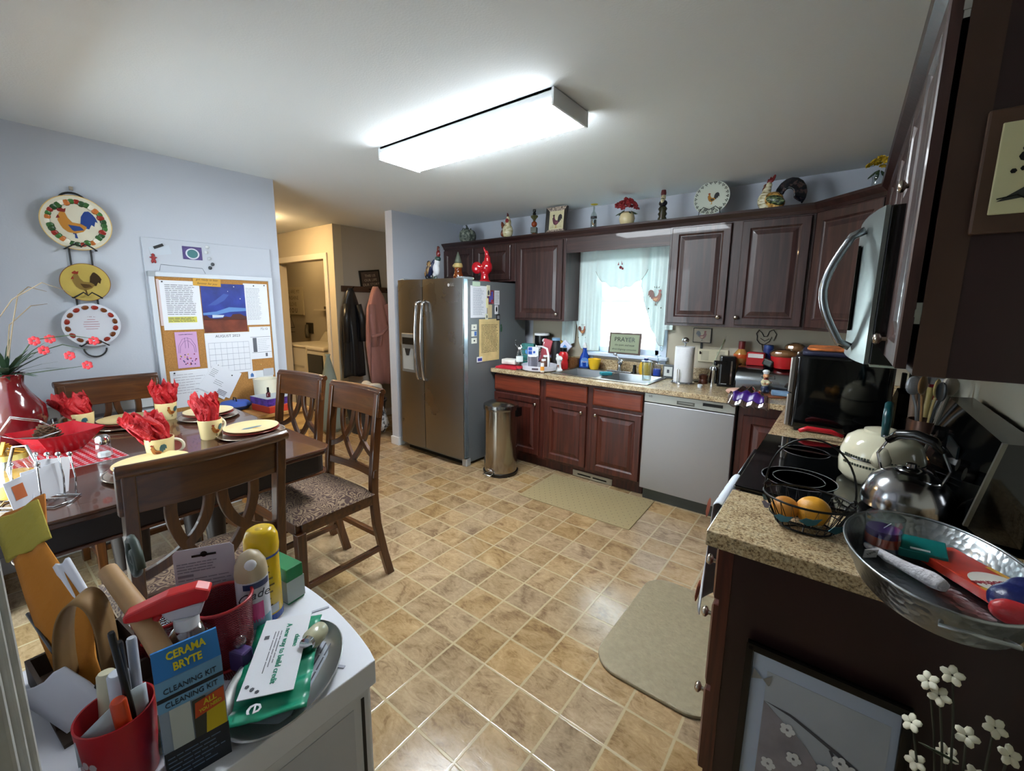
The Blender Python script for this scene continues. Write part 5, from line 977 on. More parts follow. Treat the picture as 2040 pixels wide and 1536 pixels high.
# fruit basket
t = thing('fruit_basket', 'oval black wire fruit basket with blue metal leaves and a tall handle', 'basket', (-.463, -2.44, CZ), 0)
E1, E2 = .105, .085
def el(k, z, n=36): return [(E1*k*math.cos(2*PI*i/n), E2*k*math.sin(2*PI*i/n), z) for i in range(n)]
MB().tube(el(1, .085), .003, 8, True).build('rim', M_blackwire, t, smooth=True); MB().tube(el(.62, .004), .0028, 8, True).tube(el(.82, .03), .002, 6, True).build('lower_rings', M_blackwire, t, smooth=True)
zz = []
for i in range(44): a = 2*PI*i/44; k, z = ((1, .085) if i % 2 else (.66, .006)); zz.append((E1*k*math.cos(a), E2*k*math.sin(a), z))
MB().tube(zz, .0014, 5, True).build('zigzag_wire', M_blackwire, t)
for i in range(-2, 3): pass
MB().tube([(E1*.62*math.cos(a), E2*.62*math.sin(a), .004) for a in (0, PI)], .002, 6).tube([(E1*.62*math.cos(a), E2*.62*math.sin(a), .004) for a in (PI/2, -PI/2)], .002, 6).tube([(E1*.62*math.cos(a), E2*.62*math.sin(a), .004) for a in (.8, .8+PI)], .002, 6).build('floor_wires', M_blackwire, t)
hd2 = [(-E1*math.cos(b)*.98, .0, .085+.17*math.sin(b)**.8) for b in [PI*i/20 for i in range(21)]]
MB().tube([(x, y-.006, z) for x, y, z in hd2], .0026, 8).tube([(x, y+.006, z*.985+.001) for x, y, z in hd2], .0022, 8).build('handle', M_blackwire, t, smooth=True)
for s, x0 in ((-1, -.095), (1, .10), (1, .06)): MB().tube([(x0+s*.012*(1-k/14)*math.cos(k*.9), -.02-.01*s, .10+.012*(1-k/14)*math.sin(k*.9)+.02*k/14) for k in range(15)], .0018, 6).build('scroll', M_blackwire, t)
for i, a in enumerate((3.6, 4.25, 4.85, 5.5, 2.9)):
    ux = Vector((-math.sin(a)*E1, math.cos(a)*E2, 0)).normalized(); f = plane((E1*.95*math.cos(a)*1.03, E2*.95*math.sin(a)*1.03, .05-.012*(i % 2)), ux*.05, (0, 0, .05))
    MB().add([tuple(f(q[0], q[1])) for q in [(-.5, 0), (-.2, .22), (.1, .2), (.5, .35), (.25, -.05), (-.1, -.2)]], [(0, 1, 2, 3, 4, 5)]).build('leaf', mat('#2f5f6d', .35, .5) if i not in (0,) else mat('#4b4652', .4, .3), t, solid=.0012)
for k, (x, y, z, r2, lab) in enumerate(((-.447, -2.43, .048, .042, 'large yellow orange fruit at the right of the wire basket'), (-.512, -2.445, .044, .034, 'smaller orange at the left of the wire basket'))):
    o = tag(MB().ell((0, 0, 0), (r2, r2, r2*.93), n=28, m=18).build('orange', mat('#dd9c2c' if k == 0 else '#d08a35', .4, bump=.15, bscale=220, var=.08, vscale=10), smooth=True), lab, 'orange', 'oranges in the wire basket'); o.location = (x, y, CZ+z)
# tin tray and its contents
def oval(mb, prof, rx, ry, n=48):
    vs = []; k = len(prof)
    for i in range(n):
        a = 2*PI*i/n
        for off, z in prof: vs.append(((rx+off)*math.cos(a), (ry+off)*math.sin(a), z))
    fs = [(i*k+q, ((i+1) % n)*k+q, ((i+1) % n)*k+q+1, i*k+q+1) for i in range(n) for q in range(k-1)]
    fs += [tuple(i*k for i in range(n-1, -1, -1)), tuple(i*k+k-1 for i in range(n))]; return mb.add(vs, fs)
TRX, TRY = -.222, -2.572
t = thing('tin_tray', 'large oval galvanised tin tray with a hammered rim, overhanging the counter corner', 'tray', (TRX, TRY, CZ+.0005), .10)
tm, nt, b, v = base('hammered_tin', .3, 1); b.inputs['Base Color'].default_value = S('#8f9497'); vo = nt.nodes.new('ShaderNodeTexVoronoi'); vo.inputs['Scale'].default_value = 75; nt.links.new(v, vo.inputs['Vector']); addbump(nt, b, vo.outputs['Distance'], .35, .004)
oval(MB(), [(-.025, 0), (0, .068), (.003, .070), (.005, .068), (.003, .066), (-.023, .003)], .155, .225).build('pan', tm, t, smooth=60)
MB().tube([((.157)*math.cos(2*PI*i/48), (.227)*math.sin(2*PI*i/48), .069) for i in range(48)], .0035, 8, True).build('rolled_rim', M_galv, t, smooth=True)
MB().tube([(-.04, -.231, .05), (-.05, -.255, .056), (.05, -.255, .056), (.04, -.231, .05)], .004, 8).build('handle', M_galv, t, smooth=True)
t = thing('candle', 'glass jar candle with purple and orange wax, at the far end of the tray', 'candle', (-.302, -2.475, CZ+.005), 0)
MB().lathe([(0, 0), (.034, 0), (.037, .006), (.038, .095), (.036, .095), (.035, .006), (0, .005)], 32).build('glass', M_glass, t, smooth=50); MB().lathe([(0, .006), (.0345, .007), (.0345, .022), (0, .022)], 24).build('blue_wax', mat('#2b2a66', .4), t, smooth=50); MB().lathe([(0, .0225), (.0345, .0225), (.0345, .045), (0, .045)], 24).build('orange_wax', mat('#b8432a', .4), t, smooth=50); MB().lathe([(0, .0455), (.0345, .0455), (.0345, .062), (0, .062)], 24).build('purple_wax', mat('#451d6b', .4), t, smooth=50); MB().tube([(-.0, 0, .062), (.012, 0, .078)], .001, 5).build('wick', M_paper, t)
t = thing('cigarette_box', 'small teal flip box with a white open top, in the tin tray', 'box', (-.243, -2.445, CZ+.018), -.18, rot=(.10, -.05, -.05)); MB().box(-.028, -.045-.0, 0, .06, .03, .022).build('box', mat('#0f6a68', .35), t, bev=.002); MB().box(-.066, -.045, 0, -.0285, .03, .02).build('foil_top', mat('#c6c8ca', .3, .3, bump=.6, bscale=60), t, bev=.004)
flatdecal('print', [rect(-.005, -.038, .03, -.030)], plane((0, 0, .0222), (1, 0, 0), (0, 1, 0)), M_paper, t)
t = thing('drink_mix_box', 'red and orange box with a white round label, lying in the tin tray', 'box', (-.145, -2.515, CZ+.012), -.35, rot=(.03, -.05, -1.0)); MB().box(-.11, -.048, 0, .10, .048, .022).build('box', mat('#b3301f', .35, var=.3, vscale=18), t, bev=.002)
fz = plane((0, 0, .0224), (1, 0, 0), (0, 1, 0)); flatdecal('label_disc', [disc(.045, 0, .043, 28)], fz, mat('#d3cfc6', .5), t); flatdecal('yellow_print', [rect(.06, -.047, .099, -.03), rect(.085, -.03, .099, .047), rect(-.02, .036, .06, .047)], fz, mat('#d19b3a', .5), t, .0005)
text('lettering', 'Smoothies', .021, mat('#8c1528', .5), t, frameM((.045, -.002, .0236), (0, -1, 0), (1, 0, 0)), bold=.0004)
t = thing('crumpled_tissue', 'crumpled white tissue lying along the near side of the tray', 'tissue', (-.262, -2.565, CZ+.007), -.75)
MB().tube([(-.08, .01, .012), (-.04, -.004, .016), (.0, 0, .016), (.05, .004, .018), (.075, 0, .02)], [.008, .012, .013, .018, .013], 12).ell((-.09, .012, .012), (.02, .016, .010)).build('tissue', mat('#cdcbd0', .9, bump=.7, bscale=70), t, remesh=.004)
t = thing('price_tag', 'small white folded tag at the left of the tray', 'tag', (-.325, -2.53, CZ+.006), .3, rot=(.5, -.2, .4)); MB().box(-.014, -.001, 0, .014, .001, .034).build('tag', M_paper, t); text('lettering', '1000', .010, M_black, t, frameM((0, -.0012, .020), (.8, 0, .6), (-.6, 0, .8)))
t = thing('plastic_bag', 'navy and red plastic bag at the right end of the tray', 'bag', (-.075, -2.60, CZ+.012), 0); t.location = (-.115, -2.66, CZ+.022)
MB().ell((.0, 0, .035), (.045, .04, .034)).ell((.01, .02, .05), (.03, .03, .03)).build('bag', mat('#171f55', .35, bump=.5, bscale=30), t, remesh=.006); MB().ell((-.01, -.030, .028), (.038, .018, .026)).build('red_panel', mat('#b3282c', .35, bump=.4, bscale=30), t, remesh=.006)
t = thing('spatula', 'orange plastic spatula lying in the near end of the tray', 'utensil', (-.20, -2.735, CZ+.012), .35); MB().tube([(-.055, 0, .0), (0, 0, .004), (.05, .01, .002)], .007, 8).build('handle', mat('#cf8a24', .35), t, smooth=True)
# picture frame leaning on the end cabinet and the silk flowers
t = thing('framed_print', 'black framed print of white blossoms, leaning on the end of the cabinet', 'picture', (-.383, -2.69, .004), 0, rot=(-.10, 0, 0))
W2, H2 = .325, .635
MB().box(-W2/2, -.012, 0, -W2/2+.016, .008, H2).box(W2/2-.016, -.012, 0, W2/2, .008, H2).box(-W2/2, -.012, 0, W2/2, .008, .016).box(-W2/2, -.012, H2-.016, W2/2, .008, H2).build('frame', M_black, t, bev=.003)
MB().box(-W2/2+.015, -.004, .015, W2/2-.015, .004, H2-.015).build('mat_board', mat('#aebbd2', .5), t); MB().box(-W2/2+.050, -.0055, .05, W2/2-.030, -.0042, H2-.055).build('print', mat('#a9b0bc', .6, var=.12, vscale=4), t)
pf = plane((0, -.006, 0), (1, 0, 0), (0, 0, 1))
decal('hill_art', [[(-.112, .052), (.13, .052), (.13, .30), (.05, .36), (-.02, .44), (-.07, .47), (-.112, .50)]], pf, mat('#8c8790', .7, var=.3, vscale=10), t, 20)
decal('branch_art', [[(-.11, .50), (-.05, .49), (.05, .45), (.12, .42), (.12, .428), (.05, .46), (-.05, .497)], [(.03, .455), (.06, .40), (.066, .402), (.036, .457)]], pf, mat('#4a4a52', .7), t, 16, d=.0012)
rr2 = random.Random(4)
for i in range(15):
    cx, cy = (-.10+.21*rr2.random(), .25+.22*rr2.random()); decal('blossom_art', [disc(cx+.010*math.cos(q), cy+.010*math.sin(q), .0075, 8) for q in [k*1.257 for k in range(5)]], pf, mat('#d9dbe0', .6), t, 5, d=.0016+.0002*i)
decal('butterfly_art', [[(-.122, .555), (-.142, .575), (-.146, .545)], [(-.12, .555), (-.10, .575), (-.104, .54)]], pf, mat('#8c8a86', .7), t, 6, d=.002)
t = thing('silk_flowers', 'white silk flowers with dark stems, standing by the framed print', 'flowers', (-.14, -2.80, 0), 0)
MB().lathe([(0, 0), (.05, 0), (.06, .10), (.045, .24), (.035, .24), (.04, .02), (0, .02)], 24).build('vase', M_blackm, t, smooth=50)
fl = [(-.09, .04, .81), (-.062, .04, .84), (-.075, .03, .795), (-.10, .05, .70), (-.03, .04, .73), (.0, .04, .77), (-.085, .05, .62), (.02, .03, .735), (-.045, .06, .66), (-.005, .06, .64)]
for x, y, z in fl:
    MB().tube([(0, 0, .05), (x*.3, y*.3, .35), (x*.8, y*.9, z-.1), (x, y, z)], .002, 5).build('stem', mat('#2a2c20', .6), t)
    f = MB()
    for k in range(5): q = k*1.257+x*30; f.at((x, y, z), (.9, .35+x*4, x*9)).ell((.010*math.cos(q), .010*math.sin(q), .003), (.009, .007, .003), (0, 0, q), n=8, m=5)
    f.build('blossom', mat('#d8d5c0', .6), t, smooth=True)
for k in range(10): q = k*2.4; MB().at((.05*math.cos(q)-.02, .04*math.sin(q), .42+.03*k), (.8, .2, q)).ell((0, 0, 0), (.03, .012, .002), n=8, m=5).build('leaf', mat('#22301c', .5), t, smooth=True)
# plaque on the upper end panel
t = thing('botanical_plaque', 'wooden plaque with a cream tile of black wild flowers, on the end wall cabinet', 'plaque', (-.11, -2.604, 1.775), 0)
MB().box(-.155, -.012, -.115, .10, 0, .105).build('board', mat('#4c3426', .45, var=.25, vscale=12), t, bev=.004); MB().box(-.135, -.017, -.082, .05, -.0125, .078).build('tile', mat('#c9c59c', .5), t, bev=.002)
pf = plane((-.042, -.0175, 0), (1, 0, 0), (0, 0, 1)); mb = MB()
for pts in ([(-.03, -.07), (-.01, -.02), (.01, .03), (.02, .065)], [(-.02, -.06), (-.03, -.01), (-.05, .02)], [(-.02, -.06), (.03, -.02), (.05, .02)], [(-.03, -.07), (-.06, -.05), (-.085, -.055)]): mb.tube([tuple(pf(a, b2, .001)) for a, b2 in pts], .0012, 5)
mb.build('stem_art', M_black, t)
decal('flower_art', [disc(-.05+.012*math.cos(q), .022+.008*math.sin(q), .009, 8) for q in (0, 2, 4)], pf, M_black, t, 6); decal('leaf_art', [[(-.085, -.06), (-.05, -.035), (-.02, -.06), (-.05, -.055)], [(-.03, -.05), (-.045, -.01), (-.015, -.03)], [(0, -.05), (.04, -.02), (.05, -.05)]], pf, mat('#2d2e2a', .6), t, 8)
decal('bud_art', [disc(.02+.012*((i % 2)*2-1), .03+.012*i, .005, 6) for i in range(4)], pf, M_black, t, 4); decal('berry_art', [disc(-.07+.012*i, -.008+.003*(i % 2), .0045, 6) for i in range(5)], pf, M_black, t, 4)
# ================================================================== figures above the cabinets (cabinet tops at 2.13)
UZ = 2.1895
def fuse_part(t, name, ells, m, vox=.006, extra=None):
    mb = MB()
    for e in ells: mb.ell(*e)
    if extra: extra(mb)
    return mb.build(name, m, t, remesh=vox)
def var2(c1, c2, c3, sc=30, rough=.3, stripe=None):
    m, nt, b, v = base('glazed_pattern', rough); n = nz(nt, mapv(nt, v, stripe or (1, 1, 1)), sc, 3, .6); nt.links.new(ramp(nt, n, [(.38, c1), (.5, c2), (.62, c3)]), b.inputs['Base Color']); return m
t = thing('ceramic_pumpkin', 'grey green carved pumpkin with openwork, in the far left corner above the cabinets', 'pumpkin', (-3.85, -.22, UZ), 0)
mb = MB()
for i in range(9): a = 2*PI*i/9; mb.ell((.062*math.cos(a), .062*math.sin(a), .095), (.062, .05, .092), (0, 0, a))
mb.build('body', var2('#2b322c', '#5c655b', '#8b8f80', 26, .5), t, remesh=.007); MB().tube([(0, 0, .16), (.005, 0, .20), (-.02, 0, .245), (-.03, 0, .25)], [.02, .014, .012, .009], 10).build('stem', mat('#303a30', .6), t, smooth=True)
for k, a in enumerate((.3, -1.0, -2.2)): MB().tube([(.04*math.cos(a)*j/4+.01*math.sin(j*2), .05*math.sin(a)*j/4, .19+.02*math.sin(j*1.7)) for j in range(7)], .007, 8).build('vine', mat('#4c564a', .5), t, smooth=True)
# white hen
t = thing('hen_figurine', 'cream ceramic hen with a red wattle and brown tail, above the cabinets', 'figurine', (-3.26, -.25, UZ), .2)
fuse_part(t, 'body', [((0, 0, .085), (.068, .055, .085)), ((.015, -.02, .175), (.038, .036, .06)), ((.018, -.03, .225), (.022, .022, .025)), ((0, 0, .01), (.045, .04, .012))], var2('#a89c70', '#cfc59d', '#ddd6b8', 18, .25, (1, 1, 3)), .006)
fuse_part(t, 'comb', [((.018, -.03, .252), (.010, .022, .014)), ((.018, -.042, .272), (.007, .008, .014)), ((.018, -.022, .268), (.006, .008, .010))], mat('#5f1712', .3), .004); fuse_part(t, 'wattle', [((.018, -.052, .195), (.022, .012, .026))], mat('#8c1a16', .3), .004)
fuse_part(t, 'tail', [((-.058, .01, .13), (.025, .03, .075), (0, -.35, 0)), ((-.055, 0, .07), (.03, .045, .05), (0, .3, 0))], var2('#2e1812', '#6d2f1c', '#8f5a35', 35), .005)
# candlestick
t = thing('painted_candlestick', 'turned candlestick with a green block, an orange ball and a dark top', 'candlestick', (-2.93, -.25, UZ), .35)
MB().box(-.035, -.035, .03, .035, .035, .095).build('block', mat('#343a26', .35), t, bev=.003); MB().lathe([(.026, 0), (.024, .012), (.018, .03)], 20).build('foot', mat('#8a5a34', .35), t, smooth=50)
MB().lathe([(.012, .095), (.031, .115), (.034, .13), (.031, .148), (.012, .165)], 24).build('ball', mat('#8c3c1c', .2), t, smooth=True); MB().lathe([(.014, .165), (.02, .185), (.044, .21), (.044, .222), (.03, .23), (0, .232)], 4).build('cup', mat('#5c5a36', .35), t)
MB().lathe([(.02, .232), (.02, .25), (.014, .262), (.018, .27), (.018, .295), (0, .296)], 18).build('top', M_black, t, smooth=50)
# rooster framed picture
t = thing('rooster_picture', 'square framed rooster painting with a dark carved frame, above the cabinets', 'picture', (-2.675, -.26, UZ+.002), .05, rot=(-.10, 0, .05))
W3, H3 = .245, .262
def fr(mb, w, h, th, d0, d1): 
    vs = []
    for ins, d in ((0, d0), (th, d1)): vs += [(-w/2+ins, -d, ins), (w/2-ins, -d, ins), (w/2-ins, -d, h-ins), (-w/2+ins, -d, h-ins)]
    return vs
v8 = fr(None, W3, H3, .040, .02, .004)
MB().add(v8, [(1, 2, 6, 5), (3, 0, 4, 7)]).box(-W3/2, -.018, 0, -W3/2+.01, .01, H3).box(W3/2-.01, -.018, 0, W3/2, .01, H3).box(-W3/2, -.018, 0, W3/2, .01, .01).box(-W3/2, -.018, H3-.01, W3/2, .01, H3).build('frame', mat('#181413', .4), t)
MB().add(v8, [(2, 3, 7, 6), (0, 1, 5, 4)]).build('carved_frame_rail', var2('#4a3c36', '#a08f82', '#c4b5a2', 60, .5), t, solid=.002)
MB().box(-W3/2+.038, -.006, .038, W3/2-.038, .0, H3-.038).build('painting', mat('#c9c19c', .7, var=.1, vscale=15), t)
pf = plane((-.07, -.0065, .05), (.14, 0, 0), (0, 0, .15)); rooster_art(pf, t, '#5a3040', '#2f2c30', '#2a1a18', '#b0893c', '#7a4a58'); decal('grass_art', [[(.03+.1*i, 0), (.05+.1*i, .22+.05*(i % 3)), (.06+.1*i, 0)] for i in range(10)], pf, mat('#6c7040', .7), t, 3, d=.0004)
# glass bottle with yellow flower
t = thing('glass_bottle', 'clear decorated glass bottle holding a yellow flower, above the window', 'bottle', (-2.29, -.25, UZ), 0); MB().lathe([(0, 0), (.033, 0), (.034, .005), (.034, .14), (.026, .165), (.011, .19), (.010, .235), (.013, .238)], 24).build('glass', glassmat('#e8f0f0', .3), t, smooth=50); MB().lathe([(.0345, .135), (.0345, .115)], 24).build('dark_band', mat('#2e2b30', .4), t, solid=.001)
MB().lathe([(0, .004), (.031, .004), (.031, .10), (0, .10)], 20).build('filling', mat('#9aa0a4', .2, .3, var=.6, vscale=50), t, smooth=50); rooster_art(cylmap(.0346, -1.2, .05, .015, .09), t, '#6d5a2a', '#1f1f22', '#5b2418')
t = thing('yellow_flower', 'yellow daisy in the clear glass bottle', 'flower', (-2.29, -.25, UZ+.165), 0); MB().tube([(0, 0, -.10), (0, 0, .05)], .002, 6).build('stem', mat('#4a5a2a', .6), t)
f = MB()
for k in range(14): a = k*.449; f.at((.0, 0, .058), (.0, -.15, a)).ell((.026, 0, 0), (.022, .007, .004), n=8, m=5)
f.at((0, 0, .062)).ell((0, 0, 0), (.014, .014, .009)); f.build('blossom', mat('#c9b31c', .6), t, smooth=True)
# cream vase with red silk flowers
t = thing('flower_vase', 'round cream ceramic vase full of red silk flowers', 'vase', (-1.98, -.25, UZ), 0); MB().lathe([(0, 0), (.045, 0), (.075, .03), (.086, .075), (.075, .12), (.055, .145), (.05, .14)], 36).build('vase', mat('#cdbd94', .15), t, smooth=True)
t = thing('red_flowers', 'dark red silk flowers bunched in the cream vase above the window', 'flowers', (-1.98, -.25, UZ+.095), 0)
r = random.Random(9)
for k in range(17):
    a = k*2.4; q = .09*math.sqrt(k/17); x, y, z = q*math.cos(a)*1.05, q*math.sin(a)*.7-.015, .02+.085*(1-(q/.1)**2)+.02*r.random(); f = MB()
    for j in range(6): b2 = j*1.047; f.at((x, y, z), (.5*math.sin(a)-.5*(y < 0), .5*math.cos(a), 0)).ell((.015*math.cos(b2), .015*math.sin(b2), 0), (.016, .012, .006), (0, .4, b2), n=8, m=5)
    f.build('blossom', mat('#7d0f18', .6), t, smooth=True)
for k in range(7): a = k*.9; MB().ell((.07*math.cos(a), .05*math.sin(a)-.01, .0+.01*(k % 2)), (.03, .01, .004), (0, .5, a), n=8, m=5).build('leaf', mat('#2c3c20', .6), t, smooth=True)
# chef bottle stack
t = thing('chef_bottle', 'stacked dark olive bottle topped with a chef head figure', 'bottle', (-1.683, -.25, UZ), 0)
MB().lathe([(0, 0), (.03, 0), (.042, .025), (.03, .048), (.042, .07), (.030, .093), (.042, .115), (.028, .138)], 28).build('stacked_balls', var2('#3a0f10', '#2c2c18', '#4a1a14', 9, .15, (.1, .1, 1)), t, smooth=True)
fuse_part(t, 'jacket', [((0, 0, .165), (.04, .026, .03)), ((0, -.012, .17), (.02, .02, .03))], mat('#14151c', .3), .005); fuse_part(t, 'scarf_and_face', [((0, -.014, .178), (.018, .02, .03)), ((0, 0, .215), (.022, .022, .028))], mat('#cfc49c', .3), .004)
MB().ell((0, -.021, .205), (.014, .004, .004), n=8, m=6).build('moustache', M_black, t, smooth=True); MB().ell((-.008, -.02, .222), (.003, .003, .003), n=8, m=6).build('eye', M_black, t); MB().ell((.008, -.02, .222), (.003, .003, .003), n=8, m=6).build('eye', M_black, t)
MB().lathe([(.023, .238), (.024, .255), (.02, .28), (0, .284)], 20).build('cap', mat('#5a1416', .4), t, smooth=50)
# rooster plate on a scroll stand
t = thing('display_plate', 'white plate with a rooster and a black leaf border, on a wire stand', 'plate', (-1.325, -.225, UZ+.135), 0, rot=(-.16, 0, .0))
MB().at((0, 0, 0), (PI/2, 0, 0)).lathe([(0, 0), (.09, 0), (.10, .006), (.148, .016), (.150, .02), (.145, .02), (.10, .012), (0, .008)], 48).build('plate', mat('#c7cdc0', .15), t, smooth=40)
pf = plane((0, -.021, 0), (1, 0, 0), (0, 0, 1)); rooster_art(plane((-.055, -.0095, -.055), (.12, 0, 0), (0, 0, .11)), t, '#a8742a', '#20242c', '#8a3a1c', '#b08a3c', '#3c3428')
bd = MB()
for i in range(22):
    a = 2*PI*i/22
    for s in (-.055, .055, 0): q = a+s; rr = .128+(.008 if s else -.002); bd.at((rr*math.cos(q), -.0215, rr*math.sin(q)), (0, -q+(.6 if s > 0 else -.6 if s < 0 else 0), 0)).ell((0, 0, 0), (.008, .0015, .0035), n=6, m=4)
bd.build('leaf_border', mat('#141518', .4), t, kind='stuff')
st = thing('plate_stand', 'black scroll wire stand holding the rooster plate', 'plate stand', (-1.325, -.245, UZ), 0)
MB().tube([(-.09, -.03, 0), (-.085, -.035, .05), (-.05, -.038, .08), (-.0, -.040, .055), (.05, -.038, .08), (.085, -.035, .05), (.09, -.03, 0)], .0035, 8).build('front_wire', M_blackm, st, smooth=True)
for s in (-1, 1): MB().tube([(s*(.03+.016*(1-k/16)*math.cos(k*.7)), -.041, .055+.016*(1-k/16)*math.sin(k*.7)) for k in range(17)], .0028, 6).tube([(s*.09, -.03, 0), (s*.06, .10, .01), (s*.02, .14, .02)], .0035, 8).build('scroll', M_blackm, st, smooth=True)
# large rooster
def hen3d(t, s=1):
    pass
t = thing('rooster_figurine', 'big painted rooster with a cream neck and arched dark tail, right end of the cabinets', 'figurine', (-.91, -.25, UZ), -.15)
fuse_part(t, 'neck', [((-.075, 0, .085), (.058, .05, .075)), ((-.07, 0, .15), (.034, .03, .06), (0, .3, 0)), ((-.055, 0, .205), (.026, .022, .026)), ((-.06, 0, .02), (.05, .04, .025))], var2('#8c7f58', '#d2caa6', '#e0dcc2', 22, .25, (1, 1, 4)), .006)
fuse_part(t, 'body', [((-.02, 0, .085), (.085, .056, .062)), ((.03, 0, .05), (.05, .04, .05)), ((-.02, 0, .015), (.05, .04, .02))], var2('#5a3c14', '#c08a3a', '#d8b468', 40, .3), .006)
fuse_part(t, 'wing', [((.01, -.045, .075), (.07, .022, .035), (0, .25, 0)), ((.04, -.04, .055), (.05, .02, .03), (0, .2, 0))], var2('#0c140e', '#17301c', '#8fa06a', 35, .3, (1, 1, 4)), .005)
tl = MB()
for k in range(7):
    R3 = .05+.011*k; tl.tube([(.05+.055+R3*math.cos(a)*.95, (k-3)*.008, .10+R3*math.sin(a)*1.15) for a in [PI*.95-j*(PI*1.15)/10 for j in range(11)]], [.012]*9+[.009, .003], 8)
tl.build('tail', var2('#0b0d14', '#171a24', '#4a3a38', 30, .25), t, remesh=.005)
fuse_part(t, 'comb', [((-.045, 0, .238), (.032, .010, .018), (0, -.4, 0)), ((-.02, 0, .262), (.012, .008, .026), (0, .3, 0)), ((-.045, 0, .255), (.008, .007, .018)), ((-.062, 0, .245), (.008, .007, .012))], mat('#6d1418', .3), .004)
fuse_part(t, 'wattle', [((-.088, 0, .185), (.012, .012, .026), (0, .5, 0)), ((-.078, 0, .21), (.012, .018, .012))], mat('#6a2018', .3), .004); MB().tube([(-.08, 0, .215), (-.10, 0, .205)], [.008, .001], 8).build('beak', mat('#b58c4a', .4), t)
t = thing('yellow_flowers', 'yellow silk flowers in a clear vase at the corner above the cabinets', 'flowers', (-.37, -.36, UZ), 0)
MB().lathe([(0, 0), (.035, 0), (.04, .01), (.032, .10), (.04, .14)], 24).build('vase', M_glass, t, smooth=50)
for k in range(14):
    a = k*2.4; q = .075*math.sqrt(k/14); x, y, z = q*math.cos(a), q*math.sin(a)-.02, .17+.07*(1-(q/.09)**2); f = MB()
    for j in range(7): b2 = j*.9; f.at((x, y, z), (.6*math.sin(a), .6*math.cos(a), 0)).ell((.014*math.cos(b2), .014*math.sin(b2), 0), (.014, .009, .005), (0, .4, b2), n=8, m=5)
    f.build('blossom', mat('#c9a51a', .6), t, smooth=True)
for k in range(7): a = k*.9; MB().ell((.04*math.cos(a), .04*math.sin(a)-.01, .13+.01*(k % 2)), (.035, .012, .004), (0, .7, a), n=8, m=5).build('leaf', mat('#2e4a30', .6), t, smooth=True)
# figures on the refrigerator
GZ = 1.766
t = thing('rooster_figurine', 'tall ceramic rooster with a white breast and blue wing, on the refrigerator', 'figurine', (-3.70, -.85, 1.7365), .1)
fuse_part(t, 'breast', [((.02, 0, .14), (.042, .036, .075), (0, -.2, 0)), ((.0, 0, .085), (.022, .022, .045), (0, .2, 0)), ((.035, 0, .20), (.034, .03, .045))], mat('#cfd0d4', .15), .006)
fuse_part(t, 'collar', [((.045, 0, .235), (.034, .030, .03))], var2('#12261f', '#3c5a52', '#1b3a34', 30, .25), .005)
fuse_part(t, 'head', [((.055, -.003, .285), (.023, .022, .04))], var2('#5f1218', '#7d1a20', '#c9b8b4', 16, .25), .004); fuse_part(t, 'comb', [((.055, 0, .335), (.022, .010, .03)), ((.045, 0, .352), (.008, .008, .014))], mat('#3a1216', .3), .004)
fuse_part(t, 'wing', [((-.02, -.018, .155), (.026, .026, .085), (0, .45, 0)), ((-.05, -.01, .10), (.024, .026, .05), (0, .5, 0))], mat('#1a2140', .2), .005)
fuse_part(t, 'tail', [((-.10, 0, .12), (.028, .018, .09), (0, .25, 0)), ((-.085, 0, .19), (.028, .016, .035), (0, .3, 0)), ((-.065, 0, .07), (.03, .02, .05), (0, -.5, 0)), ((-.12, 0, .07), (.022, .014, .05), (0, -.4, 0))], var2('#0f121c', '#1c2233', '#8a6a3a', 12, .25), .005)
fuse_part(t, 'base', [((-.03, 0, .02), (.065, .035, .022)), ((.0, 0, .04), (.03, .02, .03))], var2('#1d4238', '#3c4a4a', '#8a8f80', 30, .35), .005); MB().tube([(.0, 0, .0), (.005, 0, .06)], .008, 8).build('leg', mat('#a88f4a', .4), t)
t = thing('bell_figurine', 'amber glass figurine with a cream collar and grey pointed hat, on the refrigerator', 'figurine', (-3.475, -.75, 1.7365), 0)
MB().lathe([(0, 0), (.035, 0), (.048, .025), (.052, .055), (.04, .085), (.034, .12), (.04, .135)], 28).build('glass_body', mat('#6d3312', .1), t, smooth=True); MB().lathe([(.042, .135), (.046, .15), (.04, .175), (.03, .18)], 24).ell((-.045, -.01, .155), (.02, .014, .016)).build('collar', mat('#b59f66', .5), t, smooth=True)
MB().lathe([(.036, .178), (.03, .21), (.016, .25), (.004, .285), (0, .29)], 20).build('hat', mat('#5a6152', .5), t, smooth=True)
t = thing('rooster_figurine', 'glossy solid red ceramic rooster on the refrigerator', 'figurine', (-3.29, -.57, 1.7365), .45)
RG = mat('#b5121f', .12, coat=.5)
MB().lathe([(0, 0), (.062, 0), (.065, .012), (.045, .03), (.04, .07)], 28).ell((.02, 0, .155), (.062, .055, .075)).ell((.0, 0, .10), (.045, .04, .05)).ell((.03, 0, .23), (.034, .032, .055)).ell((.022, 0, .285), (.022, .02, .04)).ell((.0, 0, .33), (.013, .012, .035), (0, -.35, 0)).build('body', RG, t, remesh=.006)
mb = MB().ell((-.085, 0, .15), (.058, .022, .062)); mb.build('tail', RG, t, smooth=True); 
MB().box(-.03, -.02, 0, .03, .02, .03).build('base_block', RG, t, bev=.008)
t = thing('camera_gadget', 'small dark gadget lying on the refrigerator between the figurines', 'gadget', (-3.36, -.70, 1.7365), .4); MB().ell((0, 0, .03), (.05, .03, .03)).build('gadget', M_black, t, smooth=True); MB().ell((.035, -.022, .03), (.012, .008, .012), n=10, m=8).build('lens', mat('#b9b9a0', .2), t, smooth=True)

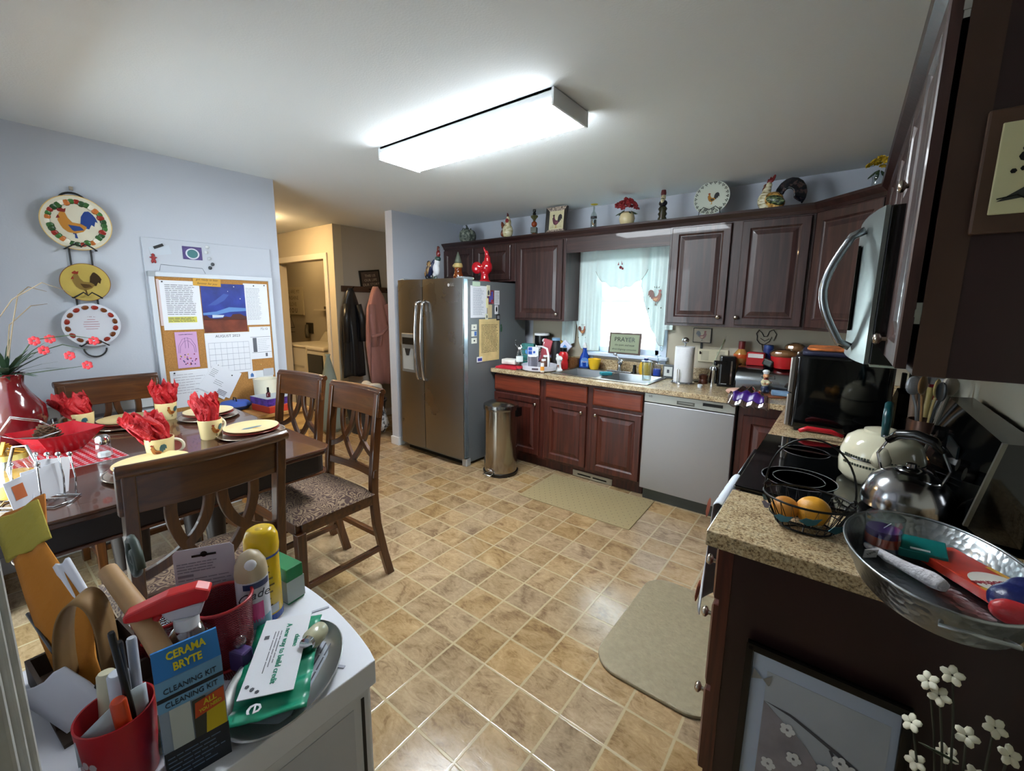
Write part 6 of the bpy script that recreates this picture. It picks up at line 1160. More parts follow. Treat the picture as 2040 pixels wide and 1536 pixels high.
for o in bpy.data.objects:
    if o.parent is None and o.get('label'):
        k = {'ceramic_pumpkin': .78, 'hen_figurine': .86, 'painted_candlestick': .83, 'rooster_picture': .90, 'glass_bottle': .80, 'yellow_flower': .72, 'flower_vase': .75, 'red_flowers': 1.0, 'chef_bottle': .86, 'display_plate': .84, 'plate_stand': .84, 'yellow_flowers': .85}.get(o.name)
        if o.name.startswith('rooster_figurine'): k = .82 if 'cabinets' in o['label'] else .94
        if k: o.scale = (k, k, k)
# ================================================================== left wall: plate rack, cork board and magnets
LX = -4.0
def wall_art(t, y, z):      # plane on the left wall seen from the room: a runs towards +y, b up
    pass
PY = -3.33
t = thing('plate_rack', 'black iron vertical wall rack holding three rooster plates', 'plate rack', (LX+.012, PY, 0), 0)
def arc(cy, cz, r, a0, a1, n=14, x=0): return [(x, cy+r*math.cos(a0+(a1-a0)*i/n), cz+r*math.sin(a0+(a1-a0)*i/n)) for i in range(n+1)]
for s in (-1, 1): MB().tube([(0, s*.045, 2.08), (0, s*.045, 1.80), (0, s*.045, 1.28)], .0045, 8).build('rail', M_blackm, t)
MB().tube(arc(0, 2.06, .062, 0, PI), .005, 8).tube(arc(0, 2.06, .03, 0, PI), .004, 8).build('top_arch', M_blackm, t); MB().at((-.002, 0, 2.145)).box(-.008, -.008, -.01, .008, .008, .01).build('wall_hook', M_nickel, t)
MB().tube(arc(.005, 1.235, .05, PI, 2*PI), .0045, 8).build('bottom_loop', M_blackm, t)
for z, s2 in ((1.808, .065), (1.535, .06), (1.255, .06)):
    MB().tube([(.0, -s2, z), (.045, -s2, z-.002), (.055, -s2*.7, z+.012), (.05, -s2*.3, z+.03), (.05, 0, z+.012), (.05, s2*.3, z+.03), (.055, s2*.7, z+.012), (.045, s2, z-.002), (0, s2, z)], .004, 8).build('cradle', M_blackm, t, smooth=True)
def wplate(label, z, ry, rz_, m, tilt=.13, x=.028):
    p = thing('display_plate', label, 'plate', (LX+x, PY, z), 0, rot=(0, tilt, 0))
    MB().at((0, 0, 0), (0, PI/2, 0)).lathe([(0, 0), (ry*.6, 0), (ry*.66, .005), (ry*.97, .017), (ry, .021), (ry*.96, .022), (ry*.66, .011), (0, .007)], 48, (0, 0, 0), rz_/ry if False else 1).build('plate', m, p, smooth=40)
    return p, plane((.0075, 0, 0), (0, 1, 0), (0, 0, 1)), plane((.0215, 0, 0), (0, 1, 0), (0, 0, 1))
p, f, f2 = wplate('largest plate on the wall rack, a golden blue-tailed rooster in a fruit wreath border', 1.955, .147, .147, mat('#cfc8b4', .2, var=.06, vscale=10))
rooster_art(lambda a, b, d=0: f(-.115+.215*a, -.095+.185*b, d+.002), p, '#b5792c', '#1c3a7c', '#7a1c14', '#1c3a7c', '#22407c')
MB().at((.021, 0, 0), (0, PI/2, 0)).lathe([(.142, 0), (.149, .001), (.149, -.004), (.142, -.004)], 48, closed=True).build('gold_rim', mat('#c9a765', .4, bump=.5, bscale=60), p)
r = random.Random(3)
for i in range(34):
    a = 2*PI*i/34+.05*r.random(); rr = .120+.012*(r.random()-.5); c = ['#33592e', '#2a4a2a', '#8c2a20', '#3d6a33', '#b5672f', '#ded6c4'][i % 6]; MB().at((.0155, rr*math.cos(a), rr*math.sin(a)), (a, 0, 0)).ell((0, 0, 0), (.004, .022, .018), n=8, m=5).build('fruit_relief', mat(c, .25), p, smooth=True)
p, f, f2 = wplate('small ochre plate with a brown rooster, middle of the wall rack', 1.625, .107, .107, mat('#b39c52', .2, var=.12, vscale=8))
rooster_art(lambda a, b, d=0: f(-.085+.17*a, -.075+.15*b, d+.003), p, '#7d6430', '#33230f', '#8c2f1c', '#5a4420', '#4a3212', flip=False); MB().at((.021, 0, 0), (0, PI/2, 0)).lathe([(.103, 0), (.108, .001), (.108, -.004), (.103, -.004)], 48, closed=True).build('brown_rim', mat('#6d3a18', .4), p)
p, f, f2 = wplate('white lettered plate bordered with red and brown sweets, lowest on the wall rack', 1.378, .128, .128, mat('#c9cad3', .15))
for i in range(16):
    a = 2*PI*i/16+.2; c = '#8a2a20' if i % 2 else '#6b3a1e'; q = MB().at((.018, .106*math.cos(a), .106*math.sin(a)), (a+PI/2, 0, 0)); q.ell((0, 0, 0), (.004, .017, .014), n=10, m=6).build('sweet_relief', mat(c, .25), p, smooth=True)
text('lettering', 'Plate Was Blessing', .016, mat('#6d3a44', .6), p, frameM((.009, 0, .05), (0, 1, 0), (0, 0, 1)))
flatdecal('verse_lines', [q for k in range(7) for q in [rect(-(.05-.004*abs(k-2)), .030-.014*k, (.05-.004*abs(k-2)), .033-.014*k)]], f, mat('#a56a72', .6), p, .001)
# electrical panel door painted like the wall
t = thing('electrical_panel', 'wall coloured metal panel door above and behind the cork board', 'electrical panel', (LX, -2.66, 1.80), 0); MB().box(.0005, -.385, -1.0, .012, .385, .12).build('panel', M_wall, t, bev=.003); 
MB().tube([(.0125, -.31, -.085), (.0125, -.30, -.045), (.0125, -.07, -.055), (.0125, -.055, -.09)], .0018, 6).build('handle_outline', mat('#70757f', .6), t)
PX = LX+.0135
def wcard(name, label, cat, y0, z0, y1, z1, m, grp=None, dx=0, rot=0, th=.0012):
    t = thing(name, label, cat, (PX+dx, (y0+y1)/2, (z0+z1)/2), 0, grp, rot=(rot, 0, 0)); w, h = y1-y0, z1-z0
    MB().box(0, -w/2, -h/2, th, w/2, h/2).build('sheet', m, t); return t, plane((th, -w/2, -h/2), (0, w, 0), (0, 0, h))
wcard('magnet', 'black bar magnet holding a pale slip, high on the wall panel', 'magnet', -2.99, 1.86, -2.935, 1.877, M_blackm, rot=.45, dx=.003, th=.005)
wcard('paper_slip', 'pale translucent slip under the black bar magnet', 'paper', -3.01, 1.815, -2.90, 1.87, mat('#b9c1cc', .5), rot=.2)
t = thing('magnet', 'small red gingerbread shaped magnet on the wall panel', 'magnet', (PX, -2.995, 1.79), 0); MB().ell((.003, 0, .022), (.004, .010, .010)).ell((.003, 0, 0), (.004, .012, .018)).ell((.003, 0, .006), (.004, .022, .006)).ell((.003, -.008, -.02), (.004, .007, .012)).ell((.003, .008, -.02), (.004, .007, .012)).build('figure', mat('#8f1f22', .5), t, remesh=.003)
t, f = wcard('post_card', 'purple card with a round green and white emblem on the wall panel', 'card', -2.835, 1.80, -2.725, 1.885, mat('#3d2a6b', .5, var=.3, vscale=60)); flatdecal('disc_art', [disc(.5, .45, .36, 24, .42)], f, mat('#c7c9d6', .5), t); flatdecal('disc_core', [disc(.5, .45, .28, 24, .33)], f, mat('#2f6b70', .5), t, .0014)
for (y, z, c, lab) in ((-2.69, 1.893, '#c5c9cc', 'top clear round magnet beside the purple card'), (-2.70, 1.855, '#c5c9cc', 'second clear round magnet beside the purple card'), (-2.685, 1.815, '#b9bec4', 'third clear round magnet below the purple card'), (-2.668, 1.778, '#45484e', 'upper of two dark round magnets above the cork board'), (-2.685, 1.752, '#2d3036', 'lower of two dark round magnets above the cork board')):
    t = thing('magnet', lab, 'magnet', (PX, y, z), 0, 'round magnets on the wall panel'); MB().at((0, 0, 0), (0, PI/2, 0)).lathe([(.011, 0), (.012, .004), (.008, .008), (0, .009)], 18).build('magnet', mat(c, .15), t, smooth=50)
# cork board
BY0, BY1, BZ0, BZ1 = -3.035, -2.285, .705, 1.705
t = thing('cork_board', 'white framed cork board covered in papers, on the left wall', 'cork board', (LX+.0145, 0, 0), 0)
MB().box(0, BY0, BZ0, .022, BY0+.028, BZ1).box(0, BY1-.028, BZ0, .022, BY1, BZ1).box(0, BY0+.028, BZ0, .022, BY1-.028, BZ0+.028).box(0, BY0+.028, BZ1-.028, .022, BY1-.028, BZ1).build('frame', mat('#c9ced6', .35), t, bev=.003)
MB().box(.001, BY0+.026, BZ0+.026, .012, BY1-.026, BZ1-.026).build('cork', M_cork, t); MB().box(-.001, BY0-.004, BZ1-.03, .026, BY0+.032, BZ1+.004).build('corner_cap', mat('#9ba0a6', .4), t, bev=.003)
PX = LX+.0275
def bz(v): return v
t, f = wcard('printed_page', 'printed page with a yellow highlighted paragraph, top left of the cork board', 'paper', -2.985, 1.33, -2.765, 1.655, M_paper, 'papers pinned on the cork board'); flatdecal('print', lines(.12, .30, .88, .93, 17, .010, .15, 11), f, M_ink, t); flatdecal('highlight', [rect(.12, .15, .85, .27)], f, mat('#cfc95a', .7), t, .0006); flatdecal('print', lines(.13, .16, .84, .26, 4, .010, .2, 12), f, M_ink, t, .0012)
t, f = wcard('printed_page', 'narrow pale strip with pins along the left frame of the cork board', 'paper', -3.0, 1.36, -2.985, 1.66, mat('#cdb9b8', .6), 'papers pinned on the cork board')
t, f = wcard('calendar_picture', 'night sky calendar picture above red desert rocks, on the cork board', 'calendar', -2.76, 1.305, -2.485, 1.645, mat('#2a3a8a', .4, var=.35, vscale=9), 'papers pinned on the cork board', dx=.0015)
flatdecal('desert_art', [rect(0, 0, 1, .26)], f, mat('#6b2f1c', .6, var=.35, vscale=14), t); decal('cliff_art', [[(0, .255), (0, .34), (.08, .35), (.12, .30), (.25, .28), (.42, .29), (.48, .33), (.62, .31), (.66, .37), (.85, .38), (.95, .33), (1, .32), (1, .255)]], f, mat('#4a2016', .6), t, 30); decal('cloud_art', [[(0, .40), (.3, .43), (.6, .52), (1, .50), (1, .44), (.6, .42), (.3, .36), (0, .36)]], f, mat('#5c86c0', .6), t, 20); decal('cloud_art', [[(.12, .55), (.3, .66), (.5, .80), (.62, .78), (.5, .66), (.3, .56)]], f, mat('#3d55a0', .6), t, 20)
decal('glow_art', [[(.2, .30), (.45, .31), (.47, .355), (.2, .36)]], f, mat('#b9c6d6', .6), t, 8, d=.0005); flatdecal('star_art', [disc(.75, .95, .012, 6), disc(.88, .70, .012, 6), disc(.6, .85, .008, 6)], f, M_paper, t)
t, f = wcard('calendar_page', 'white August calendar grid in the middle of the cork board', 'calendar', -2.765, 1.0, -2.475, 1.30, M_paper, 'papers pinned on the cork board', dx=.0015); flatdecal('grid_lines', [rect(.06, .06+.14*i, .96, .067+.14*i) for i in range(6)]+[rect(.06+.1285*i, .06, .064+.1285*i, .76) for i in range(8)], f, mat('#9296a6', .7), t)
text('lettering', 'AUGUST 2023', .026, M_ink, t, frameM((.0018, 0, .125), (0, 1, 0), (0, 0, 1)))
t, f = wcard('printed_page', 'typed white page at the top right of the cork board', 'paper', -2.49, 1.35, -2.325, 1.655, M_paper, 'papers pinned on the cork board'); flatdecal('print', lines(.08, .12, .70, .90, 22, .009, .2, 13), f, mat('#8b8f9c', .7), t)
t, f = wcard('sticky_note', 'handwritten orange note across the top of the calendar picture', 'note', -2.80, 1.625, -2.635, 1.685, mat('#c9973a', .7), dx=.004, rot=-.03); 
for k, s in enumerate(('get ready to lean', 'forever for you')): text('lettering', s, .019, mat('#4a3418', .7), t, frameM((.0015, 0, .013-.026*k), (0, 1, 0), (0, 0, 1)), shear=.3)
t, f = wcard('drawing_card', 'pink card with a child drawing of a basket of dots, on the cork board', 'card', -2.935, 1.07, -2.81, 1.315, mat('#c79bc4', .6), 'papers pinned on the cork board', dx=.002)
mb = MB()
for q in ([(.1, .42), (.12, .62), (.3, .8), (.5, .84), (.7, .8), (.88, .62), (.9, .42)], [(.16, .42), (.2, .6), (.38, .74), (.5, .76), (.62, .74), (.8, .6), (.84, .42)], [(.42, .84), (.42, .55)], [(.56, .84), (.56, .55)]): mb.tube([tuple(f(a, b2, .0008)) for a, b2 in q], .0008, 4)
mb.build('basket_drawing', mat('#4a3a70', .6), t)
for i in range(26): decal('dot_art', [disc(.12+.76*r.random(), .08+.30*r.random(), .035, 6, .02)], f, mat(['#2b2f6b', '#8c2440', '#d9b34a', '#3a1c48', '#a8357a'][i % 5], .6), t, 3, d=.0006+.0001*i)
text('lettering', 'HAPPY BIRTHDAY', .010, mat('#4a3a70', .6), t, frameM((.0018, 0, .105), (0, 1, 0), (0, 0, 1)))
t, f = wcard('printed_page', 'white form with a dark stub, at the right of the calendar', 'paper', -2.475, 1.09, -2.325, 1.335, M_paper, 'papers pinned on the cork board', dx=.0008); flatdecal('form_print', [rect(.02, .68, .98, .69), rect(.12, .22, .30, .66), rect(.68, .06, .78, .17), rect(.05, .2, .98, .21)], f, mat('#5a5c64', .7), t); flatdecal('print', lines(.35, .25, .95, .64, 7, .008, .4, 14), f, mat('#9a9da8', .7), t)
text('lettering', '72.12', .024, M_ink, t, frameM((.0015, .03, .105), (0, 1, 0), (0, 0, 1)))
t, f = wcard('handwritten_page', 'handwritten white page at the lower left of the cork board', 'paper', -2.985, .80, -2.765, 1.055, M_paper, 'papers pinned on the cork board'); flatdecal('handwriting', lines(.08, .35, .9, .92, 8, .010, .4, 15), f, mat('#8a8490', .7), t)
for k, (rot, dx, lab) in enumerate(((.62, .003, 'white printed envelope tilted over the lower left of the cork board'), (.50, .0015, 'second white envelope showing under the tilted one'))):
    t, f = wcard('envelope', lab, 'envelope', -2.80+.02*k, .85, -2.61+.02*k, 1.05, M_paper, None, dx=dx+.001, rot=-rot); 
    if k == 0: flatdecal('print', lines(.06, .55, .3, .85, 5, .012, .3, 16)+lines(.35, .35, .7, .55, 3, .012, .3, 17)+[rect(.62, .1, .95, .12), rect(.62, .15, .95, .17), rect(.62, .20, .95, .22), rect(.62, .25, .95, .27)], f, M_ink, t)
t, f = wcard('printed_page', 'tiny card with a blue house mark, lower right of the cork board', 'card', -2.51, .945, -2.455, 1.0, M_paper, None, dx=.003); flatdecal('house_art', [[(.3, .2), (.7, .2), (.7, .55), (.5, .8), (.3, .55)]], f, mat('#3d6aa8', .6), t)
t, f = wcard('drawing_page', 'white page with a pale green crayon shape, lower right of the cork board', 'paper', -2.47, .755, -2.33, 1.0, mat('#d3d8dc', .7), 'papers pinned on the cork board'); decal('crayon_art', [[(.45, .2), (.95, .3), (.98, .7), (.8, .65), (.6, .45)]], f, mat('#a9d3a4', .8), t, 8); decal('red_mark', [[(.22, .62), (.27, .7), (.24, .78), (.2, .7)]], f, mat('#b8354a', .8), t, 4)
t, f = wcard('printed_page', 'grey slip pinned over the top of the green crayon page', 'paper', -2.40, .955, -2.325, 1.01, mat('#b3b8c0', .7), None, dx=.004)
for i, (y, z, c) in enumerate(((-2.97, 1.645, '#2a2a2c'), (-2.42, 1.64, '#222226'), (-2.345, 1.645, '#2a2a2c'), (-2.415, 1.045, '#c9a55a'), (-2.96, 1.04, '#2b2b2d'), (-2.70, 1.07, '#c9c9cc'), (-2.62, .985, '#222226'))):
    t = thing('push_pin', ['dark pin at the top left of the highlighted page', 'dark pin at the top of the typed page', 'dark pin at the top right corner of the typed page', 'brass pin in the bare cork under the form', 'dark pin at the corner of the handwritten page', 'clear pin holding the tilted envelope', 'dark pin in the tilted envelope print'][i], 'push pin', (PX+.0015+(.005 if i in (5, 6) else 0), y, z), 0, 'pins on the cork board'); MB().at((0, 0, 0), (0, PI/2, 0)).lathe([(.004, 0), (.005, .003), (.003, .008), (0, .009)], 10).build('pin', mat(c, .3), t)

# ================================================================== hall: laundry closet, coats, baskets
t = thing('dryer', 'cream dryer at the left of the laundry closet', 'dryer', (-6.76, -.46, 0), 0)
MB().box(-.34, -.37, .02, .34, .36, .89).build('body', mat('#cfc6ae', .35), t, bev=.015); MB().box(-.345, -.385, .89, .345, .37, .92).build('top', mat('#d9d0b8', .3), t, bev=.012); MB().box(-.28, -.378, .60, .28, -.371, .63).build('door_seam', mat('#a89f88', .4), t); MB().box(-.24, -.374, .69, -.21, -.371, .73).build('badge', M_black, t); MB().prism([(.20, .92), (.36, .92), (.36, 1.06), (.30, 1.06)], .66, 'x', -.33).build('console', mat('#cfc6ae', .35), t)
t = thing('washing_machine', 'cream top loading washer with a dark glass panel, its lid standing open', 'washing machine', (-6.19, -.46, 0), 0)
MB().box(-.19, -.38, .02, .28, .36, .87).build('body', mat('#cfc6ae', .35), t, bev=.015); MB().box(-.195, -.395, .87, .285, .37, .93).build('top', mat('#d9d0b8', .3), t, bev=.02)
MB().box(-.15, -.395, .30, .25, -.381, .82).build('dark_front', mat('#15160f', .15), t, bev=.01); MB().at((.06, .03, .93), (-.16, 0, 0)).box(-.20, -.0, .0, .20, .02, .46).build('lid', mat('#d6cdb4', .3), t, bev=.01); MB().at((.06, .03, .93), (-.16, 0, 0)).box(-.155, -.004, .05, .155, -.0005, .40).build('lid_glass', mat('#2c2a18', .1), t, bev=.01)
MB().box(-.2, .30, .93, .28, .36, 1.10).build('console', mat('#cfc6ae', .35), t, bev=.01); MB().box(-.19, -.375, .0, .28, .36, .02).build('foot_plinth', M_blackm, t)
t = thing('canvas_sign', 'cream lettered canvas on the laundry wall', 'sign', (-8.22, -.0665, 1.55), 0); MB().box(-.42, -.02, -.24, .33, 0, .24).build('canvas', mat('#cfc4a4', .6), t, bev=.004)
for k, s in enumerate(('YOU ARE MY', 'SUNSHINE', 'I LOVE')): text('lettering', s, .095, mat('#8a7d5c', .7), t, frameM((-.04, -.0205, .16-.11*k), (1, 0, 0), (0, 0, 1)))
text('lettering', 'Y O U', .12, mat('#4a4028', .7), t, frameM((-.04, -.0205, -.17), (1, 0, 0), (0, 0, 1)))
t = thing('wire_shelf', 'black wire hanging basket on the laundry wall', 'basket', (-8.4, -.075, 1.0), 0); mb = MB(); mb.tube([(-.13, 0, .0), (-.13, -.08, 0), (.13, -.08, 0), (.13, 0, 0)], .004, 6).tube([(-.13, 0, .08), (-.13, -.08, .08), (.13, -.08, .08), (.13, 0, .08)], .004, 6).tube([(-.12, 0, .08), (0, 0, .28), (.12, 0, .08)], .003, 6)
for i in range(7): mb.tube([(-.12+.04*i, -.08, 0), (-.12+.04*i, -.08, .08)], .002, 5)
mb.build('wires', M_black, t)
t = thing('dryer_vent_hose', 'dark dryer vent box and hose on the laundry wall', 'vent', (-7.75, -.065, 1.10), 0); MB().box(-.10, -.012, -.10, .12, 0, .08).build('box', mat('#3a3626', .5), t); MB().tube([(-.05, -.02, .03), (.02, -.07, -.06), (.08, -.09, -.16)], .035, 12).build('hose', mat('#6d6756', .4, .4), t, smooth=True)
t = thing('soap_shelf', 'cream shelf with a small dark sign above the washer', 'shelf', (-7.0, -.065, 1.42), 0); MB().box(-.28, -.16, -.02, .32, 0, .0).build('shelf', mat('#d6cdb4', .5), t); MB().at((0, -.10, .0)).box(-.06, -.005, 0, .06, .005, .045).build('sign', mat('#4a4028', .6), t)
# family sign and coats on the mudroom wall (x = -5.32)
t = thing('framed_sign', 'small black framed sign hanging tilted above the coats', 'sign', (-5.3185, -.49, 1.82), 0, rot=(.12, 0, 0)); MB().box(0, -.15, -.12, .016, .15, .12).build('frame', M_black, t, bev=.002); MB().box(.0165, -.128, -.10, .0185, .128, .10).build('panel', mat('#4a3a30', .6, var=.2, vscale=20), t)
for k, s in enumerate(('THIS US', 'OUR LIFE', 'OUR STORY')): text('lettering', s, .045, mat('#b5a58a', .6), t, frameM((.019, 0, .05-.055*k), (0, 1, 0), (0, 0, 1)))
hk = thing('coat_rail', 'dark wooden rail with hooks behind the hanging coats', 'coat rack', (-5.3185, -.42, 1.70), 0); MB().box(0, -.48, -.04, .02, .42, .03).build('rail', mat('#4a3222', .5), hk, bev=.003)
for y in (-.39, -.10, .16, .32): MB().tube([(.02, y, 0), (.10, y, -.01), (.135, y, .02)], .006, 8).build('hook', M_black, hk)
def coat(label, y, ztop, zbot, wt, wb, m, cat='coat', depth=.075, sway=0, belt=None):
    c = thing('coat', label, cat, (-5.315+.105+depth*.35, y, ztop), 0)
    H4 = ztop-zbot
    def f(u, v):
        a = 2*PI*u; w2 = (.025+(wt-.025)*min(1, v*4.5)**.7+(wb-wt)*v)/1; fold = 1+(.17*math.sin(a*6+v*2.5)+.10*math.sin(a*11-v*3))*min(1, v*2)
        return Vector((depth*.75*fold*math.cos(a)*min(1, .4+v), w2*fold*math.sin(a)+sway*v, -H4*v-.012*math.sin(a*3)*v))
    mb = MB().sheet(f, 46, 22, closeu=True); mb.build('cloth', m, c, smooth=True, solid=.004)
    for s in (-1, 1): MB().tube([(.035, s*wt*.75+sway*.1, -H4*.18), (.055, s*wt*1.05+sway*.3, -H4*.35), (.05, s*wt*1.05+sway*.5, -H4*.60)], [.04, .045, .04], 12).build('sleeve', m, c, smooth=True)
    if belt: MB().tube([(.095, -wt*1.1, belt), (.10, 0, belt+.03), (.09, wt*1.2, belt+.16)], .02, 8).tube([(.10, 0, belt+.02), (.105, -.03, belt-.12)], .014, 8).build('belt', m, c, smooth=True)
    return c
coat('black leather jacket hanging leftmost on the coat rail', -.86, 1.70, .63, .10, .13, mat('#141519', .35, bump=.3, bscale=12))
coat('long dusty pink bathrobe hanging in the middle of the coat rail', -.52, 1.73, .48, .13, .22, mat('#b98682', .95, bump=.3, bscale=30, sheen=.3), 'robe', depth=.13, sway=.12, belt=-.62)
coat('black coat hanging behind the pink bathrobe, towards the alcove wall', -.17, 1.70, .60, .09, .13, mat('#0c0c0e', .8), depth=.07)
coat('second black coat at the far end of the coat rail', -.0, 1.72, .62, .07, .09, mat('#0a0a0c', .8), depth=.09)
t = thing('laundry_basket', 'grey plastic laundry basket heaped with clothes, below the coats', 'laundry basket', (-4.86, -.93, 0), .2)
MB().lathe([(.20, 0), (.25, .36), (.27, .38), (.27, .40), (.245, .40), (.19, .01), (0, .01)], 40, ey=.8).build('basket', mat('#2c3036', .5), t, smooth=50)
t = thing('laundry_pile', 'white and patterned laundry heaped in the grey basket', 'laundry', (-4.86, -.93, .02), .2)
r = random.Random(2); mb = MB()
for k in range(26): mb.ell((.19*(r.random()-.5)*1.5, .15*(r.random()-.5)*1.5, .20+.34*r.random()), (.07+.05*r.random(), .06+.04*r.random(), .03+.03*r.random()), (r.random(), r.random(), r.random()*6))
mb.build('white_clothes', mat('#c9c6c0', .9, bump=.8, bscale=14), t, remesh=.016)
MB().tube([(.18, -.1, .36), (.27, -.08, .30), (.28, .0, .10), (.24, -.02, .03)], [.06, .07, .06, .05], 10).build('patterned_sheet', var2('#22252b', '#b9bcc0', '#c9ccd0', 20, .9), t, smooth=True); MB().ell((.05, -.12, .46), (.08, .05, .04)).build('navy_cloth', mat('#1c2438', .9), t, smooth=True); MB().ell((-.03, -.17, .34), (.06, .03, .08)).build('teal_cloth', mat('#5aa0a0', .9), t, smooth=True)
t = thing('laundry_pile', 'darker heap of laundry on the floor by the alcove wall', 'laundry', (-4.62, -.45, 0), 0); mb = MB()
for k in range(18): mb.ell((.14*(r.random()-.5)*1.8, .16*(r.random()-.5)*1.8, .06+.5*r.random()), (.08+.05*r.random(), .08, .05), (r.random(), r.random(), r.random()*6))
mb.build('clothes', var2('#5a5650', '#8d8880', '#3c4656', 6, .9), t, remesh=.02)
t = thing('trash_bag', 'tall teal grey plastic bag standing on the floor by the laundry door', 'bag', (-5.17, -1.20, 0), 0); MB().lathe([(.08, 0), (.15, .06), (.16, .22), (.12, .45), (.07, .70), (.02, .90), (.03, .93)], 20).build('bag', mat('#8fa19b', .3, bump=.8, bscale=14, alpha=.75), t, smooth=True)
# ================================================================== white appliance in the left foreground and the clutter on it
AZ = .85  # clutter from image pixels, positions and sizes scaled about the camera to this height
t = thing('small_freezer', 'white enamelled appliance with a bowed front edge, in the near left corner', 'appliance', (-1.07, -3.41, 0), 0)
pr = [(0, -.425), (0, -.008)]+[(-.48*i/16, .029*math.sin(PI*i/16)**.75-.006) for i in range(17)]+[(-.48, -.425)]
MB().prism(pr[::-1], .05, 'z', AZ-.05).build('top', mat('#e6e8f0', .25), t, bev=.012); 
MB().prism([(-.010, -.42), (-.010, -.012), (-.035, -.004), (-.445, -.004), (-.47, -.012), (-.47, -.42)][::-1], AZ-.075, 'z', .02).build('cabinet', mat('#d6d8de', .35), t, bev=.006)
MB().box(-.0098, -.40, .04, -.0085, -.05, AZ-.08).build('side_panel', mat('#c6c8d0', .4), t); MB().box(-.012, -.034, .06, -.0082, -.028, AZ-.07).build('side_slot', M_blackm, t)
for x, y, q in ((-.045, -.06, .5), (-.21, .0, 1.2)): MB().at((x, y, AZ), (0, 0, q)).cb((0, 0, .0008), (.035, .006, .0016)).build('embossed_mark', mat('#aeb2c0', .3), t)
for x in (-.44, -.04):
    for y in (-.39, -.05): MB().cyl((x, y, 0), .015, .02, 12).build('foot', M_blackm, t)
def can(name, label, loc, r, h, body, capm, bands, lean=0):
    c = thing(name, label, 'spray can', loc, 0)
    MB().lathe([(0, 0), (r*.92, 0), (r, .006), (r, h*.74), (r*.96, h*.76)], 32).build('body', body, c, smooth=50); return c
YC = mat('#d6ae10', .3)
c = can('spray_can', 'tall yellow aerosol can with a yellow cap, at the back of the white appliance', (-1.352, -3.490, AZ), .031, .205, YC, YC, None)
MB().lathe([(.0315, .150), (.033, .165), (.032, .185), (.026, .20), (.018, .205), (0, .203)], 28).build('cap', mat('#dcb40c', .25), c, smooth=50); MB().ell((.004, -.004, .200), (.011, .009, .006)).build('nozzle', mat('#c9a20a', .3), c, smooth=True)
ca = CAMA(-1.349, -3.479); band(c, .031, .004, .018, mat('#274a9a', .3)); band(c, .031, .146, .151, mat('#2f4e8a', .3))
for z in (.04, .055, .07, .085, .10, .115, .128): band(c, .031, z, z+.0035, mat('#6a5410', .5), a0=ca+.15*math.sin(z*90), wd=.028, name='print')
band(c, .031, .022, .040, M_paper, a0=ca+.5, wd=.018, name='barcode')
c = can('spray_can', 'white aerosol can with a beige pointed cap, pink and script printed, in front of the yellow can', (-1.316, -3.526, AZ), .029, .175, mat('#c9c9d3', .25), None, None)
c['label'] = 'white and pink aerosol can with a beige pointed cap, before the yellow can'
MB().lathe([(.0285, .128), (.0295, .138), (.027, .158), (.018, .176), (.006, .184), (0, .185)], 28).build('cap', mat('#b9a88a', .35), c, smooth=50); ca = CAMA(-1.318, -3.52); MB().at((.018*math.cos(ca), .018*math.sin(ca), .160), (0, -.0, ca)).ell((0, 0, 0), (.010, .012, .014)).build('nozzle', mat('#d6d6da', .3), c, smooth=True)
band(c, .0291, .116, .128, mat('#33406b', .4), a0=ca+.3, wd=.05); band(c, .0291, .045, .085, mat('#c4387c', .4), a0=ca-.2, wd=.045, name='pink_flower_print'); band(c, .0291, .03, .05, mat('#6d94a8', .4), a0=ca+.35, wd=.045, name='blue_print')
text('lettering', 'Glade', .024, mat('#22222c', .4), c, frameM((.0315*math.cos(ca), .0315*math.sin(ca), .103), (-math.sin(ca), math.cos(ca), .15), (.0, -.0, 1)), shear=.3)
t = thing('tea_box', 'green and white carton behind the aerosol cans', 'box', (-1.40, -3.435, AZ), .15); MB().box(-.06, -.02, 0, .05, .02, .085).build('carton', mat('#1d7a48', .4), t, bev=.002); MB().box(-.0, -.0212, .005, .0505, .0212, .055).build('label_panel', mat('#a9b3ad', .5), t)
# oval tray with envelope
t = thing('oval_tray', 'polished oval metal tray with printed newspaper lettering', 'tray', (-1.155, -3.540, AZ), -.92)
oval(MB(), [(-.03, 0), (-.012, .003), (0, .016), (.003, .018), (.001, .0195), (-.012, .007), (-.03, .004)], .125, .085).build('pan', mat('#b4b3b2', .3, .8), t, smooth=60)
MB().at((0, 0, .0042)).box(-.085, -.05, 0, .085, .05, .0006).build('newspaper_print', mat('#a5abb8', .5), t); text('lettering', 'The Daily News', .026, M_ink, t, frameM((0, -.045, .0052), (1, 0, 0), (0, 1, 0))); flatdecal('print', lines(-.08, -.03, .08, .05, 8, .0025, .3, 21), plane((0, 0, .005), (1, 0, 0), (0, 1, 0)), M_ink, t)
t = thing('mailer_bag', 'crumpled teal green mailer sleeve lying across the oval tray', 'mailer', (-1.168, -3.531, AZ+.0205), -.60)
MB().sheet(lambda u, v: Vector(((u-.5)*.225, (v-.5)*.115-.012, .006+.007*math.sin(u*13)*(v < .35)+.004*math.sin(u*29+v*5))), 30, 10).build('sleeve', mat('#178a6a', .35), t, solid=.002, smooth=True)
text('lettering', 'e', .045, M_paper, t, frameM((.098, -.028, .0145), (1, 0, 0), (0, 1, 0)))
t = thing('envelope', 'white letter with green print, lying on the teal mailer', 'envelope', (-1.180, -3.541, AZ+.0375), -.63); MB().box(-.098, -.043, 0, .085, .040, .0015).build('letter', M_paper, t)
